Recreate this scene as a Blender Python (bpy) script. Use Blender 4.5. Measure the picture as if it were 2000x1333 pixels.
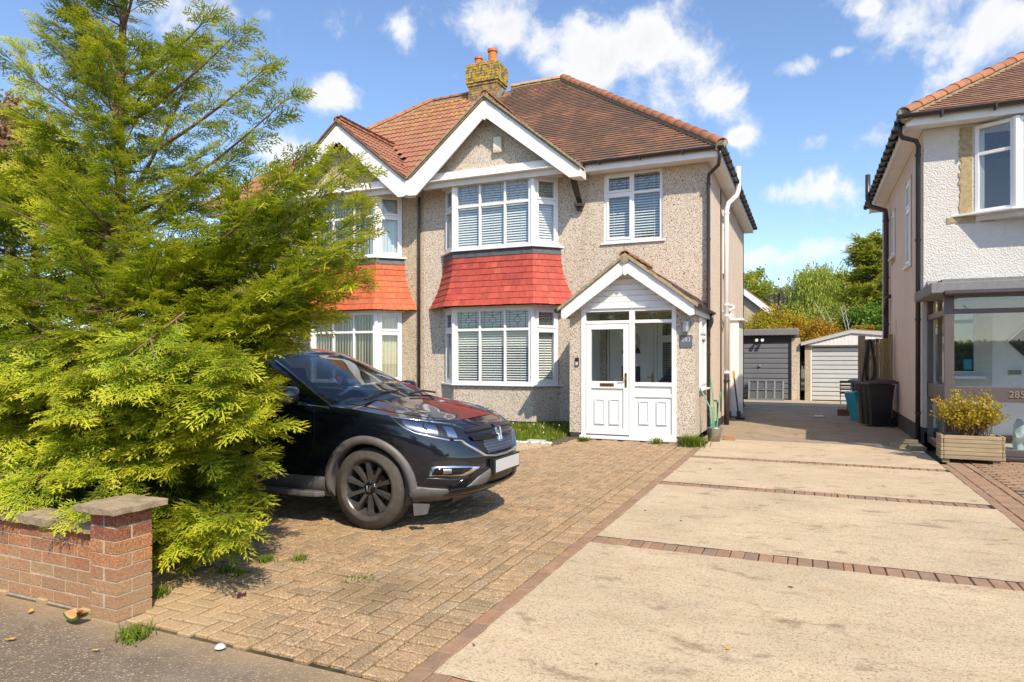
import bpy, bmesh, math, random
import numpy as np
from mathutils import Vector, Matrix
random.seed(7); RNG = np.random.default_rng(11)
for o in list(bpy.data.objects): bpy.data.objects.remove(o)
SC = bpy.context.scene; COL = SC.collection
# ------------------------------------------------------------------ camera
F = 1310.0; HY = 702.0; YAW = math.atan(577/1310); CAMH = 1.5
cd = bpy.data.cameras.new('camera'); cam = bpy.data.objects.new('camera', cd); COL.objects.link(cam)
cam.location = (0, 0, CAMH); cam.rotation_euler = (math.pi/2, 0, YAW)
cd.sensor_width = 36; cd.lens = F/2000*36; cd.shift_y = (HY-666.5)/2000
cd.clip_start = 0.05; cd.clip_end = 2000; SC.camera = cam
_S, _C = math.sin(YAW), math.cos(YAW)
def ray(px): t = (px-1000)/F; return (-_S+t*_C, _C+t*_S)
def G(px, py, z=0):            # a pixel to a point on the ground
    d = F*(CAMH-z)/(py-HY); a, b = ray(px); return Vector((a*d, b*d, z))
def onY(px, py, Y):            # a pixel to a point on a wall parallel to the street
    a, b = ray(px); d = Y/b; return Vector((a*d, Y, CAMH+(HY-py)/F*d))
# ------------------------------------------------------------------ sun, sky, exposure
AZ, EL = math.radians(43), math.radians(46)
sl = bpy.data.lights.new('sun', 'SUN'); so = bpy.data.objects.new('sun', sl); COL.objects.link(so)
sl.energy = 4.3; sl.angle = math.radians(0.55); sl.color = (1, 0.875, 0.71)
so.rotation_euler = Vector((-math.sin(AZ)*math.cos(EL), math.cos(AZ)*math.cos(EL), -math.sin(EL))).to_track_quat('-Z', 'Y').to_euler()
SC.view_settings.view_transform = 'Standard'; SC.view_settings.look = 'None'
SC.cycles.max_bounces = 8; SC.cycles.diffuse_bounces = 4; SC.cycles.transparent_max_bounces = 16; SC.cycles.caustics_reflective = False; SC.cycles.caustics_refractive = False
SC.view_settings.exposure = 0.52; SC.view_settings.gamma = 1
def lk(nt, a, b): nt.links.new(a, b)
def nd(nt, typ, ins=None, **at):
    n = nt.nodes.new('ShaderNode'+typ)
    for k, v in at.items(): setattr(n, k, v)
    for k, v in (ins or {}).items():
        s = n.inputs[k]
        if hasattr(v, 'is_output'): nt.links.new(v, s)
        else: s.default_value = v
    return n
def c4(c): return (c[0], c[1], c[2], 1)
def ramp(nt, fac, stops, interp='LINEAR'):
    n = nt.nodes.new('ShaderNodeValToRGB'); n.color_ramp.interpolation = interp
    el = n.color_ramp.elements
    while len(el) < len(stops): el.new(0.5)
    for e, (p, c) in zip(el, stops): e.position = p; e.color = c4(c) if len(c) == 3 else c
    nt.links.new(fac, n.inputs['Fac']); return n.outputs['Color']
def mixc(nt, f, a, b, mode='MIX'):
    n = nt.nodes.new('ShaderNodeMix'); n.data_type = 'RGBA'; n.blend_type = mode
    for i, v in ((0, f), (6, a), (7, b)):
        if hasattr(v, 'is_output'): nt.links.new(v, n.inputs[i])
        else: n.inputs[i].default_value = v if i == 0 else c4(v)
    return n.outputs[2]
def mth(nt, op, a, b=0.0, clamp=False):
    n = nt.nodes.new('ShaderNodeMath'); n.operation = op; n.use_clamp = clamp
    for i, v in ((0, a), (1, b)):
        if hasattr(v, 'is_output'): nt.links.new(v, n.inputs[i])
        else: n.inputs[i].default_value = v
    return n.outputs[0]
def mapr(nt, v, a, b, c=0.0, d=1.0, smooth=True):
    n = nt.nodes.new('ShaderNodeMapRange'); n.interpolation_type = 'SMOOTHSTEP' if smooth else 'LINEAR'
    nt.links.new(v, n.inputs[0])
    for i, x in ((1, a), (2, b), (3, c), (4, d)): n.inputs[i].default_value = x
    return n.outputs[0]
W = bpy.data.worlds.new('World'); SC.world = W; W.use_nodes = True
nt = W.node_tree; nt.nodes.clear()
sky = nd(nt, 'TexSky', sky_type='NISHITA', sun_disc=False)
sky.sun_elevation = EL; sky.sun_rotation = math.pi-AZ; sky.air_density = 1.0; sky.dust_density = 0.6; sky.ozone_density = 1.6; sky.altitude = 50
tc = nd(nt, 'TexCoord'); D = tc.outputs['Generated']
sep = nd(nt, 'SeparateXYZ', {0: D})
# cloud layer: noise laid out over the whole sky by direction
zc = mth(nt, 'ADD', mth(nt, 'MAXIMUM', sep.outputs[2], 0.0), 0.22)
cx = mth(nt, 'DIVIDE', sep.outputs[0], zc); cy = mth(nt, 'DIVIDE', sep.outputs[1], zc)
cv = nd(nt, 'CombineXYZ', {0: cx, 1: cy, 2: 0.0}).outputs[0]
n1 = nd(nt, 'TexNoise', {'Vector': D, 'Scale': 10.0, 'Detail': 14.0, 'Roughness': 0.60, 'Distortion': 0.2})
n2 = nd(nt, 'TexNoise', {'Vector': cv, 'Scale': 1.5, 'Detail': 4.0, 'Roughness': 0.5})
blobs = [(430,25,.075,.04),(790,70,.028,.034),(985,50,.05,.05),(1060,95,.05,.05),(1130,75,.07,.06),(1200,115,.13,.09),(1250,100,.10,.08),(1320,150,.085,.062),(1385,185,.045,.035),
 (650,190,.045,.032),(1718,120,.035,.04),(1800,40,.08,.055),(1900,70,.10,.06),(1570,280,.035,.02),(1705,272,.04,.024),(1440,270,.02,.013),
 (1555,370,.075,.03),(1490,505,.09,.02),(1640,495,.09,.022),(560,300,.06,.03),(1560,130,.03,.018),(1700,18,.02,.012),(1650,100,.02,.01)]
acc = None
for (px, py, sx, sy) in blobs:
    a, b = ray(px); v = Vector((a, b, (HY-py)/F)).normalized()
    h = math.hypot(v.x, v.y); R_ = Vector((v.y/h, -v.x/h, 0)); U_ = R_.cross(v)
    d1 = nd(nt, 'VectorMath', {0: D, 1: R_/sx}, operation='DOT_PRODUCT').outputs['Value']
    d2 = mth(nt, 'SUBTRACT', nd(nt, 'VectorMath', {0: D, 1: U_/sy}, operation='DOT_PRODUCT').outputs['Value'], 0.0)
    d3 = nd(nt, 'VectorMath', {0: D, 1: v}, operation='DOT_PRODUCT').outputs['Value']
    r2 = mth(nt, 'ADD', mth(nt, 'MULTIPLY', d1, d1), mth(nt, 'MULTIPLY', d2, d2))
    m = mth(nt, 'MULTIPLY', mth(nt, 'EXPONENT', mth(nt, 'MULTIPLY', r2, -0.9)), mth(nt, 'GREATER_THAN', d3, 0.0))
    acc = m if acc is None else mth(nt, 'MAXIMUM', acc, m)
back = mth(nt, 'MULTIPLY', mapr(nt, n2.outputs['Fac'], 0.52, 0.72), 0.45)
dens = mth(nt, 'ADD', mth(nt, 'MULTIPLY', acc, 0.60), mth(nt, 'MULTIPLY', back, 0.35))
dens = mth(nt, 'ADD', dens, mth(nt, 'MULTIPLY', mth(nt, 'SUBTRACT', n1.outputs['Fac'], 0.5), 2.0))
cl = mapr(nt, dens, 0.24, 0.66)
cl = mth(nt, 'MULTIPLY', cl, mapr(nt, sep.outputs[2], 0.0, 0.25, 0.45, 0.92))
n3 = nd(nt, 'TexNoise', {'Vector': D, 'Scale': 7.0, 'Detail': 5.0, 'Roughness': 0.55})
ccol = ramp(nt, mth(nt, 'ADD', mth(nt, 'MULTIPLY', dens, 0.5), mth(nt, 'MULTIPLY', n3.outputs['Fac'], 0.6)), [(0.38, (3.6, 3.9, 4.4)), (0.55, (4.9, 4.9, 4.9)), (0.72, (4.6, 4.6, 4.6)), (0.9, (3.5, 3.6, 3.75))])
skyc = mixc(nt, 1.0, sky.outputs[0], (0.90, 0.965, 1.06), 'MULTIPLY')
sc_ = mixc(nt, cl, skyc, ccol)
bg = nd(nt, 'Background', {'Color': sc_, 'Strength': 0.15})
wo = nd(nt, 'OutputWorld', {'Surface': bg.outputs[0]})
# ------------------------------------------------------------------ mesh building
class MB:
    def __init__(s): s.v = []; s.f = []; s.r = []
    def add(s, vs, fs, r=None):
        n = len(s.v); s.v += [tuple(p) for p in vs]; s.f += [tuple(i+n for i in q) for q in fs]
        s.r += [random.random() if r is None else r]*len(fs); return s
    def box(s, x0, x1, y0, y1, z0, z1, r=None):
        return s.add([(x0,y0,z0),(x1,y0,z0),(x1,y1,z0),(x0,y1,z0),(x0,y0,z1),(x1,y0,z1),(x1,y1,z1),(x0,y1,z1)],
                     [(0,3,2,1),(4,5,6,7),(0,1,5,4),(1,2,6,5),(2,3,7,6),(3,0,4,7)], r)
    def obox(s, O, U, N, u0, u1, z0, z1, n0, n1, r=None):   # box in a wall's own axes: U along, N outward
        O = Vector(O); U = Vector(U); N = Vector(N); Z = Vector((0,0,1)); p = []
        for z in (z0, z1):
            for (u, n) in ((u0,n0),(u1,n0),(u1,n1),(u0,n1)): p.append(O+U*u+N*n+Z*z)
        return s.add(p, [(0,3,2,1),(4,5,6,7),(0,1,5,4),(1,2,6,5),(2,3,7,6),(3,0,4,7)], r)
    def hexa(s, p, r=None):    # eight corners: bottom ring, top ring
        return s.add(p, [(0,3,2,1),(4,5,6,7),(0,1,5,4),(1,2,6,5),(2,3,7,6),(3,0,4,7)], r)
    def quad(s, a, b, c, d, r=None): return s.add([a,b,c,d], [(0,1,2,3)], r)
    def prism(s, poly, off, r=None):   # 3-D polygon pushed along a vector
        n = len(poly); off = Vector(off); P = [Vector(p) for p in poly]
        fs = [tuple(range(n-1,-1,-1)), tuple(range(n,2*n))]+[(i,(i+1)%n,n+(i+1)%n,n+i) for i in range(n)]
        return s.add(P+[p+off for p in P], fs, r)
    def tube(s, pts, rad, n=8, r=None, cap=True):
        P = [Vector(p) for p in pts]; m = len(P); rr = rad if hasattr(rad, '__len__') else [rad]*m
        vs = []; up = None
        for i in range(m):
            t = (P[min(i+1,m-1)]-P[max(i-1,0)]).normalized()
            if up is None: up = t.orthogonal().normalized()
            else:
                up = up-t*up.dot(t); up = up.normalized() if up.length > 1e-6 else t.orthogonal().normalized()
            b = t.cross(up)
            for k in range(n):
                a = 2*math.pi*k/n; vs.append(P[i]+(up*math.cos(a)+b*math.sin(a))*rr[i])
        fs = [(i*n+k, i*n+(k+1)%n, (i+1)*n+(k+1)%n, (i+1)*n+k) for i in range(m-1) for k in range(n)]
        if cap: fs += [tuple(range(n-1,-1,-1)), tuple(range((m-1)*n, m*n))]
        return s.add(vs, fs, r)
    def lathe(s, prof, c, axis='Z', n=24, r=None):   # prof: (radius, height) along the axis
        vs = []; c = Vector(c)
        for (q, h) in prof:
            for k in range(n):
                a = 2*math.pi*k/n; x, y = q*math.cos(a), q*math.sin(a)
                vs.append(c+Vector({'Z':(x,y,h),'Y':(x,h,y),'X':(h,x,y)}[axis]))
        m = len(prof)
        return s.add(vs, [(i*n+k, i*n+(k+1)%n, (i+1)*n+(k+1)%n, (i+1)*n+k) for i in range(m-1) for k in range(n)], r)
    def grid(s, P, r=None):
        a, b = len(P), len(P[0])
        return s.add([p for row in P for p in row], [(i*b+j, i*b+j+1, (i+1)*b+j+1, (i+1)*b+j) for i in range(a-1) for j in range(b-1)], r)
    def mesh(s, name):
        me = bpy.data.meshes.new(name); me.from_pydata(s.v, [], s.f)
        if s.r:
            at = me.attributes.new('rnd', 'FLOAT', 'FACE'); at.data.foreach_set('value', np.array(s.r, dtype=np.float32))
        me.update(); return me
    def build(s, name, m, parent=None, smooth=False, bevel=0, fix=False, weld=False):
        me = s.mesh(name)
        if weld or fix:
            bm = bmesh.new(); bm.from_mesh(me)
            if weld: bmesh.ops.remove_doubles(bm, verts=bm.verts, dist=1e-4)
            bmesh.ops.recalc_face_normals(bm, faces=bm.faces); bm.to_mesh(me); bm.free()
        return link(name, me, m, parent, smooth, bevel)
def link(name, me, m, parent=None, smooth=False, bevel=0):
    if m is not None and not me.materials: me.materials.append(m)
    if smooth: me.polygons.foreach_set('use_smooth', np.ones(len(me.polygons), dtype=bool))
    o = bpy.data.objects.new(name, me); COL.objects.link(o); par(o, parent)
    if bevel:
        b = o.modifiers.new('bevel', 'BEVEL'); b.width = bevel; b.segments = 2; b.limit_method = 'ANGLE'; b.angle_limit = 0.6
    return o
ROOT = {}
def par(o, p):
    if p is None: return
    o.parent = p; t = p.location if p.parent is None else Vector((0,0,0))
    if o.type == 'EMPTY' or o.location.length < 1e-9: o.matrix_parent_inverse = Matrix.Translation(-t)
def piece(name, me, m, parent, M4):     # one small piece that shares its mesh; M4 is its place in the world
    if m is not None and not me.materials: me.materials.append(m)
    o = bpy.data.objects.new(name, me); COL.objects.link(o); o.parent = parent
    t = parent.location if parent.parent is None else Vector((0,0,0))
    o.matrix_parent_inverse = Matrix.Translation(-t); o.matrix_basis = M4; return o
def tag(o, label=None, cat=None, group=None, kind=None):
    for k, v in (('label',label),('category',cat),('group',group),('kind',kind)):
        if v: o[k] = v
    return o
def thing(name, label, cat, loc=(0,0,0), group=None):
    o = bpy.data.objects.new(name, None); COL.objects.link(o); o.location = loc; o.empty_display_size = 0.2
    return tag(o, label, cat, group)
def struct(o): o['kind'] = 'structure'; return o
def frame(c, X, Y, Z): # matrix from an origin and three axes
    X, Y, Z = Vector(X).normalized(), Vector(Y).normalized(), Vector(Z).normalized()
    M4 = Matrix.Identity(4)
    for i, a in enumerate((X, Y, Z)):
        for j in range(3): M4[j][i] = a[j]
    for j in range(3): M4[j][3] = c[j]
    return M4
def text_mesh(s, size, depth):
    cu = bpy.data.curves.new('t', 'FONT'); cu.body = s; cu.size = size; cu.extrude = depth; cu.align_x = 'CENTER'; cu.align_y = 'CENTER'
    ob = bpy.data.objects.new('t', cu); COL.objects.link(ob)
    dg = bpy.context.evaluated_depsgraph_get(); me = bpy.data.meshes.new_from_object(ob.evaluated_get(dg))
    bpy.data.objects.remove(ob); return me
# ------------------------------------------------------------------ materials
MT = {}
def newmat(name):
    m = bpy.data.materials.new(name); m.use_nodes = True; nt = m.node_tree
    MT[name] = m; return m, nt, nt.nodes['Principled BSDF']
def pos(nt): return nd(nt, 'NewGeometry').outputs['Position']
def noise(nt, scale, detail=4, rough=0.55, vec=None, dist=0.0):
    return nd(nt, 'TexNoise', {'Vector': vec if vec is not None else pos(nt), 'Scale': scale, 'Detail': float(detail), 'Roughness': rough, 'Distortion': dist}).outputs['Fac']
def bump(nt, b, h, strength=0.3, dist=0.01):
    n = nd(nt, 'Bump', {'Height': h, 'Strength': strength, 'Distance': dist}); lk(nt, n.outputs[0], b.inputs['Normal'])
def scaled(nt, sx, sy, sz, vec=None):
    return nd(nt, 'VectorMath', {0: vec if vec is not None else pos(nt), 1: (sx, sy, sz)}, operation='MULTIPLY').outputs[0]
def rnd(nt, objs=False):
    return nd(nt, 'ObjectInfo').outputs['Random'] if objs else nd(nt, 'Attribute', attribute_name='rnd').outputs['Fac']
def simple(name, col, rough=0.5, var=0.12, sc=6.0, bmp=0.0, bsc=60.0, metal=0.0, spec=0.5, dirt=0.0, coat=0.0):
    m, nt, b = newmat(name)
    n = noise(nt, sc, 6, 0.6)
    lo = tuple(x*(1-var) for x in col); hi = tuple(min(1, x*(1+var)) for x in col)
    c = ramp(nt, n, [(0.3, lo), (0.7, hi)])
    if dirt:
        d = mapr(nt, noise(nt, 2.2, 8, 0.7), 0.52, 0.75)
        c = mixc(nt, mth(nt, 'MULTIPLY', d, dirt), c, tuple(x*0.45 for x in (col[0], col[1]*.95, col[2]*.85)))
    lk(nt, c, b.inputs['Base Color']); b.inputs['Roughness'].default_value = rough; b.inputs['Metallic'].default_value = metal
    b.inputs['Specular IOR Level'].default_value = spec; b.inputs['Coat Weight'].default_value = coat
    if bmp: bump(nt, b, noise(nt, bsc, 5), bmp, 0.006)
    return m
simple('upvc', (.80,.80,.79), .28, .03, 3); simple('white_paint', (.76,.75,.73), .5, .05, 4, .15, 40, dirt=.22)
simple('white_board', (.82,.81,.80), .4, .03, 5, dirt=.06)
simple('black_plastic', (.022,.021,.022), .38, .15, 8); simple('brown_pvc', (.045,.036,.036), .35, .12, 8)
simple('grey_pipe', (.50,.49,.48), .4, .06, 6); simple('lead', (.075,.078,.085), .55, .3, 9, .4, 30)
simple('brass', (.62,.40,.10), .28, .1, 20, metal=1); simple('chrome', (.80,.80,.80), .12, .02, 8, metal=1)
simple('zinc', (.45,.47,.48), .38, .2, 18, metal=.8); simple('green_cane', (.13,.38,.24), .5, .15, 20)
simple('dark_grey', (.07,.075,.085), .45, .1, 9); simple('grey_metal', (.26,.26,.27), .4, .1, 12, metal=.5)
simple('plinth', (.045,.042,.04), .8, .3, 12, .5, 50); simple('brown_timber', (.055,.036,.026), .55, .3, 30)
simple('slate', (.11,.125,.15), .5, .12, 14); simple('interior', (.42,.40,.37), .9, .05, 2)
simple('blind_white', (.84,.83,.80), .5, .04, 5); simple('blind_cream', (.66,.60,.42), .7, .08, 9); simple('blind_teal', (.62,.66,.66), .7, .06, 9)
simple('terracotta', (.55,.17,.045), .75, .2, 9, .3, 40); simple('mortar', (.45,.375,.265), .9, .2, 30, .5, 90)
simple('yellow_mortar', (.36,.28,.15), .9, .3, 14, .7, 60); simple('soil', (.10,.072,.045), .95, .3, 14, .9, 50)
simple('blue_plastic', (.01,.28,.42), .42, .08, 6); simple('bin_blue', (.02,.10,.30), .42, .1, 6); simple('bin_black', (.028,.027,.028), .42, .2, 5, .1, 30)
simple('bin_lid', (.085,.05,.045), .6, .25, 9, dirt=.3); simple('rubber', (.018,.018,.018), .75, .2, 30)
simple('taupe', (.10,.080,.075), .42, .12, 5, .1, 60); simple('grey_felt', (.20,.195,.195), .9, .15, 20, .5, 120)
simple('stone_white', (.60,.56,.51), .8, .1, 30, .3, 80); simple('teal_cushion', (.55,.68,.66), .85, .25, 9)
simple('melon_rind', (.06,.14,.015), .4, .5, 60); simple('melon_flesh', (.66,.30,.12), .5, .35, 25)
simple('leaf_yellow', (.50,.33,.05), .7, .3, 60); simple('purple_leaf', (.10,.03,.055), .7, .4, 60); simple('number_bronze', (.50,.36,.27), .35, .1, 20, metal=.7)
simple('garage_dark', (.16,.165,.18), .42, .05, 2, dirt=.1); simple('garage_pale', (.60,.62,.62), .45, .04, 2, dirt=.15)
simple('alarm_cream', (.72,.68,.52), .4, .05, 8); simple('coping', (.29,.225,.14), .92, .25, 16, .8, 70, dirt=.35)
simple('hose', (.020,.018,.017), .55, .2, 20); simple('grey_door_panel', (.68,.68,.67), .35, .03, 4)
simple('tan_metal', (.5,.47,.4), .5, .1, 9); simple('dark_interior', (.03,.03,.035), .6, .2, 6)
simple('roof_edge', (.30,.25,.155), .95, .4, 22, .9, 45, dirt=.5)
def glassmat(name, tint, base=0.02, rough=0.01, k=1.15):
    m, nt, b = newmat(name); nt.nodes.remove(b)
    g = nd(nt, 'BsdfGlossy', {'Color': (1,1,1,1), 'Roughness': rough}); t = nd(nt, 'BsdfTransparent', {'Color': c4(tint)})
    fr = mth(nt, 'ADD', mth(nt, 'MULTIPLY', mth(nt, 'POWER', nd(nt, 'LayerWeight', {'Blend': .5}).outputs['Facing'], 5.0), .95), .045)
    f = mth(nt, 'ADD', mth(nt, 'MULTIPLY', fr, k), base, True)
    mx = nd(nt, 'MixShader', {0: f, 1: t.outputs[0], 2: g.outputs[0]})
    lk(nt, mx.outputs[0], nt.nodes['Material Output'].inputs['Surface']); return m
glassmat('glass', (.93,.96,.96), .015); glassmat('car_glass', (.55,.68,.74), .05); glassmat('lamp_glass', (.95,.97,1), .0, k=.7); glassmat('tinted', (.10,.11,.12), .06)
def pebble(name, cols, scale=60, big=.2, warm=(.75,.66,.5)):
    m, nt, b = newmat(name); P = pos(nt)
    w = nd(nt, 'TexNoise', {'Vector': P, 'Scale': 30.0, 'Detail': 2.0}).outputs['Color']
    pv = mixc(nt, .012, (0,0,0), w, 'ADD'); vv = nd(nt, 'VectorMath', {0: P, 1: pv}, operation='ADD').outputs[0]
    vo = nd(nt, 'TexVoronoi', {'Vector': vv, 'Scale': float(scale), 'Randomness': 1.0})
    r = nd(nt, 'SeparateColor', {0: vo.outputs['Color']}).outputs[0]
    c = ramp(nt, r, cols, 'CONSTANT')
    c = mixc(nt, mapr(nt, vo.outputs['Distance'], .3, .85, 0, .55), c, (.22,.18,.135))
    c = mixc(nt, mth(nt, 'MULTIPLY', mapr(nt, noise(nt, .9, 5), .35, .7), big), c, warm, 'MULTIPLY')
    st = mapr(nt, noise(nt, 2.4, 6, .65, scaled(nt, 2.2, 2.2, .22)), .52, .74, 0, .32)
    c = mixc(nt, st, c, (.62,.52,.40), 'MULTIPLY')
    lk(nt, c, b.inputs['Base Color']); b.inputs['Roughness'].default_value = .9
    bump(nt, b, mth(nt, 'SUBTRACT', 1.0, vo.outputs['Distance']), .7, .012); return m
pebble('pebbledash', [(0,(.64,.56,.455)),(.30,(.75,.68,.58)),(.52,(.58,.48,.36)),(.66,(.44,.33,.225)),(.74,(.69,.61,.51)),(.94,(.22,.17,.13))])
pebble('pebbledash_tan', [(0,(.58,.47,.33)),(.30,(.66,.56,.42)),(.52,(.48,.36,.22)),(.70,(.34,.23,.13)),(.78,(.60,.50,.36)),(.95,(.16,.12,.09))])
pebble('pebble_smooth', [(0,(.84,.70,.56)),(.35,(.88,.75,.61)),(.6,(.76,.61,.47)),(.8,(.66,.51,.38)),(.9,(.88,.77,.65))], 60)
pebble('gravel_tan', [(0,(.50,.36,.18)),(.3,(.60,.48,.28)),(.6,(.42,.30,.15)),(.85,(.65,.56,.42))], 36)
def roughcast(name, col, stain=0.0):
    m, nt, b = newmat(name); n = noise(nt, 42, 5, .6); big = noise(nt, 1.3, 5, .65)
    c = ramp(nt, big, [(.3, tuple(x*.88 for x in col)), (.7, col)])
    st = mapr(nt, noise(nt, 2.0, 6, .7, scaled(nt, 1.6, 1.6, .35)), .60, .78)
    c = mixc(nt, mth(nt, 'MULTIPLY', st, stain), c, (.42,.33,.17))
    lk(nt, c, b.inputs['Base Color']); b.inputs['Roughness'].default_value = .88
    bump(nt, b, n, 1.0, .04); return m
roughcast('roughcast', (.76,.73,.68), .4); roughcast('render_pink', (.82,.71,.62), .10)
def brickmat(name, stops, objs=True, speck=.3, lichen=0.0, wear=0.0, bsc=70, scum=None, rough=.88, bst=.8):
    m, nt, b = newmat(name); r = rnd(nt, objs); P = pos(nt)
    c = ramp(nt, r, stops)
    c = mixc(nt, speck, c, ramp(nt, noise(nt, 95, 3, .75), [(.32,(.22,.19,.16)),(.5,(.72,.70,.66)),(.66,(1.75,1.68,1.55))]), 'MULTIPLY') if speck else c
    c = mixc(nt, .55, c, ramp(nt, noise(nt, 9, 5, .65), [(.3,(.62,.6,.58)),(.7,(1.25,1.22,1.2))]), 'MULTIPLY')
    if wear: c = mixc(nt, mth(nt, 'MULTIPLY', mapr(nt, noise(nt, 3.2, 6, .65), .48, .66), wear), c, (.20,.155,.11))
    if lichen:
        l = mapr(nt, noise(nt, 9, 7, .7), .47, .53); z = nd(nt, 'SeparateXYZ', {0: P}).outputs[2]
        l = mth(nt, 'MULTIPLY', l, mapr(nt, z, 9.0, 9.75, 0.0 if lichen < 1 else .2, lichen))
        c = mixc(nt, l, c, ramp(nt, noise(nt, 45, 3), [(.35,(.40,.27,.015)),(.65,(.62,.44,.03))]))
    if scum: c = scum(nt, c, P)
    lk(nt, c, b.inputs['Base Color']); b.inputs['Roughness'].default_value = rough
    bump(nt, b, noise(nt, bsc, 5, .65), bst, .008); return m
RED = [(0,(.36,.11,.045)),(.25,(.48,.18,.065)),(.45,(.54,.25,.09)),(.65,(.26,.085,.05)),(.85,(.46,.21,.085)),(1,(.40,.23,.12))]
def dusty(nt, c, P):
    z = nd(nt, 'SeparateXYZ', {0: P}).outputs[2]
    f = mth(nt, 'MULTIPLY', mapr(nt, mth(nt, 'ADD', z, mth(nt, 'MULTIPLY', noise(nt, 3.5, 4), .5)), .35, .8, .85, .05), .75)
    return mixc(nt, f, c, (.38,.265,.15))
brickmat('red_brick', RED, True, .8, scum=dusty, bsc=45, bst=1.0, wear=.3)
brickmat('chimney_brick', [(0,(.20,.13,.09)),(.5,(.27,.19,.14)),(1,(.16,.11,.085))], True, .3, lichen=1.0)
PAV = [(0,(.37,.26,.145)),(.25,(.46,.325,.185)),(.5,(.33,.245,.145)),(.75,(.48,.33,.185)),(1,(.41,.32,.205))]
def sandy(nt, c, P):
    s = nd(nt, 'SeparateXYZ', {0: P}); x, y = s.outputs[0], s.outputs[1]
    n = noise(nt, 1.5, 6, .65)
    e = mth(nt, 'ADD', mth(nt, 'MULTIPLY', x, -1.0), mth(nt, 'MULTIPLY', y, -.9))
    f = mapr(nt, mth(nt, 'ADD', e, mth(nt, 'MULTIPLY', n, 1.6)), .60, 1.75, 0, .80)
    f = mth(nt, 'MULTIPLY', f, mapr(nt, y, 2.6, 4.1, 1, 0))
    c = mixc(nt, mth(nt, 'MULTIPLY', f, .75), c, (.50,.36,.19))
    g = mapr(nt, noise(nt, 2.6, 6, .7), .60, .74, 0, .35)
    c = mixc(nt, g, c, (.13,.105,.05))
    k = nd(nt, 'VectorMath', {0: P, 1: (-2.55, 3.62, 0)}, operation='DISTANCE').outputs['Value']
    k = mapr(nt, mth(nt, 'ADD', k, mth(nt, 'MULTIPLY', noise(nt, 6, 5, .7), .5)), .30, .75, .38, 0)
    return mixc(nt, k, c, (.085,.07,.035))
for o_ in (True, False):
    brickmat('paver'+('_one' if o_ else ''), PAV, o_, .75, scum=sandy, bsc=120, bst=.6)
    brickmat('paver_red'+('_one' if o_ else ''), [(0,(.30,.195,.12)),(.3,(.36,.225,.135)),(.6,(.27,.18,.115)),(.8,(.37,.205,.11)),(1,(.27,.195,.13))], o_, .3, wear=.25, bsc=120, bst=.4)
brickmat('tile_red', [(0,(.34,.050,.034)),(.4,(.46,.075,.045)),(.8,(.40,.055,.037)),(1,(.52,.10,.06))], True, .12, bst=.25, rough=.7)
brickmat('tile_orange', [(0,(.52,.10,.028)),(.5,(.58,.125,.035)),(.97,(.50,.09,.025)),(1,(.5,.36,.2))], True, .12, bst=.25, rough=.7, wear=.25)
def streak(nt, c, P):
    f = mapr(nt, noise(nt, 2.0, 6, .6, scaled(nt, 1.5, .5, .5)), .46, .64, 0, .8)
    c = mixc(nt, mth(nt, 'MULTIPLY', f, .6), c, (.40,.175,.09))
    f2 = mapr(nt, noise(nt, .7, 5, .6), .38, .6, 0, .75); c = mixc(nt, f2, c, (.105,.068,.05))
    s = nd(nt, 'SeparateXYZ', {0: P}); z = s.outputs[2]
    l = mth(nt, 'MULTIPLY', mapr(nt, noise(nt, 6, 7, .72), .56, .63), mapr(nt, z, 8.3, 9.3, 0, .95))
    return mixc(nt, l, c, (.52,.36,.05))
brickmat('tile_plain', [(0,(.19,.10,.062)),(.4,(.25,.13,.078)),(.8,(.17,.092,.06)),(.93,(.38,.17,.09)),(1,(.30,.16,.095))], False, .15, scum=streak, bst=.5)
def lich2(nt, c, P):
    z = nd(nt, 'SeparateXYZ', {0: P}).outputs[2]
    l = mth(nt, 'MULTIPLY', mapr(nt, noise(nt, 7, 7, .72), .52, .60), mapr(nt, z, 7.2, 9.3, .12, 1.0))
    c = mixc(nt, mapr(nt, noise(nt, 1.1, 5, .6), .45, .7, 0, .5), c, (.30,.19,.11))
    return mixc(nt, l, c, (.46,.31,.03))
brickmat('tile_concrete', [(0,(.30,.125,.075)),(.5,(.34,.145,.088)),(1,(.27,.11,.068))], True, .2, scum=lich2, bst=.4)
brickmat('tile_white_house', [(0,(.30,.15,.095)),(.4,(.36,.18,.11)),(.7,(.25,.13,.09)),(1,(.40,.21,.13))], False, .15, wear=.4, bst=.5)
brickmat('ridge_orange', [(0,(.38,.145,.065)),(.5,(.44,.18,.08)),(1,(.33,.13,.06))], True, .2, wear=.45, bst=.4)
brickmat('ridge_pink', [(0,(.42,.20,.13)),(.5,(.47,.24,.16)),(1,(.38,.17,.11))], True, .2, lichen=.6, bst=.4)
def joint():
    m, nt, b = newmat('joint_sand'); c = ramp(nt, noise(nt, 5, 6, .7), [(.35,(.036,.024,.012)),(.5,(.032,.026,.010)),(.64,(.062,.060,.010)),(.78,(.05,.034,.017))])
    lk(nt, mixc(nt, .2, c, sandy(nt, c, pos(nt))), b.inputs['Base Color']); b.inputs['Roughness'].default_value = .95; bump(nt, b, noise(nt, 80, 4), .8, .008)
joint()
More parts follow.
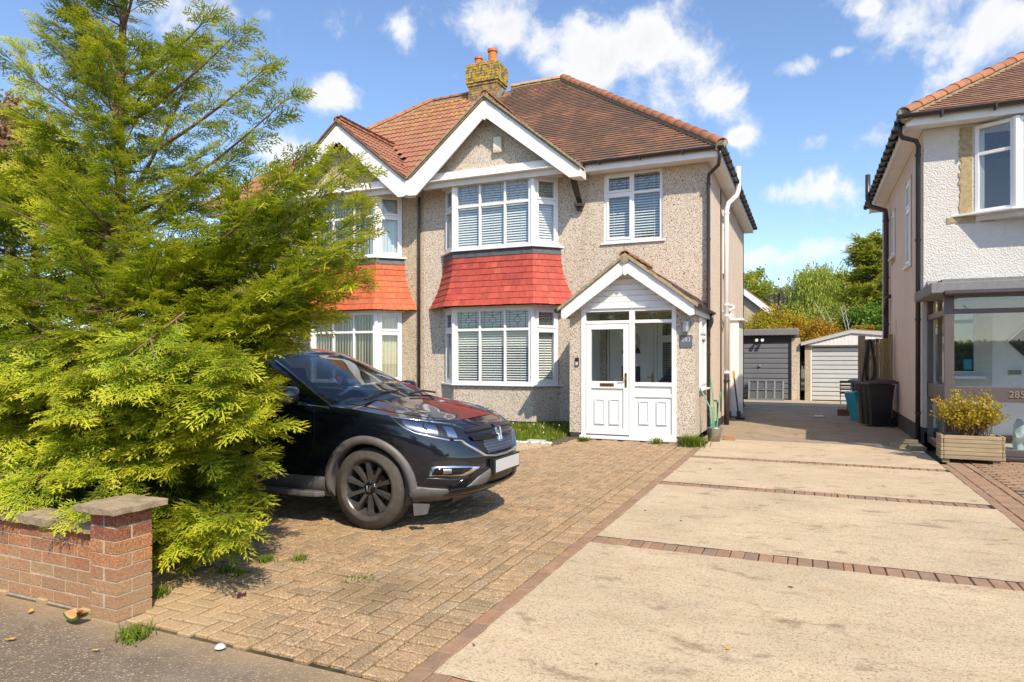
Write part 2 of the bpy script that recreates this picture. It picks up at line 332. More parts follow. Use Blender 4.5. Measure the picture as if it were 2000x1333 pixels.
def asphalt():
    m, nt, b = newmat('asphalt'); P = pos(nt)
    vo = nd(nt, 'TexVoronoi', {'Vector': P, 'Scale': 120.0}); r = nd(nt, 'SeparateColor', {0: vo.outputs['Color']}).outputs[0]
    c = ramp(nt, r, [(0,(.15,.112,.078)),(.5,(.195,.147,.10)),(.8,(.235,.178,.122)),(.93,(.42,.33,.2))], 'CONSTANT')
    c = mixc(nt, mapr(nt, noise(nt, 1.6, 7, .65), .42, .68, 0, .55), c, (.28,.225,.165))
    s = nd(nt, 'SeparateXYZ', {0: P}); y = s.outputs[1]
    c = mixc(nt, mth(nt, 'MULTIPLY', mapr(nt, mth(nt, 'ADD', y, mth(nt, 'MULTIPLY', noise(nt, 2.6, 6, .7), .5)), 2.55, 3.0), .7), c, (.42,.30,.16))
    lk(nt, c, b.inputs['Base Color']); b.inputs['Roughness'].default_value = .85; bump(nt, b, vo.outputs['Distance'], .6, .01)
asphalt()
def concrete(name, base, dark, blot, speckle=1.0, streakx=True):
    m, nt, b = newmat(name); P = pos(nt)
    c = ramp(nt, noise(nt, 1.1, 5, .6), [(.3, tuple(x*.80 for x in base)), (.7, tuple(x*1.06 for x in base))])
    c = mixc(nt, mapr(nt, noise(nt, 3.4, 6, .65, scaled(nt, .6, 1.5, 1)), .46, .72, 0, .5), c, (base[0]*.78, base[1]*.70, base[2]*.58))
    n = noise(nt, 75, 4, .75); c = mixc(nt, mapr(nt, n, .54, .62, 0, .8*speckle), c, dark)
    vo = nd(nt, 'TexVoronoi', {'Vector': P, 'Scale': 85.0}); r_ = nd(nt, 'SeparateColor', {0: vo.outputs['Color']}).outputs[0]
    c = mixc(nt, .55, c, ramp(nt, r_, [(0,(.9,.88,.85)),(.45,(1.08,1.07,1.05)),(.75,(1.0,.97,.92)),(.9,(.52,.45,.38))], 'CONSTANT'), 'MULTIPLY')
    st = noise(nt, 7, 6, .7, scaled(nt, .35, 2.6, 1), .4); n3 = noise(nt, 38, 4, .7, scaled(nt, .45, 1.3, 1))
    c = mixc(nt, mth(nt, 'MULTIPLY', mapr(nt, st, .52, .62), mapr(nt, n3, .5, .62, 0, .75)), c, dark)
    bl = mapr(nt, noise(nt, 3.0, 8, .66, scaled(nt, .8, 1.25, 1), .5), .555, .69, 0, blot)
    c = mixc(nt, bl, c, tuple(x*.55 for x in dark)); lk(nt, c, b.inputs['Base Color']); b.inputs['Roughness'].default_value = .9
    bump(nt, b, mth(nt, 'ADD', n, mth(nt, 'MULTIPLY', st, .4)), .6, .008); return m
concrete('concrete', (.58,.465,.31), (.27,.19,.11), .62); concrete('worn_tarmac', (.36,.285,.19), (.15,.115,.075), .85, .9)
concrete('worn_edge', (.46,.38,.26), (.25,.19,.12), .6, .7); simple('earth', (.10,.095,.045), .95, .4, 3, .6, 30)
def wood(name, a, bcol, axis=(1.2,1.2,14), knots=0.0):
    m, nt, b = newmat(name); n = noise(nt, 7, 5, .6, scaled(nt, *axis), .6)
    c = ramp(nt, n, [(.3, a), (.7, bcol)])
    r = rnd(nt, True); c = mixc(nt, .45, c, ramp(nt, r, [(0,(.65,.65,.65)),(1,(1.25,1.2,1.1))]), 'MULTIPLY')
    if knots: c = mixc(nt, mapr(nt, nd(nt, 'TexVoronoi', {'Vector': pos(nt), 'Scale': 3.2}).outputs['Distance'], .1, .2, knots, 0), c, (.03,.02,.012))
    lk(nt, c, b.inputs['Base Color']); b.inputs['Roughness'].default_value = .85; bump(nt, b, n, .5, .006)
wood('fence_wood', (.22,.16,.08), (.38,.28,.15), (10,10,.8), .9); wood('planter_wood', (.26,.20,.11), (.44,.35,.22), (.8,9,12)); wood('chair_wood', (.16,.07,.03), (.24,.11,.05), (.8,.8,12))
def bark(name, a, bcol):
    m, nt, b = newmat(name); n = noise(nt, 16, 6, .7, scaled(nt, 3, 3, .7))
    lk(nt, ramp(nt, n, [(.3, a), (.7, bcol)]), b.inputs['Base Color']); b.inputs['Roughness'].default_value = .9; bump(nt, b, n, .8, .01)
bark('bark', (.10,.055,.035), (.26,.16,.10)); bark('bark_grey', (.12,.10,.08), (.30,.26,.22)); bark('bark_pale', (.40,.36,.30), (.62,.58,.52))
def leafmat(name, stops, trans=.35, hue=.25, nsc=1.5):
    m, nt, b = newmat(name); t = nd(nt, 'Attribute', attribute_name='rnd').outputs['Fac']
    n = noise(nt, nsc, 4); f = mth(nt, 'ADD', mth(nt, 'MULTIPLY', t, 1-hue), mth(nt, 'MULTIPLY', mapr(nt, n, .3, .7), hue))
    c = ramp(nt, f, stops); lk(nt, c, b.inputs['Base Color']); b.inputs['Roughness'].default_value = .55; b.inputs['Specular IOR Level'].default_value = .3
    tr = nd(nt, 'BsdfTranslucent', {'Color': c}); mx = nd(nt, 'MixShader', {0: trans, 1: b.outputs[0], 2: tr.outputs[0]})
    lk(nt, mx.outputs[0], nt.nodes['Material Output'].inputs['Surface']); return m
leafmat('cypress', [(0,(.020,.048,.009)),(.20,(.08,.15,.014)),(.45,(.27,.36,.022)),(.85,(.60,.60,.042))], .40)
leafmat('cypress_left', [(0,(.022,.055,.009)),(.20,(.09,.165,.014)),(.45,(.285,.375,.022)),(.85,(.60,.605,.042))], .40)
leafmat('copper_leaf', [(0,(.22,.13,.07)),(.5,(.36,.22,.13)),(1,(.46,.34,.2))], .35)
leafmat('willow_leaf', [(0,(.22,.27,.04)),(.5,(.36,.42,.06)),(1,(.50,.54,.09))], .45); leafmat('dark_leaf', [(0,(.10,.15,.022)),(.35,(.29,.35,.04)),(1,(.55,.54,.07))], .5)
leafmat('maple_leaf', [(0,(.28,.25,.02)),(.5,(.44,.30,.025)),(1,(.52,.24,.03))], .4, .6, .9); leafmat('bush_leaf', [(0,(.13,.18,.025)),(.5,(.27,.33,.04)),(1,(.42,.44,.06))], .4)
leafmat('hedge_leaf', [(0,(.05,.12,.015)),(.5,(.11,.22,.02)),(1,(.2,.32,.03))], .3); leafmat('grass', [(0,(.07,.13,.012)),(.5,(.16,.24,.02)),(1,(.34,.34,.04))], .4)
leafmat('azalea_leaf', [(0,(.26,.24,.02)),(.5,(.50,.38,.03)),(1,(.62,.42,.06))], .4); leafmat('grey_bush', [(0,(.12,.12,.07)),(.5,(.22,.21,.12)),(1,(.3,.3,.16))], .3)
def carpaint():
    m, nt, b = newmat('car_paint'); b.inputs['Base Color'].default_value = (.0035,.005,.011,1); b.inputs['Metallic'].default_value = 0
    b.inputs['Roughness'].default_value = .22; b.inputs['Coat Weight'].default_value = 1; b.inputs['Coat Roughness'].default_value = .015; b.inputs['Coat IOR'].default_value = 1.55
    b.inputs['Specular IOR Level'].default_value = .4
carpaint()
simple('cladding', (.105,.10,.098), .5, .15, 14, .12, 180, dirt=.2); simple('black_trim', (.012,.012,.013), .3, .1, 9); simple('gloss_black', (.006,.006,.008), .08, .05, 9)
simple('tyre', (.060,.052,.044), .85, .25, 20, .35, 120); simple('alloy', (.105,.10,.097), .30, .2, 20, metal=.5); simple('brake', (.16,.10,.07), .5, .3, 30, metal=.7)
simple('plate', (.50,.50,.49), .3, .04, 8); simple('lamp_silver', (.50,.50,.52), .2, .05, 8, metal=1); simple('seat_fabric', (.07,.07,.075), .9, .2, 40); simple('heart_purple', (.16,.02,.12), .4, .2, 20); simple('amber', (.6,.2,.02), .2, .1, 9)
simple('skid_silver', (.34,.34,.34), .35, .1, 12, metal=.5)
simple('tile_tail', (.055,.036,.026), .95, .4, 20, .5, 60); simple('plaster', (.78,.77,.74), .9, .02, 3); simple('hedge_far', (.06,.10,.02), .9, .4, 2)  # tile tails: moss and dirt, plus shade under each course put into the colour
leafmat('gold_leaf', [(0,(.30,.31,.02)),(.5,(.46,.40,.03)),(1,(.56,.38,.04))], .4, .5, .8)
# ------------------------------------------------------------------ the ground
XL, XR = -1.64, 1.735           # edges of the concrete drive
def sheet(name, poly, z, m, th=.05):
    return struct(MB().prism([(x, y, z-th) for x, y in poly], (0,0,th)).build(name, MT[m], fix=True))
g_ = MB(); g_.quad((-300,-120,-.10),(300,-120,-.10),(300,500,-.10),(-300,500,-.10)); struct(g_.build('ground', MT['earth']))
struct(MB().box(-40, 40, -2.6, 2.62, -.09, -.012).build('footway', MT['asphalt']))
struct(MB().box(-40, 40, -14, -2.78, -.098, -.085).build('road', MT['asphalt']))
struct(MB().box(-40, 40, -2.78, -2.6, -.09, -.004).build('kerb', MT['coping'], bevel=.02))
paving = sheet('block_paving', [(-12,2.623),(XL-.002,2.623),(XL-.002,12.0),(-1.85,12.24),(-4.0,12.24),(-4.05,10.9),(-12,10.9)], -.022, 'joint_sand')
def paver_mesh(lx, ly, h=.03, ch=.006):
    b = MB(); x, y = lx/2, ly/2
    vs = [(-x,-y,-h),(x,-y,-h),(x,y,-h),(-x,y,-h),(-x,-y,-ch),(x,-y,-ch),(x,y,-ch),(-x,y,-ch),(-x+ch,-y+ch,0),(x-ch,-y+ch,0),(x-ch,y-ch,0),(-x+ch,y-ch,0)]
    fs = [(8,9,10,11)]+[(4+i,4+(i+1)%4,8+(i+1)%4,8+i) for i in range(4)]+[(i,(i+1)%4,4+(i+1)%4,4+i) for i in range(4)]
    b.add(vs, fs, .5); return b
PB = {}
def pb(lx, ly):
    k = (round(lx,3), round(ly,3))
    if k not in PB: PB[k] = paver_mesh(*k)
    return k
def place_pavers(items, parent, m, limit, zb=0.0, nm='paver'):
    # items: (cx, cy, lx, ly); the ones that show largest are objects, the rest one mesh
    def size(it):
        x, y = it[0], it[1]; d = -_S*x+_C*y; l = _C*x+_S*y
        if d < 1: return 1e9
        px = 1000+F*l/d; py = HY+CAMH*F/d
        hidden = not (-20 < px < 2020 and py < 1350) or (x < -4.0 and y < 4.6) or (-7.3 < x < -2.9 and 4.75 < y < 6.7) or (px < 560 and py < 1040)
        return d*(50 if hidden else 1)
    items = sorted(items, key=size); rest = MB(); meshes = {}
    for i, (x, y, lx, ly) in enumerate(items):
        k = pb(lx, ly); z = zb+random.gauss(0, .0018)+ (.004*math.sin(x*2.1+1)*math.sin(y*1.7)); tx, ty = random.gauss(0,.010), random.gauss(0,.010); rz = random.gauss(0,.008)
        M4 = Matrix.Translation((x+random.gauss(0,.0012), y+random.gauss(0,.0012), z)) @ Matrix.Rotation(rz,4,'Z') @ Matrix.Rotation(tx,4,'X') @ Matrix.Rotation(ty,4,'Y')
        if i < limit:
            if k not in meshes: meshes[k] = PB[k].mesh('paver')
            piece(nm, meshes[k], MT[m+'_one'], parent, M4)
        else: rest.add([M4 @ Vector(v) for v in PB[k].v], PB[k].f, random.random())
    if rest.v: tag(rest.build(nm+'s_further_off', MT[m], parent), kind='stuff')
u = .1027; it = []
hx1 = -2.06
for i in range(-100, 2):
    for j in range(-1, 96):
        c = (i-j) % 4
        if c == 0: x, y, lx, ly = hx1+u*(i+1-1), 2.66+u*(j+.5), 2*u, u
        elif c == 3: x, y, lx, ly = hx1+u*(i+.5-1), 2.66+u*(j+1), u, 2*u
        else: continue
        if x < -10.5: continue
        x0_, x1_, y0_, y1_ = x-lx/2, min(x+lx/2, hx1+.004), max(y-ly/2, 2.632), y+ly/2
        if x1_-x0_ < .035 or y1_-y0_ < .035: continue
        x, y, lx, ly = (x0_+x1_)/2, (y0_+y1_)/2, round(x1_-x0_,3), round(y1_-y0_,3)
        ymax = 12.2 if x > -4.05 else 10.88
        if y+ly/2 > ymax: continue
        it.append((x, y, round(lx-.0175,4), round(ly-.0175,4)))
n_ = int((12.0-2.635)/u)
for k in range(n_):       # soldier course and a line of halves beside the drive, cut blocks along the footway
    it.append((-1.85, 2.635+u*(k+.5), 2*u-.0135, u-.0175))
    if k % 2 == 0: it.append((-2.005, 2.635+u*(k+1), (.1-.016), 2*u-.0175))
place_pavers(it, paving, 'paver', 300)
it = []
for k in range(int((12.0-2.7)/.2055)): it.append((XL-.0515, 2.59+.2055*(k+.5), .0985, .2005))
BANDS = [2.68, 5.40, 8.185, 10.59]
edging = struct(MB().box(XL-.003, XR+.003, 2.45, 13.2, -.08, -.012).build('drive_base', MT['joint_sand']))
ed = []
for b_ in BANDS:
    x = XL+.004
    while x < XR-.06:
        w_ = .1027*random.choice((1,1,1,1,1,.62)); ed.append((x+w_/2, b_, w_-.005, .205)); x += w_
for k in range(int((11.2-2.5)/.2055)): ed.append((XR+.0515, 2.60+.2055*(k+.5), .0985, .2005))
place_pavers([(-99,0,.1,.1)][:0]+it, paving, 'paver_red', 300, .001, 'edging_paver')
place_pavers(ed, edging, 'paver_red', 300, .0, 'band_paver')
ys = [2.786, 5.294, 5.506, 8.079, 8.291, 10.484, 10.696, 13.16]
for a_, b_ in ((ys[0],ys[1]),(ys[2],ys[3]),(ys[4],ys[5]),(ys[6],ys[7])):
    me_ = MB(); nx, ny = 40, 24
    P = [[(XL+.004+(XR-XL-.008)*i/nx+(random.uniform(-.004,.006) if i in (0,nx) else 0), a_+(b_-a_)*j/ny+(random.uniform(-.006,.006) if j in (0,ny) else 0), .001+.002*math.sin(i*.9+j)*0) for j in range(ny+1)] for i in range(nx+1)]
    me_.grid(P); me_.box(XL+.012, XR-.012, a_+.01, b_-.01, -.011, -.001)
    me_.build('concrete_slab', MT['concrete'], edging, fix=True)
rp = struct(MB().box(XR+.107, 8.0, 2.55, 11.95, -.08, -.012).build('neighbour_paving', MT['joint_sand']))
it = []
for k in range(int((11.9-2.6)/.103)): it.append((XR+.107+.1, 2.6+.103*(k+.5), .195, .0965))
for k in range(int((11.9-2.6)/.2055)): it.append((XR+.107+.26, 2.6+.2055*(k+.5), .0965, .199))
for c in range(24):
    for k in range(int((11.9-2.6)/.103)):
        it.append((XR+.107+.42+.2055*c+(.1 if k % 2 else 0), 2.6+.103*(k+.5), .199, .0965))
place_pavers([q for q in it if q[0] < 6.5], rp, 'paver_red', 290, -.002)
# drain channel and the worn yard between the houses
struct(MB().box(-1.83, 1.86, 13.26, 26.4, -.08, -.006).build('side_passage', MT['worn_tarmac']))
struct(MB().box(-9, 9, 23.4, 27.2, -.075, -.002).build('garage_apron', MT['worn_edge']))
dc = MB()
for k in range(72):
    x = -1.6+k*.0465; dc.box(x, x+.03, 13.175, 13.245, -.02, -.001)
ch = struct(MB().box(-1.64, 1.735, 13.17, 13.25, -.05, -.016).build('drain_channel', MT['plinth'])); dc.build('grating', MT['grey_metal'], ch)
struct(MB().prism([(-12,10.902,-.05),(-4.06,10.902,-.05),(-4.0,12.25,-.05),(-4.2,13.93,-.05),(-12,13.93,-.05)], (0,0,.05)).build('front_bed', MT['soil'], fix=True))
struct(MB().prism([(-6.6,9.6,.0),(-4.42,9.78,.0),(-4.06,10.85,.0),(-4.1,11.05,.0),(-6.6,11.15,.0)], (0,0,.012)).build('gravel_patch', MT['gravel_tan'], fix=True))
# back gardens and gardens to the left, as turf
struct(MB().box(-40, -12.002, 2.63, 60, -.08, -.02).build('left_garden', MT['earth']))
# ------------------------------------------------------------------ the pair of semi-detached houses
YW, YF = 13.95, 13.5            # main wall, front of the bay
AX = -8.47                      # party line
def holed(mb, O, U, N, u0, u1, z0, z1, holes, th=.25):
    us = sorted({u0, u1, *[h[0] for h in holes], *[h[1] for h in holes]}); zs = sorted({z0, z1, *[h[2] for h in holes], *[h[3] for h in holes]})
    for a, b in zip(us, us[1:]):
        for c, d in zip(zs, zs[1:]):
            m, n = (a+b)/2, (c+d)/2
            if any(h[0] < m < h[1] and h[2] < n < h[3] for h in holes): continue
            mb.obox(O, U, N, a, b, c, d, -th, 0)
def window(parent, O, U, N, w, z0, z1, cols, transom, sash=(), name='window', m='upvc', border=.062, depth=.07, lead=True, leadm='lead', glass='glass', sill=False, leadw=.0045):
    # O is the left end at the wall face, cols the light edges 0..1, transom the height of the cross bar
    mb = MB(); O = Vector(O); U = Vector(U).normalized(); N = Vector(N).normalized()
    bx = lambda a,b,c,d,e,f_: mb.obox(O, U, N, a, b, c, d, e, f_)
    bx(0, border, z0, z1, -depth, 0); bx(w-border, w, z0, z1, -depth, 0); bx(border, w-border, z0, z0+border, -depth, 0); bx(border, w-border, z1-border, z1, -depth, 0)
    ce = [c*w for c in cols]; mw = .05
    for c in ce[1:-1]: bx(c-mw/2, c+mw/2, z0+border, z1-border, -depth, -.002)
    rows = [(z0, z1)] if transom is None else [(z0, transom), (transom, z1)]
    panes = []
    for i in range(len(ce)-1):
        a = border if i == 0 else ce[i]+mw/2; b = w-border if i == len(ce)-2 else ce[i+1]-mw/2
        if transom is not None: bx(a, b, transom-.028, transom+.028, -depth, -.004)
        for k, (c, d) in enumerate(rows):
            c2 = c+border if k == 0 else c+.028; d2 = d-border if k == len(rows)-1 else d-.028
            e = 0
            if (i, k) in sash or i in sash:
                e = .046
                for q in ((a,a+e,c2,d2),(b-e,b,c2,d2),(a+e,b-e,c2,c2+e),(a+e,b-e,d2-e,d2)): bx(*q, -depth+.01, .016)
            panes.append((a+e, b-e, c2+e, d2-e, k))
    fr = mb.build(name, MT[m], parent, bevel=.005)
    for (a, b, c, d, k) in panes:
        g = MB(); g.obox(O, U, N, a-.004, b+.004, c-.004, d+.004, -.040, -.030); g.build('pane', MT[glass], fr)
        if lead and k == 1:
            L = MB(); pt = lambda s,t: O+U*(a+(b-a)*s)+N*(-.026)+Vector((0,0,c+(d-c)*t))
            segs = [((.15,0),(.15,1)),((.5,0),(.5,.24)),((.5,.72),(.5,1)),((.85,0),(.85,1)),((0,.38),(.33,.38)),((.67,.38),(1,.38)),((0,.12),(1,.12)),((.33,.48),(.5,.72)),((.5,.72),(.67,.48)),((.67,.48),(.5,.24)),((.5,.24),(.33,.48)),((.15,.9),(.5,.72)),((.85,.9),(.5,.72))]
            for p, q in segs: L.tube([pt(*p), pt(*q)], leadw, 4)
            L.build('leading', MT[leadm], fr)
    if sill:
        s = MB(); s.obox(O, U, N, -.06, w+.06, z0-.035, z0-.001, -.06, .07); s.build('sill', MT[m], fr, bevel=.006)
    return fr
def venetian(fr, O, U, N, a, b, z0, z1, m='blind_white', pitch=.046, tilt=.5, back=.13):
    mb = MB(); O = Vector(O); U = Vector(U).normalized(); N = Vector(N).normalized(); z = z1-.03; hw = .024
    while z > z0:
        dn, dz = hw*math.cos(tilt), hw*math.sin(tilt); p = []
        for zz in (-.0015, .0015):
            for (u_, n_) in ((a,-1),(b,-1),(b,1),(a,1)): p.append(O+U*u_+N*(-back+n_*dn)+Vector((0,0,z-n_*dz+zz)))
        mb.hexa(p, .5); z -= pitch*random.uniform(.985,1.015)
    for q in (.14, .5, .86): mb.tube([O+U*(a+(b-a)*q)+N*(-back+.026)+Vector((0,0,z0)), O+U*(a+(b-a)*q)+N*(-back+.026)+Vector((0,0,z1))], .003, 4)
    mb.obox(O, U, N, a, b, z1-.03, z1, -back-.03, -back+.03)
    tag(mb.build('blind', MT[m], fr), kind='stuff')
def vertical_blind(fr, O, U, N, a, b, z0, z1, m, pitch=.085, ang=.6, back=.14):
    O = Vector(O); U = Vector(U).normalized(); N = Vector(N).normalized(); x = a
    while x < b:
        mb = MB(); t = ang+random.uniform(-.12,.12); d = U*math.cos(t)*.042+N*math.sin(t)*.042; c = O+U*x-N*back
        n = N*.001; p = []
        for z in (z0, z1):
            for s, e in ((-1,-1),(1,-1),(1,1),(-1,1)): p.append(c+d*s+n*e+Vector((0,0,z)))
        mb.hexa(p); mb.build('slat', MT[m], fr); x += pitch
def half_round(name, p, q, r, m, parent, seg=.30, lift=.03):
    # a row of half-round ridge or hip tiles from p up to q, each its own piece
    p, q = Vector(p), Vector(q); L = (q-p).length; n = max(1, round(L/seg)); s = L/n; t = (q-p).normalized()
    side = t.cross(Vector((0,0,1))).normalized(); up = side.cross(t).normalized()
    bd = MB(); bd.tube([p+up*(lift-.05), q+up*(lift-.05)], r*.93, 8); bd.build('mortar_bedding', MT['roof_edge'], parent)
    mb = MB(); K = 10; P = []
    for (x, rr) in ((0, r*1.10), (s*1.06, r)):
        P.append([(x, rr*math.cos(math.pi*k/K), rr*.85*math.sin(math.pi*k/K)) for k in range(K+1)])
    for (x, rr) in ((s*1.06, r-.018), (0, r*1.10-.02)):
        P.append([(x, rr*math.cos(math.pi*k/K), rr*.85*math.sin(math.pi*k/K)) for k in range(K+1)])
    P.append(P[0]); mb.grid(P, .5); me = mb.mesh(name); 
    me.polygons.foreach_set('use_smooth', np.array([pl.index < 10 for pl in me.polygons]))
    for i in range(n): piece(name, me, MT[m], parent, frame(p+t*(s*i)+up*(lift+random.uniform(-.006,.006)), t+side*random.uniform(-.015,.015), side, up))
def tiles_on_plane(o, ex, up, nrm, L, H, inside, gauge, width, thick, length, pieces=None, wave=0.0, mb=None, stag=True):
    # o: eave corner, ex along the eave, up the slope; inside(u, v) says where tiles lie
    o, ex, up, nrm = Vector(o), Vector(ex).normalized(), Vector(up).normalized(), Vector(nrm).normalized()
    v = 0; row = 0; tilt = thick*1.5/length
    U2 = (up-nrm*tilt).normalized(); N2 = ex.cross(U2); N2 = N2 if N2.dot(nrm) > 0 else -N2
    while v < H:
        u = 0; half = bool(row % 2 and stag)
        while u < L:
            wd = width/2 if half else width
            if inside(u+wd/2, v+gauge*.5):
                c = o+ex*(u+wd/2)+up*v+nrm*(thick*2.0+random.uniform(0,.003)); rr = random.gauss(0,.006)
                M4 = frame(c, ex+U2*rr, U2-ex*rr, N2)
                if half and pieces: M4 = M4 @ Matrix.Diagonal((.5,1,1,1))
                if pieces: piece(pieces[0], pieces[1], MT[pieces[2]], pieces[3], M4)
                else:
                    w2 = wd/2-.0015; p = [M4 @ Vector(q) for q in ((-w2,0,-thick),(w2,0,-thick),(w2,length,-thick),(-w2,length,-thick),(-w2,0,0),(w2,0,0),(w2,length,0),(-w2,length,0))]
                    mb.add(p, [(4,5,6,7),(1,2,6,5),(3,0,4,7)])
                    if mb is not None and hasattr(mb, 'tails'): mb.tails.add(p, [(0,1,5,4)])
            u += wd; half = False
        v += gauge; row += 1
def wavy_tile(width, length, thick, amp):
    mb = MB(); K = 8; P = []
    for (y, dz) in ((0,-thick),(0,0),(length,0)):
        P.append([(-width/2+width*k/K, y, dz+amp*abs(math.sin(math.pi*2*k/K))) for k in range(K+1)])
    return mb.grid(P, .5).mesh('roof_tile')
def inside_poly(poly):
    def f_(x, y):
        s = False; j = len(poly)-1
        for i in range(len(poly)):
            (xi, yi), (xj, yj) = poly[i], poly[j]
            if (yi > y) != (yj > y) and x < (xj-xi)*(y-yi)/(yj-yi)+xi: s = not s
            j = i
        return s
    return f_
YE, ZE, YR, ZR, XH = 13.50, 5.62, 18.0, 9.42, -6.34       # eaves, ridge, hip apex
SL = (ZR-ZE)/(YR-YE)
XW, XEV = -1.83, -1.53          # side wall, side eaves
GX, GZ, GY, GS = -6.48, 7.30, 13.18, .817     # gable ridge x, top, front, slope
def build_house(side):
    R = side == 'R'; sg = 1 if R else -1
    mx = lambda x: AX+sg*(x-AX) if R else 2*AX-x
    if R: H = thing('semi_detached_house', 'pebbledashed semi-detached house with red tiled bay, white porch and closed venetian blinds', 'house', (-5, 14, 0))
    else: H = thing('semi_detached_house', 'attached pebbledashed house with orange tiled bay, vertical blinds and red concrete roof tiles', 'house', (-12, 14, 0))
    UX = Vector((1,0,0)); NY = Vector((0,-1,0))
    # --- walls
    mb = MB()
    fx0, fx1 = sorted((mx(AX+.001), mx(XW)))
    hb = sorted((mx(-7.35), mx(-5.5))); holes = [(hb[0],hb[1],.95,2.62),(hb[0],hb[1],3.98,5.42)]
    hw = sorted((mx(-4.0), mx(-2.743))); holes.append((hw[0],hw[1],3.985,5.465))
    if R: holes.append((-3.95,-2.1,.12,2.35))
    holed(mb, (0,YW,0), UX, NY, fx0, fx1, .14, 5.56, holes)
    bw_ = MB(); bw_.box(fx0, fx1, 21.95, 22.2, .14, 5.56); bw_.build('rear_wall', MT['pebbledash'], H)
    if R: bw_ = MB(); bw_.box(fx0, fx0+.12, YW+.251, 21.949, .14, 5.56); bw_.build('party_wall', MT['pebbledash'], H)
    mb.build('front_wall', MT['pebbledash' if R else 'pebbledash_tan'], H)
    sw = MB()
    SO, SU, SN = ((XW,YW+.001,0),(0,1,0),(1,0,0)) if R else ((mx(XW),YW+.001,0),(0,1,0),(-1,0,0))
    holed(sw, SO, SU, SN, .25, 8.25, .14, 5.56, [(2.55,3.05,3.55,5.05),(4.6,5.5,.95,2.1)] if R else [])
    sw.box(*(sorted((XW-.25,XW-.0005)) if R else sorted((mx(XW)+.0005,mx(XW)+.25))), YW+.002, YW+.25, .14, 5.56) if False else None
    sw.build('side_wall', MT['pebble_smooth'], H)
    pl = MB(); pl.box(fx0+.01, fx1+.012 if R else fx1, YW-.012, YW+.2, 0, .139); 
    if R: pl.box(XW-.2, XW+.018, YW+.2, 22.2, 0, .16)
    pl.build('plinth', MT['plinth'], H)
    il = MB(); il.box(fx0+.3, fx1-.3, YW+.3, 21.9, 2.75, 2.95); il.box(fx0+.3, fx1-.3, YW+2.6, YW+2.7, .1, 5.5); il.box(fx0+.3, fx1-.3, YW+.3, 21.9, .05, .1); il.box(fx0+.3,fx1-.3,YW+.3,21.9,5.5,5.55); il.box(-4.5 if R else mx(-4.5),(-4.4 if R else mx(-4.5)+.1),YW+.3,YW+2.6,.1,5.5)
    il.build('inner_walls', MT['interior'], H)
    # --- bay: plan points A (wall) B C (front) D (wall)
    A, B, C, Dp = [Vector((mx(x), y, 0)) for x, y in ((-7.89,YW),(-7.405,YF),(-5.461,YF),(-4.998,YW))]
    if not R: A, B, C, Dp = Dp, C, B, A
    def offs(o):       # the bay outline pushed outward by o
        n1 = Vector((B.y-A.y, -(B.x-A.x), 0)).normalized(); n1 = n1 if n1.y < 0 else -n1
        n3 = Vector((Dp.y-C.y, -(Dp.x-C.x), 0)).normalized(); n3 = n3 if n3.y < 0 else -n3; n2 = Vector((0,-1,0))
        return [A+Vector((-o/abs(n1.x),0,0)), B+(n1+n2)/(1+n1.dot(n2))*o, C+(n3+n2)/(1+n3.dot(n2))*o, Dp+Vector((o/abs(n3.x),0,0))]
    def bayprism(m, o0, z0, z1, name, o1=None, bev=0):
        mb = MB(); P = offs(o0); P2 = offs(o0 if o1 is None else o1)
        mb.add([(p.x,p.y,z0) for p in P]+[(p.x,p.y,z1) for p in P2], [(3,2,1,0),(4,5,6,7),(0,1,5,4),(1,2,6,5),(2,3,7,6),(3,0,4,7)])
        return mb.build(name, MT[m], H, bevel=bev)
    bayprism('pebbledash' if R else 'pebbledash_tan', 0, .14, .905, 'bay_base_wall'); bayprism('plinth', -.015, 0, .139, 'bay_plinth')
    bayprism('upvc', .07, .906, .94, 'bay_sill', bev=.006); bayprism('upvc', .075, 3.945, 3.978, 'bay_sill', bev=.006)
    bayprism('lead', .035, 3.80, 3.944, 'lead_flashing', .012)
    bayprism('white_board', .03, 2.636, 2.685, 'bay_head_board'); bayprism('white_board', .05, 5.49, 5.55, 'bay_head_board')
    NR, zt, zb = 8, 3.815, 2.69; off = lambda z: .018+.27*((zt-z)/(zt-zb))**2
    sk = bayprism('tile_red' if R else 'tile_orange', .0, 2.686, 3.799, 'tile_skirt')
    for r_ in range(NR):
        z1, z0 = zt-(zt-zb)*r_/NR, zt-(zt-zb)*(r_+1)/NR
        Pt, Pb = offs(off(z1)), offs(off(z0)+.016); Pt2, Pb2 = offs(off(z1)-.014), offs(off(z0)+.003)
        for s in range(3):
            L = (Pb[s+1]-Pb[s]).length; n = max(2, round(L/.152)); sh = .5 if r_ % 2 else 0
            ed = [0]+[min(1,max(0,(k+sh)/n)) for k in range(1-int(sh*2), n+1)] if sh else [k/n for k in range(n+1)]
            ed = sorted(set([0,1]+[e for e in ed if 0.02 < e < .98]))
            for a, b in zip(ed, ed[1:]):
                g = .0018/L; a2, b2 = a+g, b-g; dz = random.gauss(0,.0022)-(.008 if random.random() < .05 else 0); lp = lambda P, e: P[s]+(P[s+1]-P[s])*e
                po = lambda P, e, z: lp(P, e)+Vector((0,0,z))
                j = random.gauss(0,.0015); jj = Vector((0,-abs(j),0))
                m_ = MB(); m_.hexa([po(Pb2,a2,z0+dz),po(Pb2,b2,z0+dz),po(Pb,b2,z0+dz)+jj,po(Pb,a2,z0+dz)+jj,po(Pt2,a2,z1+.01),po(Pt2,b2,z1+.01),po(Pt,b2,z1+.01),po(Pt,a2,z1+.01)])
                m_.build('hung_tile', MT['tile_red' if R else 'tile_orange'], sk)
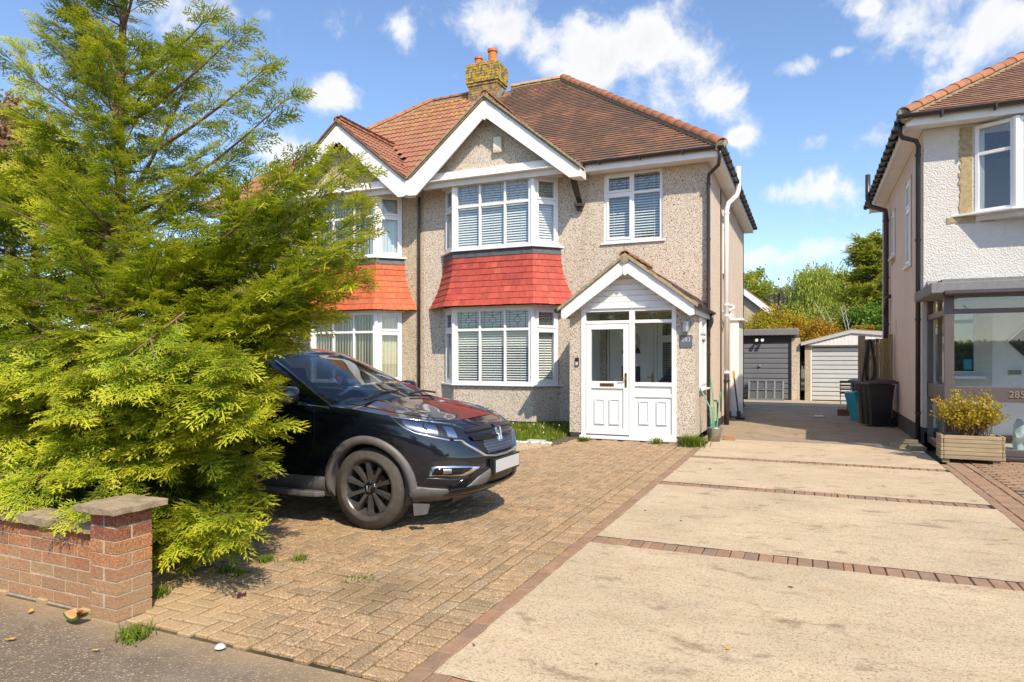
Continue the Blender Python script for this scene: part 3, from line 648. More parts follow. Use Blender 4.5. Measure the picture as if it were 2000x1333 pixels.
    # --- windows of the bay
    for (z0, z1, tr, up) in ((.941, 2.635, 2.16, 0), (3.979, 5.489, 4.96, 1)):
        segs = ((A,B),(B,C),(C,Dp))
        for s, (p, q) in enumerate(segs):
            d = q-p; w = d.length; u_ = d.normalized(); n_ = Vector((u_.y, -u_.x, 0)); n_ = n_ if n_.y < 0 else -n_
            g0 = .035; O = p+u_*g0; w2 = w-2*g0
            fr = window(H, O, u_, n_, w2, z0, z1, [0,.335,.665,1] if s == 1 else [0,1], tr, () if s == 1 else (0,), 'bay_window', lead=R, leadm='grey_metal' if up else 'lead', glass='glass', leadw=.0042)
            if R: venetian(fr, O, u_, n_, .02, w2-.02, z0+.03, z1-.03, tilt=.95 if up else .68, pitch=.056 if up else .054, back=.12)
            else: vertical_blind(fr, O, u_, n_, .05, w2-.03, z0+.03, z1-.03, 'blind_teal' if up else 'blind_cream', ang=.45 if up else .5, back=.14)
        po = MB()
        for p in (B, C):
            sx = .05; po.prism([(p.x+sx*math.cos(a), p.y+.01+sx*math.sin(a), z0) for a in [math.pi*(k+.5)/4 for k in range(8)]], (0,0,z1-z0))
        po.build('corner_post', MT['upvc'], H)
    # --- flat first-floor window
    wO = Vector((min(mx(-4.0), mx(-2.743)), YW-.001, 0))
    fr = window(H, wO+Vector((0,.03,0)), UX, NY, 1.257, 3.98, 5.47, [0,.5,1], 5.02, (0,), 'window', lead=R, leadm='lead', sill=True)
    if R: venetian(fr, wO+Vector((0,.03,0)), UX, NY, .02, 1.23, 4.0, 5.45, tilt=.70, pitch=.056, back=.14)
    else: vertical_blind(fr, wO, UX, NY, .05, 1.2, 4.0, 5.45, 'blind_teal')
    if R:
        fr = window(H, (XW+.012,YW+2.551,0), (0,1,0), (1,0,0), .5, 3.55, 5.05, [0,1], 4.55, (0,), 'side_window', lead=False, sill=True)
        fr = window(H, (XW+.012,YW+4.601,0), (0,1,0), (1,0,0), .9, .95, 2.1, [0,1], None, (), 'side_window', lead=False, sill=True)
    # --- main roof
    rf = MB(); e0 = mx(AX); xe, xh = mx(XEV), mx(XH)
    rb = 22.5; T = Vector((0,0,-.04))
    pts = dict(a=(e0,YE,ZE), b=(xe,YE,ZE), c=(xh,YR,ZR), d=(e0,YR,ZR), e=(xe,rb,ZE), f=(e0,rb,ZE))
    P = {k: Vector(v) for k, v in pts.items()}
    rf.add([P[k]+T for k in 'abcdef'], [(0,1,2,3),(1,4,2),(3,2,4,5)])
    roof = rf.build('roof', MT['tile_plain' if R else 'tile_concrete'], H)
    up = Vector((0, YR-YE, ZR-ZE)); Hs = up.length; up.normalize(); nrm = Vector((0,-up.z,up.y))
    gv = lambda x: (GZ-GS*abs(x-mx(GX)) - ZE)/SL/ (up.y)           # how far up the slope the gable covers
    x0_, x1_ = sorted((e0, xe)); Lm = x1_-x0_
    def ins(u_, v_):
        x = x0_+u_; k = v_/Hs; hipx = P['b'].x+(P['c'].x-P['b'].x)*k
        if (x > hipx if R else x < hipx): return False
        if abs(x-mx(GX)) < 2.35 and v_ < gv(x)-.02: return False
        if abs(x-mx(AX)) < .72 and abs(v_-Hs) < .55: return False
        return v_ < Hs
    if R:
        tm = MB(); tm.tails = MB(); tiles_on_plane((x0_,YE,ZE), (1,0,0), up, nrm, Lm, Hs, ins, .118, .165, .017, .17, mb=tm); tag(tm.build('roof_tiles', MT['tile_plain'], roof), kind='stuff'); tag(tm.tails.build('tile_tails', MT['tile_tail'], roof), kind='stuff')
    else:
        wt = wavy_tile(.30, .40, .02, .025)
        tiles_on_plane((x0_,YE,ZE), (1,0,0), up, nrm, Lm, Hs, ins, .325, .298, .018, .40, pieces=('roof_tile', wt, 'tile_concrete', roof), stag=False)
    half_round('ridge_tile', P['d']+Vector((sg*.55,0,0)), P['c'], .115, 'ridge_pink' if R else 'ridge_orange', roof)
    half_round('hip_tile', P['b']+Vector((0,.0,.0)), P['c'], .125, 'ridge_orange', roof, .32, .045)
    if R: ec = MB(); ec.lathe([(.0,0),(.10,.001),(.115,.02)], P['b']+Vector((.0,-.01,.05)), 'Y', 12); ec.build('hip_end_mortar', MT['roof_edge'], roof)
    # --- gable over the bay
    gx = mx(GX); vy = YE+(GZ-ZE)/SL
    gr = MB(); hwR = 2.20; hwL = abs(GX-AX)-.01; wl, wr = (hwL, hwR) if R else (hwR, hwL)
    def gslope(sx, w_):
        zlow = GZ-GS*w_; ylow = max(GY, YE+(zlow-ZE)/SL)
        return [Vector((gx,GY,GZ)), Vector((gx+sx*w_,GY,zlow)), Vector((gx+sx*w_,max(ylow,GY+.3),zlow)), Vector((gx,vy,GZ))]
    for sx, w_ in ((-1,wl),(1,wr)):
        q = gslope(sx, w_); gr.prism([p-Vector((0,0,.075)) for p in q], (0,0,.045))
    gable = gr.build('gable_roof', MT['roof_edge'], H)
    gt = MB()
    for sx, w_ in ((-1,wl),(1,wr)):
        q = gslope(sx, w_); upv = (q[0]-q[1]).normalized(); exv = Vector((0,1,0)); nv = upv.cross(exv); nv = nv if nv.z > 0 else -nv; LL = (q[0]-q[1]).length
        def ing(u_, v_, w_=w_, q=q, LL=LL): return u_ < (max(q[2].y,GY+.35)-GY)+(vy-q[2].y)*(v_/LL) and v_ < LL
        if R: tiles_on_plane(q[1], exv, upv, nv, 2.4, LL, ing, .108, .165, .012, .16, mb=gt)
        else: tiles_on_plane(q[1], exv, upv, nv, 2.4, LL, ing, .325, .298, .018, .39, pieces=('roof_tile', wt, 'tile_concrete', gable), stag=False)
    if R: tag(gt.build('gable_tiles', MT['tile_plain'], gable), kind='stuff')
    half_round('ridge_tile', (gx,GY+.02,GZ-.02), (gx,vy+.15,GZ-.02), .105, 'ridge_orange', gable, .3)
    ve = MB()          # mortar and tile ends along the verge
    for sx, w_ in ((-1,wl),(1,wr)):
        n = int(w_/.09)
        for k in range(n):
            x = gx+sx*w_*(k+.5)/n; z = GZ-GS*w_*(k+.5)/n; d = Vector((sx*.05,0,-GS*.05)); h = random.uniform(.04,.055); yy = GY-random.uniform(.026,.034)
            c0 = Vector((x,yy,z-.035)); ve.prism([c0-d*1.05, c0+d*1.05, c0+d*1.05+Vector((0,0,h)), c0-d*1.05+Vector((0,0,h))], (0,.25,0))
    ve.build('verge', MT['roof_edge' if R else 'tile_plain'], gable)
    gw = MB(); YG = YF+.02; gl = lambda z: (GZ-.35-z)/GS
    zb_ = 5.56; wlo = min(gl(zb_), 2.0)
    gw.prism([(gx-wlo,YG,zb_),(gx+wlo,YG,zb_),(gx,YG,GZ-.3)], (0,.12,0)); gw.build('gable_wall', MT['pebbledash' if R else 'pebbledash_tan'], H, fix=True)
    bg_ = MB(); YB = GY+.03      # bargeboards: two planks meeting at the apex
    for sx, w_ in ((-1,wl),(1,wr)):
        top = lambda x: GZ-.085-GS*abs(x-gx); xe_ = gx+sx*w_; vt = .40; lowz = 5.27
        pl_ = [(gx,YB,top(gx)),(xe_,YB,top(xe_)),(xe_,YB,lowz),(xe_-sx*.24,YB,lowz),(gx+sx*.0,YB,top(gx)-vt)]
        bb = MB(); bb.prism(pl_, (0,.04,0)); bb.build('bargeboard', MT['white_paint'], H, fix=True, bevel=.004)
    ki = MB(); ki.prism([(gx-.05,YB-.012,GZ-.15),(gx+.05,YB-.012,GZ-.15),(gx+.05,YB-.012,GZ-.52),(gx,YB-.012,GZ-.56),(gx-.05,YB-.012,GZ-.52)], (0,.05,0)); ki.build('apex_block', MT['white_paint'], H, fix=True)
    fb = MB(); fb.box(gx-1.93, gx+1.93, YF-.10, YF-.06, 5.43, 5.75); fb.box(gx-1.93, gx+1.93, YF-.099, YF+.1, 5.75, 5.765); fb.build('tie_board', MT['white_paint'], H, bevel=.004)
    so_ = MB(); so_.box(*sorted((gx-wl+.03, gx+wr-.03)), GY+.08, YW-.002, 5.552, 5.57); so_.build('soffit', MT['white_paint'], H)
    be = MB(); xq = gx+(wr if R else -wl)-(.12 if R else -.12)
    be.box(xq-.12, xq+.12, GY+.07, YE+.1, 5.28, 5.52); be.build('gable_box_end', MT['white_paint'], H, bevel=.004)
    if R:
        cb = MB(); xb = -4.52; K = 10; P_ = []
        for w_ in (-.055, .055):
            P_.append([(xb+w_, YW-.5+.5*(k/K)**1.6, 5.30-.42*(k/K)) for k in range(K+1)]); P_.append([(xb+w_, YW-.36+.36*(k/K)**1.3, 5.30-.42*(k/K)) for k in range(K+1)])
        cb.grid([P_[0],P_[2],P_[3],P_[1],P_[0]]); cb.box(xb-.085, xb+.085, YW-.16, YW-.005, 4.80, 4.86); cb.box(xb-.06, xb+.06, YW-.10, YW-.005, 4.72, 4.80)
        cb.build('corbel_bracket', MT['brown_timber'], H)
        al = MB(); al.prism([(gx+.10,YG-.005,6.08),(gx+.31,YG-.005,6.08),(gx+.30,YG-.005,6.42),(gx+.11,YG-.005,6.42)], (0,-.10,0)); ao = al.build('alarm_box', MT['alarm_cream'], H, fix=True, bevel=.02)
        a2 = MB(); a2.box(gx+.135, gx+.275, YG-.112, YG-.104, 6.12, 6.20); a2.build('alarm_badge', MT['stone_white'], ao)
    else:
        jb = MB(); jb.box(AX-.10, AX+.10, GY+.02, GY+.25, 5.27, 5.70); jb.box(AX-.035, AX+.035, GY-.0, GY+.02, 5.29, 5.68); jb.build('joint_box', MT['white_paint'], H, bevel=.004)
    # --- eaves
    ev = MB(); xg = mx(-4.32); xs = sorted((xg, mx(XEV+.0)))
    ev.box(xs[0], xs[1]-(.03 if R else 0), YE+.055, YE+.085, 5.45, 5.60); ev.build('fascia', MT['white_board'], H, bevel=.003)
    ev = MB(); ev.box(xs[0]+.01, xs[1]-.04, YE+.086, YW-.002, 5.472, 5.49); ev.build('soffit', MT['white_board'], H)
    if R:
        ev = MB(); ev.box(XEV-.055, XEV-.025, YE+.056, 22.4, 5.46, 5.60); ev.build('fascia', MT['white_board'], H, bevel=.003)
        ev = MB(); ev.box(XW+.002, XEV-.056, YE+.09, 22.4, 5.474, 5.49); ev.build('soffit', MT['white_board'], H)
    gu = MB(); K = 8
    def gutter(p, q, r=.055):
        p, q = Vector(p), Vector(q); t = (q-p).normalized(); s_ = Vector((t.y,-t.x,0)); P_ = []
        for c in (p, q):
            P_.append([c+s_*(r*math.cos(math.pi+math.pi*k/K))+Vector((0,0,r*math.sin(math.pi+math.pi*k/K))) for k in range(K+1)]); 
        P2 = [[c+s_*((r-.006)*math.cos(math.pi+math.pi*k/K))+Vector((0,0,(r-.006)*math.sin(math.pi+math.pi*k/K))) for k in range(K+1)] for c in (q, p)]
        gu.grid([P_[0],P_[1],P2[0],P2[1],P_[0]])
    yg = YE-.01; gutter((xs[0]-.05,yg,5.625), (xs[1]+.06,yg,5.625))
    if R: gutter((XEV+.035,yg,5.625), (XEV+.035,22.45,5.625))
    br = 0
    xx = xs[0]+.35
    while xx < xs[1]: gu.box(xx, xx+.02, yg-.06, yg+.06, 5.555, 5.63); xx += .85
    if R:
        yy = YE+.5
        while yy < 22.3: gu.box(XEV-.03, XEV+.1, yy, yy+.05, 5.555, 5.635); yy += .55
    gu.build('gutter', MT['black_plastic'], H)
    return H
HR = build_house('R'); HL = build_house('L')
# rainwater and soil pipes
def pipe(name, pts, r, m, parent, clips=(), cm=None):
    mb = MB(); mb.tube(pts, r, 10); o = mb.build(name, MT[m], parent, smooth=False)
    for p in o.data.polygons: p.use_smooth = len(p.vertices) == 4
    for c in clips:
        k = MB(); k.tube([Vector(c)-Vector((0,0,.02)), Vector(c)+Vector((0,0,.02))], r*1.25, 10); k.build('pipe_clip', MT[cm or m], o)
    return o
pipe('downpipe', [(XEV-.02,13.52,5.58),(XEV-.03,13.53,5.42),(XEV-.06,13.62,5.30),(-1.80,13.82,5.18),(-1.81,13.86,5.05),(-1.81,13.86,2.46),(-1.81,13.86,.06)], .036, 'brown_pvc', HR, [(-1.81,13.86,z) for z in (5.0,3.9,2.9,1.6,.4)])
pipe('downpipe', [(-8.55,13.88,5.40),(-8.56,13.88,5.2),(-8.56,13.88,.05)], .036, 'brown_pvc', HR, [(-8.56,13.88,z) for z in (4.6,3.2,1.9,.7)])
pipe('soil_pipe', [(-1.46,16.3,5.95),(-1.46,16.3,5.42),(-1.49,16.25,5.28),(-1.66,16.1,5.08),(-1.70,16.08,4.92),(-1.70,16.08,1.15)], .055, 'upvc', HR, [(-1.70,16.08,z) for z in (4.85,2.75,2.5,1.2)])
pipe('soil_pipe', [(-1.70,16.08,1.15),(-1.70,16.08,.0)], .057, 'brown_pvc', HR, [(-1.70,16.08,1.0)])
pipe('waste_pipe', [(-1.9,16.45,2.62),(-1.66,16.42,2.6),(-1.62,16.3,2.5),(-1.69,16.15,2.42)], .03, 'upvc', HR); pipe('waste_pipe', [(-1.9,16.7,2.78),(-1.60,16.66,2.75),(-1.58,16.4,2.68),(-1.68,16.2,2.62)], .035, 'upvc', HR)
pipe('wall_pipe', [(-1.84,14.75,.62),(-1.76,14.75,.62),(-1.74,14.75,.56),(-1.74,14.75,.08)], .02, 'brown_pvc', HR)
pipe('cable', [(-1.815,16.0,5.4),(-1.815,16.0,.3)], .012, 'brown_pvc', HR)
sd = MB(); sd.box(-1.829,-1.62,18.2,19.4,.02,2.5); sd.box(-1.83,-1.50,18.15,19.45,2.5,2.56); sd.build('side_lean_to', MT['upvc'], HR, bevel=.006)
# chimney stack, brick by brick
CX0, CX1, CY0, CY1 = -9.18, -8.24, 17.62, 18.22
ck = MB(); ck.box(CX0+.012, CX1-.012, CY0+.012, CY1-.012, 8.2, 10.12); stack = ck.build('chimney_stack', MT['mortar'], HR)
def brick_mesh(l, w, h):
    return MB().box(-l/2, l/2, -w/2, w/2, -h/2, h/2, .5).mesh('brick')
BM = {}
def bricks_ring(x0, x1, y0, y1, z, parent, m, out=0.0, h=.065, L=.215, joint=.012, row=0, faces='FR'):
    x0, x1, y0, y1 = x0-out, x1+out, y0-out, y1+out
    def run(a, b, horizontal, fixed, sgn):
        n = max(1, round((b-a)/(L+joint))); st = (b-a)/n; e = [a+st*k for k in range(n+1)]
        if row % 2: e = [a]+[q-st/2 for q in e[1:]]+[b]
        for p, q in zip(e, e[1:]):
            l = round(q-p-joint, 3)
            if l < .02: continue
            k = (l, h)
            if k not in BM: BM[k] = brick_mesh(l, .09, h)
            c = ((p+q)/2, fixed+sgn*.045, z) if horizontal else (fixed+sgn*.045, (p+q)/2, z)
            M4 = Matrix.Translation(c) @ (Matrix.Identity(4) if horizontal else Matrix.Rotation(math.pi/2,4,'Z')) @ Matrix.Rotation(random.gauss(0,.006),4,'Z')
            piece('brick', BM[k], MT[m], parent, M4)
    if 'F' in faces: run(x0, x1, True, y0, 1)
    if 'R' in faces: run(y0+.1 if 'F' in faces else y0, y1, False, x1, -1)
    if 'L' in faces: run(y0+.1, y1, False, x0, 1)
    if 'B' in faces: run(x0+.1, x1-.1, True, y1, -1)
z = 8.62; row = 0
while z < 10.12:
    out = .06 if z > 9.62 else (.03 if z > 9.52 else 0)
    bricks_ring(CX0, CX1, CY0, CY1, z+.0325, stack, 'chimney_brick', out, row=row, faces='FR' if z < 9.5 else 'FRLB'); z += .077; row += 1
cap = MB(); cap.prism([(CX0-.02,CY0-.02,z-.005),(CX1+.02,CY0-.02,z-.005),(CX1+.02,CY1+.02,z-.005),(CX0-.02,CY1+.02,z-.005)], (0,0,.05)); cap.build('flaunching', MT['chimney_brick'], stack, bevel=.02)
for (x, r, h) in ((-8.98,.105,.30),(-8.52,.125,.46)):
    p = MB(); p.lathe([(r*1.0,0),(r*.98,h*.78),(r*.98,h*.80),(r*1.22,h*.84),(r*1.22,h),(r*.95,h),(r*.85,0)], (x,17.92,z+.03), 'Z', 20); p.build('chimney_pot', MT['terracotta'], stack, smooth=False)
fl = MB(); fl.prism([(-8.24,17.55,9.05),(-8.10,17.50,8.99),(-8.10,17.9,9.36),(-8.24,17.9,9.42)], (0,-.02,.03)); fl.build('lead_flashing', MT['grey_metal'], stack)
# ------------------------------------------------------------------ the porch, a part of the main house
def porch():
    H = HR; YP = 12.25; UX = Vector((1,0,0)); NY = Vector((0,-1,0)); x0, x1 = -4.19, -1.84
    mb = MB(); mb.box(x0, -3.955, YP+.02, YP+.22, .10, 2.50); mb.box(x0, x0+.1, YP+.22, YW-.002, .10, 2.50); mb.build('porch_wall', MT['pebbledash'], H)
    q = MB(); q.box(x0+.101, x0+.115, YP+.221, YW-.004, .1, 2.48); q.build('plaster_lining', MT['plaster'], H)
    mb = MB(); mb.box(-2.165, x1, YP+.02, YP+.22, .10, 2.50)
    holed(mb, (x1,YP+.2201,0), (0,1,0), (1,0,0), 0, YW-YP-.224, .10, 2.50, [(.35,1.15,.95,2.32)], .1)
    mb.build('porch_wall', MT['pebbledash'], H)
    pl = MB(); pl.box(x0+.012, -3.97, YP+.03, YP+.3, 0, .099); pl.box(-2.15, x1-.012, YP+.03, YP+.3, 0, .099); pl.build('plinth', MT['plinth'], H)
    fl = MB(); fl.box(-4.08, -1.96, YP+.1, YW+2.4, .02, .10); fl.build('porch_floor', MT['stone_white'], H)
    fl = MB(); fl.box(-4.08, -1.96, YP+.12, YW-.01, 2.47, 2.495); fl.build('porch_ceiling', MT['white_board'], H)
    th = MB(); th.box(-3.97, -2.15, YP-.07, YP+.1, 0, .062); th.build('threshold', MT['upvc'], H, bevel=.008)
    # frame
    fr = MB(); b = lambda a,c,d,e,n0=-.07,n1=0: fr.obox((0,YP,0), UX, NY, a, c, d, e, n0, n1)
    b(-3.955,-3.865,.063,2.45); b(-2.245,-2.165,.063,2.45); b(-3.025,-2.925,.063,2.45); b(-3.865,-3.025,2.39,2.45); b(-2.925,-2.245,2.39,2.45)
    b(-3.865,-3.025,2.165,2.225); b(-2.925,-2.245,2.165,2.225); b(-2.925,-2.245,.063,.12); b(-2.925,-2.245,1.0,1.075); b(-2.925,-2.245,.80,.86,-.07,-.006)
    b(-2.925,-2.245,.12,1.0,-.05,-.03)
    F_ = fr.build('porch_frame', MT['upvc'], H, bevel=.006)
    for (a, c, d, e) in ((-3.865,-3.025,2.225,2.39),(-2.925,-2.245,2.225,2.39),(-2.925,-2.245,1.075,2.165)):
        g = MB(); g.obox((0,YP,0), UX, NY, a, c, d, e, -.045, -.035); g.build('pane', MT['glass'], F_)
    def raised(a, c, d, e, parent):
        q = MB(); q.obox((0,YP,0), UX, NY, a, c, d, e, -.03, -.018); 
        for s in ((a,c,d,d+.022),(a,c,e-.022,e),(a,a+.022,d+.022,e-.022),(c-.022,c,d+.022,e-.022)): q.obox((0,YP,0), UX, NY, *s, -.018, -.004)
        q.build('raised_panel', MT['upvc'], parent, bevel=.004)
    raised(-2.845,-2.655,.30,.735,F_); raised(-2.52,-2.33,.30,.735,F_)
    dr = MB(); b = lambda a,c,d,e,n0=-.06,n1=.008: dr.obox((0,YP,0), UX, NY, a, c, d, e, n0, n1)
    b(-3.855,-3.755,.09,2.155); b(-3.135,-3.035,.09,2.155); b(-3.755,-3.135,2.06,2.155); b(-3.755,-3.135,.09,.20); b(-3.755,-3.135,.95,1.085)
    b(-3.755,-3.135,.20,.95,-.04,-.02)
    D_ = dr.build('porch_door', MT['upvc'], H, bevel=.006)
    g = MB(); g.obox((0,YP,0), UX, NY, -3.755, -3.135, 1.085, 2.06, -.035, -.025); g.build('pane', MT['glass'], D_)
    for (a, c) in ((-3.69,-3.49),(-3.40,-3.20)):
        q = MB(); q.obox((0,YP,0), UX, NY, a, c, .28, .755, -.02, -.006)
        for s in ((a,c,.28,.302),(a,c,.733,.755),(a,a+.022,.302,.733),(c-.022,c,.302,.733)): q.obox((0,YP,0), UX, NY, *s, -.006, .008)
        q.build('raised_panel', MT['upvc'], D_, bevel=.004)
    q = MB(); q.box(-3.58,-3.31,YP-.016,YP-.008,.99,1.05); q.box(-3.56,-3.33,YP-.022,YP-.016,1.0,1.04); q.build('letter_plate', MT['brass'], D_, bevel=.003)
    q = MB(); q.box(-3.10,-3.065,YP-.02,YP-.008,.98,1.24); q.tube([(-3.082,YP-.02,1.14),(-3.082,YP-.06,1.14),(-3.10,YP-.066,1.14),(-3.20,YP-.064,1.135)], .009, 8); q.build('door_handle', MT['brass'], D_)
    # lamp, plaque, bell
    q = MB(); q.lathe([(.0,0),(.06,0),(.06,.18),(.0,.18)], (-1.985,YP-.045,1.995), 'Z', 18); q.box(-2.01,-1.96,YP-.02,YP+.02,2.02,2.15); q.build('wall_lamp', MT['zinc'], H)
    q = MB(); q.box(-2.10,-1.885,YP-.002,YP+.02,1.715,1.935); pq = q.build('number_plaque', MT['slate'], H)
    tm = text_mesh('283', .11, .002); me = tm; piece('plaque_number', me, MT['grey_pipe'], pq, Matrix.Translation((-1.99,YP-.004,1.85)) @ Matrix.Rotation(math.pi/2,4,'X'))
    q = MB(); q.box(-4.075,-4.0,YP-.012,YP+.02,1.37,1.53); db = q.build('doorbell', MT['black_plastic'], H, bevel=.008); q = MB(); q.box(-4.062,-4.013,YP-.02,YP-.012,1.385,1.45); q.build('bell_button', MT['grey_pipe'], db)
    # side window
    fr = window(H, (x1+.012,YP+.571,0), (0,1,0), (1,0,0), .8, .95, 2.32, [0,1], 1.95, (0,), 'porch_side_window', lead=False, sill=True)
    # gable and roof
    gx, gz, gs = -3.045, 3.36, .735; yb = YP-.22; hw = 1.235
    for sx in (-1, 1):
        t = lambda x: gz-gs*abs(x-gx)
        pl_ = [(gx,yb,t(gx)),(gx+sx*hw,yb,t(gx+sx*hw)),(gx+sx*hw,yb,t(gx+sx*hw)-.17),(gx+sx*(hw-.08),yb,t(gx+sx*hw)-.19),(gx,yb,t(gx)-.27)]
        q = MB(); q.prism(pl_, (0,.035,0)); q.build('bargeboard', MT['white_paint'], H, fix=True, bevel=.004)
    q = MB(); q.prism([(gx-.04,yb-.012,gz-.06),(gx+.04,yb-.012,gz-.06),(gx+.04,yb-.012,gz-.30),(gx,yb-.012,gz-.335),(gx-.04,yb-.012,gz-.30)], (0,.04,0)); q.build('apex_block', MT['white_paint'], H, fix=True)
    n = 6
    for k in range(n):
        z0, z1 = 2.47+.105*k, 2.47+.105*(k+1)-.006; w0, w1 = (gz-.12-z0)/gs, (gz-.12-z1)/gs
        q = MB(); q.prism([(gx-w0,YP+.01,z0),(gx+w0,YP+.01,z0),(gx+w1,YP-.004,z1),(gx-w1,YP-.004,z1)], (0,.05,0)); q.build('cladding_board', MT['white_board'], H, fix=True)
    q = MB(); q.box(-4.02, -2.08, YP-.03, YP+.02, 2.45, 2.472); q.build('cladding_trim', MT['upvc'], H)
    rb = MB(); lo = gz+.02-gs*(hw+.03)
    for sx in (-1, 1): rb.prism([(gx,yb-.02,gz),(gx+sx*(hw+.03),yb-.02,lo-.02),(gx+sx*(hw+.03),YW-.003,lo-.02),(gx,YW-.003,gz)], (0,0,.03))
    roof = rb.build('porch_roof', MT['roof_edge'], H)
    tm = brick_mesh(.163, .17, .014); me = MB().box(-.081,.081,0,.17,-.014,0,.5).mesh('porch_tile')
    for sx in (-1, 1):
        a = Vector((gx+sx*(hw+.06), yb-.03, lo-.02)); b_ = Vector((gx, yb-.03, gz+.035)); up = (b_-a).normalized(); LL = (b_-a).length; ex = Vector((0,1,0)); nv = up.cross(ex); nv = nv if nv.z > 0 else -nv
        tiles_on_plane(a, ex, up, nv, YW-yb, LL, lambda u,v,LL=LL: v < LL-.04 and u < YW-yb+.02, .11, .165, .013, .17, pieces=('porch_tile', me, 'tile_concrete', roof))
        vm = MB(); m_ = 14
        for k in range(m_):
            p = a+(b_-a)*((k+.5)/m_); d = (b_-a)/m_*.53; h = random.uniform(.03,.055); vm.prism([p-d+Vector((0,random.uniform(-.018,-.01),-.02)), p+d+Vector((0,random.uniform(-.018,-.01),-.02)), p+d+Vector((0,-.01,h)), p-d+Vector((0,-.01,h))], (0,.12,0))
        vm.build('verge_mortar', MT['roof_edge'], roof)
    half_round('ridge_tile', (gx,yb-.04,gz+.0), (gx,YW,gz+.0), .10, 'ridge_orange', roof, .3)
    fm = MB(); fm.prism([(gx+.2,YW-.012,gz-.08),(gx+hw,YW-.012,lo+.14),(gx+hw,YW-.012,lo+.10),(gx+.2,YW-.012,gz-.13)], (0,-.008,0)); fm.build('lead_flashing', MT['lead'], roof, fix=True)
    for sx in (-1, 1):
        gu = MB(); xg = gx+sx*(hw+.085); K = 8; P_ = []
        for yy in (yb-.02, YW-.01): P_.append([(xg+.05*math.cos(math.pi+math.pi*k/K), yy, lo-.02+.05*math.sin(math.pi+math.pi*k/K)) for k in range(K+1)])
        for yy in (YW-.01, yb-.02): P_.append([(xg+.045*math.cos(math.pi+math.pi*k/K), yy, lo-.02+.045*math.sin(math.pi+math.pi*k/K)) for k in range(K+1)])
        P_.append(P_[0]); gu.grid(P_); gu.lathe([(0,-.004),(.05,-.004),(.05,.004)], (xg,yb-.02,lo-.03), 'Y', 12); gu.build('gutter', MT['black_plastic'], roof)
        q = MB(); q.box(xg-.075, xg-.06, yb+.05, YW-.01, lo-.16, lo-.03) if sx > 0 else q.box(xg+.06, xg+.075, yb+.05, YW-.01, lo-.16, lo-.03); q.build('fascia', MT['white_board'], roof)
    pipe('downpipe', [(gx+hw+.085,13.70,lo-.06),(gx+hw+.085,13.72,lo-.22),(-1.795,13.80,lo-.36),(-1.805,13.86,lo-.5)], .032, 'brown_pvc', H)
    # the inner front door and the window beside it, in the house wall
    q = MB(); YI = YW+.06; q.box(-3.94,-3.90,YI,YI+.08,.11,2.34); q.box(-2.93,-2.87,YI,YI+.08,.11,2.34); q.box(-3.90,-2.93,YI,YI+.08,2.26,2.34); q.box(-3.89,-2.94,YI+.02,YI+.07,.11,2.25); I_ = q.build('front_door', MT['upvc'], H, bevel=.004)
    for (a, c, d, e) in ((-3.62,-3.22,.85,1.35),):
        q = MB(); q.box(a-.03,c+.03,YI+.005,YI+.019,d-.03,e+.03); q.build('door_light_frame', MT['upvc'], I_); q = MB(); q.box(a,a+.12,YI-.002,YI+.004,d,e); q.box(c-.12,c,YI-.002,YI+.004,d,e); q.build('door_light', MT['dark_interior'], I_)
    q = MB(); cx = -3.42; P_ = [(cx+.2*math.cos(math.pi*k/12), YI+.012, 1.62+.2*math.sin(math.pi*k/12)) for k in range(13)]; q.prism(P_, (0,.006,0)); q.build('fanlight', MT['dark_interior'], I_, fix=True)
    q = MB()
    for k in range(22):
        a = 2*math.pi*k/22; q.tube([(cx+.15*math.cos(a),YI-.01,1.88+.15*math.sin(a)),(cx+.21*math.cos(a+.15),YI-.03,1.88+.21*math.sin(a+.15)),(cx+.17*math.cos(a+.3),YI-.01,1.88+.17*math.sin(a+.3))], .014, 5)
    tag(q.build('door_wreath', MT['stone_white']), 'white wreath hung on the front door inside the porch', 'wreath')
    q = MB(); q.box(-2.985,-2.955,YI+.0,YI+.015,.98,1.22); q.tube([(-2.97,YI,1.12),(-2.97,YI-.04,1.12),(-3.08,YI-.045,1.12)], .009, 8); q.build('door_handle', MT['brass'], I_)
    iw = window(H, (-2.86,YI-.01,0), UX, NY, .74, 1.05, 2.34, [0,1], 1.92, (0,), 'hall_window', lead=True)
    venetian(iw, (-2.86,YI-.01,0), UX, NY, .04, .70, 1.1, 2.3, tilt=.35, back=.1)
    q = MB(); q.box(-2.87,-2.1,YI-.02,YI+.06,.11,1.04); q.build('hall_panel', MT['white_board'], H)
    # a folded pushchair standing in the porch
    pc = thing('pushchair', 'dark folded pushchair standing inside the white porch behind its glass', 'pushchair', (-2.35,12.9,.10))
    q = MB(); q.prism([(-2.62,12.7,1.02),(-2.30,12.7,1.42),(-2.16,12.7,1.35),(-2.10,12.7,.95),(-2.4,12.7,.75)], (0,.35,0)); q.build('hood', MT['seat_fabric'], pc, fix=True, bevel=.03)
    q = MB(); q.tube([(-2.58,12.72,.14),(-2.42,12.74,.8),(-2.22,12.74,1.38),(-2.14,12.76,1.48)], .014, 8); q.tube([(-2.2,12.72,.14),(-2.35,12.74,.8),(-2.45,12.76,1.2)], .014, 8); q.build('push_frame', MT['grey_metal'], pc)
    for x in (-2.58, -2.2): q = MB(); q.lathe([(.03,-.02),(.085,-.02),(.085,.02),(.03,.02)], (x,12.72,.19), 'Y', 16); q.build('wheel', MT['rubber'], pc)
porch()
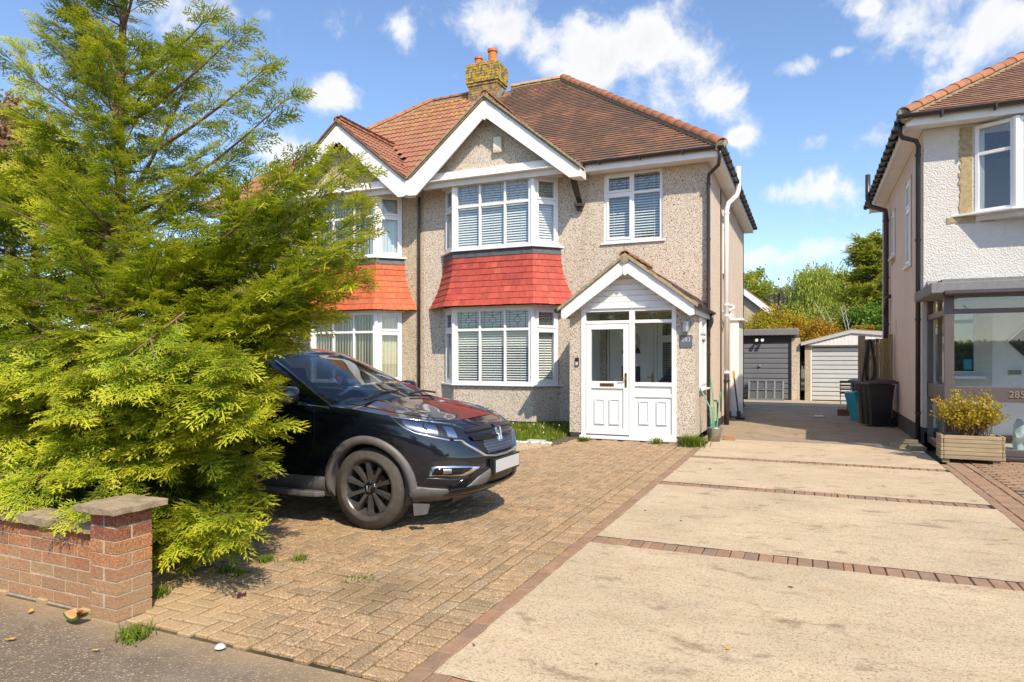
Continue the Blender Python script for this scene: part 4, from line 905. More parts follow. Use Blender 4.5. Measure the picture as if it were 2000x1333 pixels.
# climbing bits fixed to the side wall are parts of the house above
# ------------------------------------------------------------------ the white neighbouring house on the right
def neighbour():
    H = thing('neighbour_house', 'white roughcast house with brown glazed porch, black gutters and tiled hipped roof', 'house', (4, 14, 0))
    xw, yw = 1.86, 13.65; UX = Vector((1,0,0)); NY = Vector((0,-1,0))
    mb = MB(); holed(mb, (0,yw,0), UX, NY, xw, 8.6, 2.62, 5.52, [(2.75,4.6,4.0,5.4)]); mb.build('front_wall', MT['roughcast'], H)
    mb = MB(); holed(mb, (0,yw,0), UX, NY, xw, 8.6, .22, 2.62, [(2.14,2.62,1.28,2.36),(2.86,3.75,.22,2.36)]); mb.build('porch_back_wall', MT['roughcast'], H)
    mb = MB(); holed(mb, (xw,yw+.0005,0), (0,1,0), (-1,0,0), .251, 6.9, .30, 5.52, [(1.55,2.15,3.35,5.05),(4.2,4.8,3.9,4.95)]); mb.box(8.35,8.6,yw+.26,20.5,.2,5.52); mb.box(xw,8.6,20.5,20.7,.2,5.52); mb.build('side_wall', MT['render_pink'], H)
    mb = MB(); mb.box(xw-.03, xw+.2, yw-.02, 20.6, 0, .30); mb.box(xw+.01, 8.6, yw-.02, yw+.2, 0, .219); mb.build('plinth', MT['plinth'], H)
    il = MB(); il.box(xw+.3,8.3,yw+2.5,yw+2.6,.2,5.5); il.box(xw+.3,8.3,yw+.27,yw+2.5,2.6,2.7); il.build('inner_walls', MT['interior'], H)
    fr = window(H, (xw-.012,yw+2.15,0), (0,-1,0), (-1,0,0), .6, 3.35, 5.05, [0,1], 4.5, (0,), 'side_window', lead=False, sill=True); fr = window(H, (xw-.012,yw+4.8,0), (0,-1,0), (-1,0,0), .6, 3.9, 4.95, [0,1], None, (0,), 'side_window', lead=False, sill=True)
    q = MB()
    for (y0, y1, z0, z1) in ((1.42,1.54,3.3,5.1),(2.16,2.26,3.3,5.1),(4.08,4.19,3.85,5.0),(4.81,4.9,3.85,5.0)): q.box(xw-.008, xw+.02, yw+y0, yw+y1, z0, z1)
    q.box(xw-.008, xw+.02, yw+4.1, yw+4.9, 3.76, 3.86); q.build('window_surround_mortar', MT['yellow_mortar'], H)
    q = MB(); q.box(xw-.01, xw+.03, yw+3.9, yw+4.05, 2.05, 2.4); q.build('air_vent', MT['grey_pipe'], H)
    # first-floor oriel bay
    A, B, C, Dp = [Vector((x,y,0)) for x, y in ((2.58,yw),(3.13,yw-.30),(4.4,yw-.30),(4.9,yw))]
    for s, (p, q) in enumerate(((A,B),(B,C),(C,Dp))):
        d = q-p; u_ = d.normalized(); n_ = Vector((u_.y,-u_.x,0)); n_ = n_ if n_.y < 0 else -n_
        fr = window(H, p+u_*.03, u_, n_, d.length-.06, 3.98, 5.47, [0,1] if s != 1 else [0,.5,1], 4.98, (), 'bay_window', lead=False)
    po = MB()
    for p in (B, C): po.prism([(p.x+.06*math.cos(a), p.y+.012+.06*math.sin(a), 3.98) for a in [math.pi*(k+.5)/4 for k in range(8)]], (0,0,1.49))
    po.build('corner_post', MT['upvc'], H)
    sl_ = MB(); P = [(2.26,yw),(3.05,yw-.40),(4.5,yw-.40),(5.2,yw)]; sl_.prism([(x,y,3.945) for x,y in P], (0,0,.034)); sl_.build('bay_sill', MT['upvc'], H, fix=True, bevel=.006)
    bb = MB(); bb.prism([(x,y,3.85) for x,y in ((2.6,yw),(3.14,yw-.28),(4.38,yw-.28),(4.88,yw))], (0,0,.094)); bb.build('bay_base', MT['roughcast'], H, fix=True)
    ym = MB()
    z = 3.86
    while z < 5.46: ym.box(2.40+random.uniform(-.03,.02), 2.575, yw-.014, yw+.01, z, z+.07); z += .07
    x = 2.2
    while x < 2.95: ym.box(x, x+.07, yw-.012, yw+.01, 3.86-random.uniform(0,.04), 3.94); x += .07
    ym.build('window_surround_mortar', MT['yellow_mortar'], H)
    # roof: hip at the near left corner
    xe, ye, ze, s = 1.50, 13.22, 5.66, .66; xm, yr = 5.2, 17.0; zr = ze+s*(xm-xe)
    a, b, c = Vector((xe,ye,ze)), Vector((9.0,ye,ze)), Vector((xm,ye+(xm-xe),zr)); rb = MB(); rb.add([a,b,Vector((9.0,c.y,zr)),c,Vector((xe,21.0,ze))], [(0,1,2,3),(0,3,4)]); rb.add([Vector((9,c.y,zr)),c,Vector((xe,21,ze)),Vector((9,21,ze))],[(0,1,2,3)])
    roof = rb.build('roof', MT['tile_white_house'], H)
    up = Vector((0,1,s)).normalized(); nv = Vector((0,-up.z,up.y)); Hs = (c.y-ye)/up.y; tm = MB(); tm.tails = MB()
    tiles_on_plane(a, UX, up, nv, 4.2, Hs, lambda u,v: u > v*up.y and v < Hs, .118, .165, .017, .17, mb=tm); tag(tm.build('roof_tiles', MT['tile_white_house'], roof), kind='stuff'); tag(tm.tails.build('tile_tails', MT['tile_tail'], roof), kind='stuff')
    half_round('hip_tile', a+Vector((.02,.02,.0)), c, .125, 'ridge_orange', roof, .33, .05)
    q = MB(); q.lathe([(.0,0),(.10,.001),(.125,.03)], a+Vector((.03,-.02,.05)), 'Y', 12); q.build('hip_end_mortar', MT['roof_edge'], roof)
    ev = MB(); ev.box(xe+.06, 9, ye+.06, ye+.09, 5.50, 5.64); ev.box(xe+.055, xe+.085, ye+.091, 20.9, 5.50, 5.64); ev.build('fascia', MT['white_paint'], H); ev = MB(); ev.box(xe+.09, 9, ye+.095, yw-.002, 5.525, 5.545); ev.box(xe+.09, xw-.002, yw, 20.9, 5.525, 5.545); ev.build('soffit', MT['white_paint'], H)
    gu = MB(); K = 8
    def gut(p, q_):
        p, q_ = Vector(p), Vector(q_); t = (q_-p).normalized(); sd = Vector((t.y,-t.x,0)); r = .06; P_ = []
        for (cc, rr) in ((p,r),(q_,r),(q_,r-.006),(p,r-.006),(p,r)): P_.append([cc+sd*(rr*math.cos(math.pi+math.pi*k/K))+Vector((0,0,rr*math.sin(math.pi+math.pi*k/K))) for k in range(K+1)])
        gu.grid(P_)
    gut((xe-.09,ye-.02,5.68), (9,ye-.02,5.68)); gut((xe-.03,ye-.08,5.68), (xe-.03,20.9,5.68))
    for k in range(16): gu.box(xe-.10, xe+.06, ye+.3+k*.47, ye+.36+k*.47, 5.60, 5.69)
    for k in range(9): gu.box(xe+.55+k*.75, xe+.58+k*.75, ye-.085, ye+.06, 5.585, 5.69)
    gu.build('gutter', MT['black_plastic'], H)
    pipe('downpipe', [(xe-.02,13.45,5.64),(xe-.02,13.47,5.45),(xe+.02,13.50,5.38),(xe+.24,13.62,5.33),(xw-.075,13.66,5.24),(xw-.075,13.70,5.1),(xw-.075,13.72,.05)], .04, 'black_plastic', H, [(xw-.075,13.72,z) for z in (5.1,3.6,2.2,.55)])
    pipe('soil_pipe', [(xe-.12,18.9,6.1),(xe-.12,18.9,5.5),(xe-.06,18.88,5.3),(xw-.10,18.8,5.15),(xw-.09,18.8,4.95),(xw-.09,18.8,.02)], .06, 'brown_pvc', H, [(xw-.09,18.8,z) for z in (4.9,3.5,2.35,1.2)]); pipe('waste_pipe', [(xw+.05,18.6,3.02),(xw-.05,18.6,3.03),(xw-.10,18.65,2.98),(xw-.11,18.74,2.6)], .05, 'brown_pvc', H)
    # glazed porch along the front
    yp = 12.02; x0 = 1.91
    P_ = thing('x','x','x') if False else None
    rfm = MB(); rfm.box(x0-.19, 8.5, yp-.14, yw-.002, 2.50, 2.66); rfm.build('porch_canopy', MT['grey_felt'], H, bevel=.01)
    rfm = MB(); rfm.prism([(x0-.04,yp-.06,2.662),(8.5,yp-.06,2.662),(8.5,yw-.003,2.662),(x0-.04,yw-.003,2.662)], (0,0,.05)); rfm.prism([(x0,yw-.003,2.68),(x0,yw-.25,2.7),(x0,yw-.003,2.86)], (6,0,0)); rfm.build('canopy_upstand', MT['grey_felt'], H, fix=True)
    rfm = MB(); rfm.tube([(x0-.02,yp-.16,2.49),(8.5,yp-.16,2.49)], .045, 10); rfm.tube([(x0-.02,yp-.16,2.49),(x0-.0,yp-.1,2.44)], .035, 8); rfm.build('gutter', MT['brown_pvc'], H)
    f_ = MB(); b = lambda a,c,z0,z1,n0=-.08,n1=0: f_.obox((0,yp,0), UX, NY, a, c, z0, z1, n0, n1)
    b(x0,x0+.13,.06,2.50); b(x0+.13,3.6,2.19,2.26); b(x0+.13,3.6,.86,1.09); b(x0+.13,3.6,.06,.16); b(3.6,3.75,.06,2.5); b(3.75,8.4,2.19,2.26); b(3.75,8.4,.86,1.09); b(3.75,8.4,.06,.16); b(3.75,8.4,2.44,2.5); b(x0+.13,3.6,2.46,2.5)
    sd = lambda a,c,z0,z1: f_.obox((x0,yp+.08,0), (0,1,0), (-1,0,0), a, c, z0, z1, -.08, 0)
    sd(0,1.54,2.17,2.26); sd(0,1.54,.86,1.09); sd(0,1.54,.06,.16); sd(1.44,1.54,.16,2.5)
    PF = f_.build('porch_frame', MT['taupe'], H, bevel=.006)
    for (a, c, z0, z1) in ((x0+.13,3.6,2.26,2.46),(x0+.13,3.6,1.09,2.19),(x0+.13,3.6,.16,.86),(3.75,8.4,1.09,2.19),(3.75,8.4,.16,.86)):
        g = MB(); g.obox((0,yp,0), UX, NY, a, c, z0, z1, -.05, -.04); g.build('pane', MT['glass'], PF)
    for (z0, z1) in ((.16,.86),(1.09,2.17),(2.26,2.5)): g = MB(); g.obox((x0,yp+.08,0), (0,1,0), (-1,0,0), 0, 1.44, z0, z1, -.05, -.04); g.build('pane', MT['glass'], PF)
    fl = MB(); fl.box(x0-.03, 8.4, yp-.12, yp+.09, 0, .059); fl.build('porch_step', MT['brown_pvc'], H, bevel=.01); fl = MB(); fl.box(x0+.09, 8.3, yp+.1, yw-.02, 0, .1); fl.build('porch_floor', MT['stone_white'], H)
    me = text_mesh('285', .135, .006); piece('house_number', me, MT['number_bronze'], PF, Matrix.Translation((2.82,yp-.008,.975)) @ Matrix.Rotation(math.pi/2,4,'X'))
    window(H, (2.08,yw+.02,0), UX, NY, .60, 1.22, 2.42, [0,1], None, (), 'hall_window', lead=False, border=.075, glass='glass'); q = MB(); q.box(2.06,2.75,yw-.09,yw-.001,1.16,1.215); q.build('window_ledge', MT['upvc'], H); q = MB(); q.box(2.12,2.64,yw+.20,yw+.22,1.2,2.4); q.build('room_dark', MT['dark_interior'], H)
    q = MB(); q.box(2.42,2.55,yw-.022,yw-.020,1.30,1.48) if False else q.box(2.46,2.58,yw+.044,yw+.047,1.32,1.50); q.build('window_sticker', MT['blue_plastic'], H)
    q = MB(); q.box(2.84,3.80,yw+.02,yw+.10,.2,2.4); dr = q.build('front_door', MT['white_board'], H); q = MB(); cx, cz = 3.33, 1.78; q.prism([(cx-.24,yw+.016,cz),(cx,yw+.016,cz-.26),(cx+.24,yw+.016,cz),(cx,yw+.016,cz+.26)], (0,-.004,0)); q.build('diamond_light', MT['dark_interior'], dr, fix=True)
    q = MB()
    for (a0, a1) in (((cx-.28,cz),(cx,cz-.30)),((cx,cz-.30),(cx+.28,cz)),((cx+.28,cz),(cx,cz+.30)),((cx,cz+.30),(cx-.28,cz))): q.tube([(a0[0],yw+.012,a0[1]),(a1[0],yw+.012,a1[1])], .022, 6)
    q.box(3.03,3.3,yw+.008,yw+.02,1.22,1.34); q.build('light_moulding', MT['white_board'], dr); q = MB(); q.box(3.08,3.26,yw-.006,yw+.008,1.245,1.315); q.build('letter_plate', MT['chrome'], dr)
    # things in the porch
    cu = MB(); cu.grid([[ (2.86+.52*i/10, 12.32+.12*math.sin(j*.7), .1+.42*j/10+.10*math.sin(i*1.3+j*.6)*(j/10)) for j in range(11)] for i in range(11)]); cu.box(2.9,3.35,12.33,12.6,.1,.42)
    tag(cu.build('cushion', MT['teal_cushion'], smooth=True, bevel=.04), 'pale teal patterned cushion on the floor of the brown glazed porch', 'cushion')
    tr = thing('plant_stand', 'slim white plant stand behind the wooden planter', 'stand', (2.25,11.8,0))
    for (x, y) in ((2.1,11.86),(2.38,11.86)): q = MB(); q.box(x-.02,x+.02,y-.02,y+.02,0,.88); q.build('leg', MT['white_paint'], tr)
    for z in (.35,.62,.86): q = MB(); q.box(2.08,2.40,11.845,11.875,z-.02,z+.02); q.build('rung', MT['white_paint'], tr)
neighbour()
# ------------------------------------------------------------------ the parked car, nose towards the drive
def car():
    OX, OY = -2.61, 5.745; WX, WZ, WR = -.92, .362, .362; WX2 = -3.54
    T = thing('parked_car', 'glossy black family SUV parked beside the conifer with grey wheel arch trim', 'car', (OX-2.3, OY, 0))
    wv = lambda p: Vector((OX+p[0], OY+p[1], p[2]))
    def ip(x, a, b):
        if x <= a[0]: return b[0]
        for i in range(1, len(a)):
            if x <= a[i]: return b[i-1]+(b[i]-b[i-1])*(x-a[i-1])/(a[i]-a[i-1])
        return b[-1]
    V_ = [0,.05,.14,.26,.40,.56,.70,.80,.87,.93,.97,1.0]
    WT = [.80,.84,.868,.882,.890,.899,.908,.910,.905,.892,.872,.835]
    FT = [-.17,-.09,-.03,-.005,0,-.005,-.035,-.065,-.10,-.145,-.20,-.29]
    RT = [.12,.05,.01,0,0,.01,.03,.04,.05,.06,.08,.11]
    def ztop(x): return ip(-x, [0,.25,.6,1.1,1.6,2.5,4.0,4.6], [.905,.945,.99,1.055,1.09,1.105,1.14,1.15])
    def zbot(x): return ip(-x, [0,.3,.6,4.0,4.6], [.30,.26,.25,.25,.32])
    # smooth interpolation of the profile tables
    vv = np.linspace(0,1,60)
    def smooth(tab):
        y = np.interp(vv, V_, tab); k = np.array([1,2,3,2,1.])/9; yp = np.concatenate([[y[0]]*2,y,[y[-1]]*2]); y2 = np.convolve(yp,k,'valid'); return [float(q) for q in y2]
    WS, FS, RS = smooth(WT), smooth(FT), smooth(RT)
    X0, NF, MF = -1.0, 2.35, 2.7; XR0 = -3.9
    def tb(t, v):
        q = min(58.999, max(0, v*59)); i = int(q); return t[i]+(t[i+1]-t[i])*(q-i)
    def S(s, v, off=0.0):       # s: 0 rear centre .. 1 rear corner end .. 2 start of front corner .. 3 front centre (near side)
        w = tb(WS, v)+off; fx = tb(FS, v)+off; rx = -4.6+tb(RS, v)-off
        if s <= 1: th = s*math.pi/2; x = XR0+(rx-XR0)*math.cos(th)**(2/3.0); y = -w*math.sin(th)**(2/3.4)
        elif s <= 2: x = XR0+(X0-XR0)*(s-1); y = -w
        else: th = (s-2)*math.pi/2; x = X0+(fx-X0)*math.sin(th)**(2/NF); y = -w*max(0,math.cos(th))**(2/MF)
        z = zbot(x)+v*(ztop(x)-zbot(x)); return Vector((x, y, z))
    def s_of_x(x): return 1+(x-XR0)/(X0-XR0)
    def v_of(x, z): return (z-zbot(x))/(ztop(x)-zbot(x))
    def side(x, z, off=0.0):     # a point on the near side at (x, z)
        v = min(1, max(0, v_of(x, z)))
        if XR0 <= x <= X0: return S(s_of_x(x), v, off)
        if x > X0:
            k = min(1, (x-X0)/(tb(FS, v)+off-X0)); return S(2+math.asin(k**(NF/2))*2/math.pi, v, off)
        lo, hi = 0, 1
        for _ in range(40):
            m = (lo+hi)/2; px = S(m, v, off).x
            if px < x: lo = m
            else: hi = m
        return S((lo+hi)/2, v, off)
    def front(y, z, off=0.0):    # a point on the front at (y, z), either side
        x = -.05
        for _ in range(6):
            v = min(1, max(0, v_of(x, z))); k = min(1, abs(y)/(tb(WS, v)+off))
            p = S(2+math.acos(k**(MF/2))*2/math.pi, v, off); x = p.x
        return Vector((p.x, y, p.z))
    sA = [i/10 for i in range(0,10)]+[1+i/70 for i in range(70)]+[2+i/56 for i in range(57)]; vA = list(np.linspace(0,1,44))
    body = MB()
    P = [[S(s, v) for v in vA] for s in sA]
    def arch(p, r): return any((p.x-w)**2+(p.z-WZ-.01)**2 < r*r and abs(p.y) > .5 for w in (WX, WX2))
    for sy in (1, -1):
        base = len(body.v)
        body.v += [tuple(wv((p.x, p.y*sy, p.z))) for row in P for p in row]; nb = len(vA)
        for i in range(len(sA)-1):
            for j in range(nb-1):
                q = [P[i][j],P[i][j+1],P[i+1][j+1],P[i+1][j]]; c = sum(q, Vector())/4
                if arch(c, .415): continue
                f = (base+i*nb+j, base+i*nb+j+1, base+(i+1)*nb+j+1, base+(i+1)*nb+j); body.f.append(f if sy > 0 else f[::-1]); body.r.append(.5)
    # bonnet and scuttle
    def crown(x, t):
        c = ip(-x, [.295,.45,.8,1.2,1.5], [0,.020,.056,.075,.07]); b = c*(1-abs(t)**2.4)
        return b+.010*math.exp(-((abs(t)-.60)/.07)**2)*min(1,max(0,(-x-.52)/.3))-.006*math.exp(-((abs(t)-.40)/.16)**2)*min(1,max(0,(-x-.52)/.4))
    def deck(x, t):
        p = side(x, 9) if x > X0 else S(s_of_x(x), 1); return Vector((x, p.y*-t, p.z+crown(x, t)))
    xs = list(np.linspace(-.2905, -1.38, 40)); ts = list(np.linspace(-1, 1, 33))
    body.grid([[wv(deck(x, t)) for t in ts] for x in xs], .5)
    for sy in (1,-1): body.grid([[wv((x, sy*S(s_of_x(x) if x >= XR0 else 1,1).y*k, ztop(x)+.008*(1-k))) for k in (1,.94,.88)] for x in np.linspace(-1.38,-4.3,40)], .5)
    # cabin: levels q from the waist up to the roof
    def cab(s, q):   # s 0..1 front centre to front corner end, 1..2 side, 2..3 rear
        zb = 1.0; g = ip(q, [0,.25,.6,.85,1], [.825,.79,.70,.635,.585]); xf = ip(q, [0,.3,.65,.9,1], [-1.02,-1.32,-1.68,-1.96,-2.10]); xr = -4.52+.30*q**1.3
        if s <= 1: th = s*math.pi/2; x = (xf-.62)+.62*math.cos(th)**(2/2.6); y = -g*math.sin(th)**(2/3.4)
        elif s <= 2: x = (xf-.62)+((xr+.5)-(xf-.62))*(s-1); y = -g
        else: th = (s-2)*math.pi/2; x = (xr+.5)-.5*math.sin(th)**(2/3.4); y = -g*max(0,math.cos(th))**(2/3.4)
        zt = 1.590-.05*(abs(y)/.6)**2.5*0 - ip(-x, [2.0,2.6,3.4,4.6], [.035,0,.004,.07]); zl = ztop(x)-.02+ (crown(x, y/.85) if x > -1.38 else 0)
        return Vector((x, y, zl+(zt-zl)*q))
    cs_ = [i/26 for i in range(26)]+[1+i/46 for i in range(46)]+[2+i/16 for i in range(17)]; cq = list(np.linspace(0,1,28))
    CP = [[cab(s, q) for q in cq] for s in cs_]; ws = MB(); SW = [MB() for _ in range(6)]; rw = MB(); cb = MB()
    def klass(c, s, q):
        if s < .64 and q > .03 and q < .955: return ws
        if s > .80 and s < 2.25 and .10 < q < .86:
            xf = ip(q, [0,.3,.65,.9,1], [-1.02,-1.32,-1.68,-1.96,-2.10]); x = c.x
            if x < xf-.27 and x > -4.15 and not (-2.50 < x < -2.40) and not (-3.42 < x < -3.34): return SW[0 if x > -2.45 else (1 if x > -3.38 else 2)]
            return cb
        if s > 2.45 and .15 < q < .85: return rw
        return cb
    for sy in (1, -1):
        for i in range(len(cs_)-1):
            for j in range(len(cq)-1):
                q4 = [CP[i][j],CP[i+1][j],CP[i+1][j+1],CP[i][j+1]]; c = sum(q4, Vector())/4
                m = klass(c, (cs_[i]+cs_[i+1])/2, (cq[j]+cq[j+1])/2)
                if sy < 0 and m in SW[:3]: m = SW[3+SW.index(m)]
                v4 = [wv((p.x,p.y*sy,p.z)) for p in q4]; m.add(v4 if sy > 0 else v4[::-1], [(0,1,2,3)], .5)
    top = [r[-1] for r in CP]; K = 14
    cb.grid([[wv((p.x, p.y*-t, p.z+.045*(1-t*t)*min(1,max(0,(-p.x-2.05)/.35)+.12))) for t in np.linspace(-1,1,K)] for p in top], .5)
    bo = body; bo.add(cb.v, cb.f, .5)
    BODY = bo.build('body', MT['car_paint'], T, smooth=True, weld=True)
    ws.build('windscreen', MT['car_glass'], T, smooth=True, weld=True); [q.build('side_window', MT['tinted'], T, smooth=True, weld=True) for q in SW if q.v]; rw.build('rear_window', MT['tinted'], T, smooth=True, weld=True)
    # --- strips and panels laid on the skin
    def patch(name, topr, botr, off, m, parent=T, n=24, k=6, rim=.02, both=True, bulge=0.0):
        # rails are points (local); each is a list of functions of offset -> point
        def res(rail):
            L = [0]; pts = [f_(0) for f_ in rail]
            for a, b in zip(pts, pts[1:]): L.append(L[-1]+(b-a).length)
            return L
        def at(rail, L, u, o):
            d = u*L[-1]; i = max(0, min(len(L)-2, int(np.searchsorted(L, d, 'right'))-1)); f_ = 0 if L[i+1] == L[i] else (d-L[i])/(L[i+1]-L[i])
            a, b = rail[i](o), rail[i+1](o); return a+(b-a)*f_
        Lt, Lb = res(topr), res(botr); rows = []
        for j in range(k+1):
            w = j/k; row = []
            for i in range(n+1):
                u = i/n; o = off+bulge*math.sin(math.pi*w)
                p = at(topr, Lt, u, o)*(1-w)+at(botr, Lb, u, o)*w
                # press onto the skin so that the patch follows its curve
                if -1 < 0:
                    q = front(p.y, p.z, o) if p.x > -.42 else side(p.x, p.z, o); p = Vector((q.x, q.y if p.x <= -.42 else p.y, p.z))
                row.append(p)
            rows.append(row)
        back = lambda r, o: [ (front(p.y, p.z, o) if p.x > -.42 else side(p.x, p.z, o)) for p in r]
        rows = [back(rows[0], -rim)]+rows+[back(rows[-1], -rim)]
        for sy in ((1,-1) if both else (1,)):
            mb = MB(); mb.grid([[wv((p.x,p.y*sy,p.z)) for p in r] for r in rows], .5); mb.build(name, MT[m], parent, smooth=True)
    # pixel of the photograph -> nearest point of the near-side skin
    gs = np.linspace(1.6, 3.0, 260); gv = np.linspace(.0, 1, 90); grid = [[S(s, v) for v in gv] for s in gs]
    GP = np.array([[tuple(wv(p)) for p in r] for r in grid]); Dd = -_S*GP[...,0]+_C*GP[...,1]; Ll = _C*GP[...,0]+_S*GP[...,1]
    PX = 1000+F*Ll/Dd; PY = HY-(GP[...,2]-CAMH)*F/Dd
    def cp(x, y):   # coordinates of the enlarged crop used while measuring
        px, py = 540+x/3.174, 640+y/3.174; d = (PX-px)**2+(PY-py)**2; i, j = np.unravel_index(np.argmin(d), d.shape); s, v = gs[i], gv[j]
        return lambda o, s=s, v=v: S(s, v, o)
    R_ = lambda *pts: [cp(*p) for p in pts]
    Fz = lambda *pts: [(lambda o, y=y, z=z: front(y, z, o)) for y, z in pts]
    Sz = lambda *pts: [(lambda o, x=x, z=z: side(x, z, o)) for x, z in pts]
    # headlamp: dark bowl, bright reflectors, clear cover
    ht = R_((702,547),(770,556),(860,568),(980,580),(1090,594),(1160,622)); hb = R_((706,556),(748,597),(800,630),(860,658),(960,680),(1075,700),(1175,692))
    patch('headlight', ht, hb, .002, 'black_trim', n=30)
    patch('headlight_reflector', R_((770,570),(860,584),(905,592)), R_((820,632),(880,655),(920,662)), .004, 'lamp_silver', bulge=.006); patch('headlight_reflector', R_((915,594),(975,602)), R_((930,664),(1000,674)), .004, 'lamp_silver', bulge=.008); patch('headlight_reflector', R_((1020,612),(1085,618)), R_((1060,682),(1120,684)), .004, 'lamp_silver', bulge=.008)
    patch('running_light', R_((704,550),(748,590),(800,622),(860,650),(960,672),(1072,692)), R_((706,557),(748,598),(800,631),(860,659),(960,681),(1072,701)), .005, 'lamp_silver', n=34, k=3); patch('headlight_brow', R_((702,546),(770,555),(860,567),(980,579),(1090,593)), R_((706,551),(772,561),(860,574),(980,586),(1090,600)), .012, 'chrome', n=30, k=2)
    patch('indicator', R_((818,600),(838,604)), R_((826,622),(842,626)), .006, 'amber', n=4, k=3)
    patch('headlight_cover', ht, hb, .010, 'lamp_glass', n=30, bulge=.004)
    # grille
    Y1 = .47
    patch('grille', Fz((-Y1,.875),(-.3,.885),(0,.89)), Fz((-.36,.655),(-.2,.645),(0,.640)), .001, 'black_trim', n=20, k=8)
    patch('grille_bar', Fz((-.47,.868),(-.3,.876),(-.02,.882)), Fz((-.47,.845),(-.3,.85),(-.02,.852)), .010, 'black_trim', n=20, k=3, bulge=.01); patch('grille_bar', Fz((-.46,.815),(-.3,.820),(-.02,.822)), Fz((-.44,.775),(-.3,.772),(-.02,.770)), .012, 'gloss_black', n=20, k=3, bulge=.012)
    patch('chrome_strip', R_((1092,694),(1150,692),(1185,716)) + Fz((-.33,.648),(-.2,.632),(0,.626)), R_((1096,704),(1146,703),(1172,728)) + Fz((-.35,.628),(-.2,.608),(0,.600)), .010, 'chrome', n=34, k=3, bulge=.006)
    hx = MB(); a_ = .017
    for r_ in range(5):
        for c in range(-15, 16):
            y = (c+(.5 if r_ % 2 else 0))*a_*1.85; z = .672+r_*a_*1.55
            if abs(y) > .33-.1*max(0,(.70-z))/.06: continue
            ring = [front(y+a_*.98*math.cos(math.pi/6+math.pi/3*k), z+a_*.98*math.sin(math.pi/6+math.pi/3*k), .006) for k in range(6)]; inn = [front(y+a_*.70*math.cos(math.pi/6+math.pi/3*k), z+a_*.70*math.sin(math.pi/6+math.pi/3*k), .004) for k in range(6)]
            hx.add([wv(p) for p in ring+inn], [(k,(k+1)%6,6+(k+1)%6,6+k) for k in range(6)], .5)
    hx.build('grille_mesh', MT['lamp_silver'], T)
    # emblem: an upright H in a rounded frame
    def emblem(name, c, ux, uz, nrm, s, m, parent):
        mb = MB(); c, ux, uz, nrm = Vector(c), Vector(ux), Vector(uz), Vector(nrm)
        fr_ = [(-.5,.52),(-.25,.6),(.25,.6),(.5,.52),(.40,-.5),(.22,-.6),(-.22,-.6),(-.40,-.5)]; pt = lambda u_, w_, h: wv(c+ux*u_*s+uz*w_*s+nrm*h)
        mb.tube([pt(u_, w_, .006) for u_, w_ in fr_+[fr_[0]]], s*.045, 6)
        for sx in (-1,1): mb.tube([pt(sx*.33,.50,.008), pt(sx*.22,.02,.011), pt(sx*.17,-.50,.008)], [s*.085,s*.07,s*.075], 6)
        mb.tube([pt(-.24,.03,.010), pt(.24,.03,.010)], s*.06, 6); mb.build(name, MT[m], parent)
    e0 = front(0, .80, .012); emblem('grille_emblem', e0, (0,1,0), (-.25,0,.97), (.97,0,.25), .115, 'chrome', T)
    # lower bumper
    patch('bumper_cladding', R_((803,985),(900,990),(1010,1000),(1120,1003),(1190,982),(1250,925),(1330,866)), R_((808,1095),(900,1106),(1010,1103),(1120,1085),(1190,1052),(1275,985),(1335,900)), .012, 'cladding', n=40, k=7, bulge=.012)
    patch('lower_intake', Fz((-.50,.515),(-.3,.53),(0,.535)), Fz((-.52,.385),(-.3,.37),(0,.365)), .004, 'black_trim', n=20)
    patch('bumper_lip', Fz((-.66,.375),(-.45,.385),(-.2,.365),(0,.36)), Fz((-.66,.31),(-.45,.295),(-.2,.29),(0,.288)), .03, 'gloss_black', n=24, bulge=.012)
    patch('fog_lamp_surround', R_((945,918),(975,862),(1100,858),(1255,858)), R_((948,921),(1030,921),(1170,920),(1250,874)), .008, 'chrome', n=26, bulge=.004); patch('fog_lamp', R_((962,912),(985,872),(1090,868),(1160,868)), R_((965,914),(1030,914),(1090,913),(1140,905)), .014, 'gloss_black', n=20, bulge=.002); patch('fog_lamp_lens', R_((1030,876),(1060,874),(1080,874)), R_((1030,908),(1060,908),(1080,907)), .020, 'lamp_silver', n=8, bulge=.004); patch('fog_lamp_recess', R_((1100,870),(1160,869),(1215,868)), R_((1095,912),(1140,912),(1190,890)), .0145, 'black_trim', n=10)
    patch('bumper_vent', R_((932,935),(1000,935),(1085,940),(1160,932)), R_((932,968),(1000,978),(1075,986),(1100,982)), .006, 'black_trim', n=20); patch('vent_blade', R_((1085,985),(1130,955),(1165,935),(1200,925)), R_((1110,988),(1160,975),(1195,950),(1210,930)), .008, 'gloss_black', n=10)
    patch('bumper_sensor', R_((1052,780),(1070,780)), R_((1052,797),(1070,797)), .006, 'gloss_black', n=6, k=5, bulge=.004)
    # seams
    def seam(pts, m='black_trim', r=.0028):
        for sy in (1,-1): mb = MB(); mb.tube([wv((p.x,p.y*sy,p.z)) for p in pts], r, 5); mb.build('panel_gap', MT[m], T)
    seam([side(x, z, .0002) for x, z in [(-1.50+.02*k-.012*k*k*.3, 1.07-k*.066) for k in range(11)]], 'black_trim'); seam([deck(x, -.865-.01*math.sin((x+.3)*2)) +Vector((0,0,.001)) for x in np.linspace(-.36,-1.22,20)]); seam([S(2.99-.03*k, .955+.0*k, .001) for k in range(19)]); seam([side(-.52+.02*k, .80+.012*k, .001) for k in range(1,5)] if False else [side(-.56-.0*k, .60+.022*k, .001) for k in range(8)])
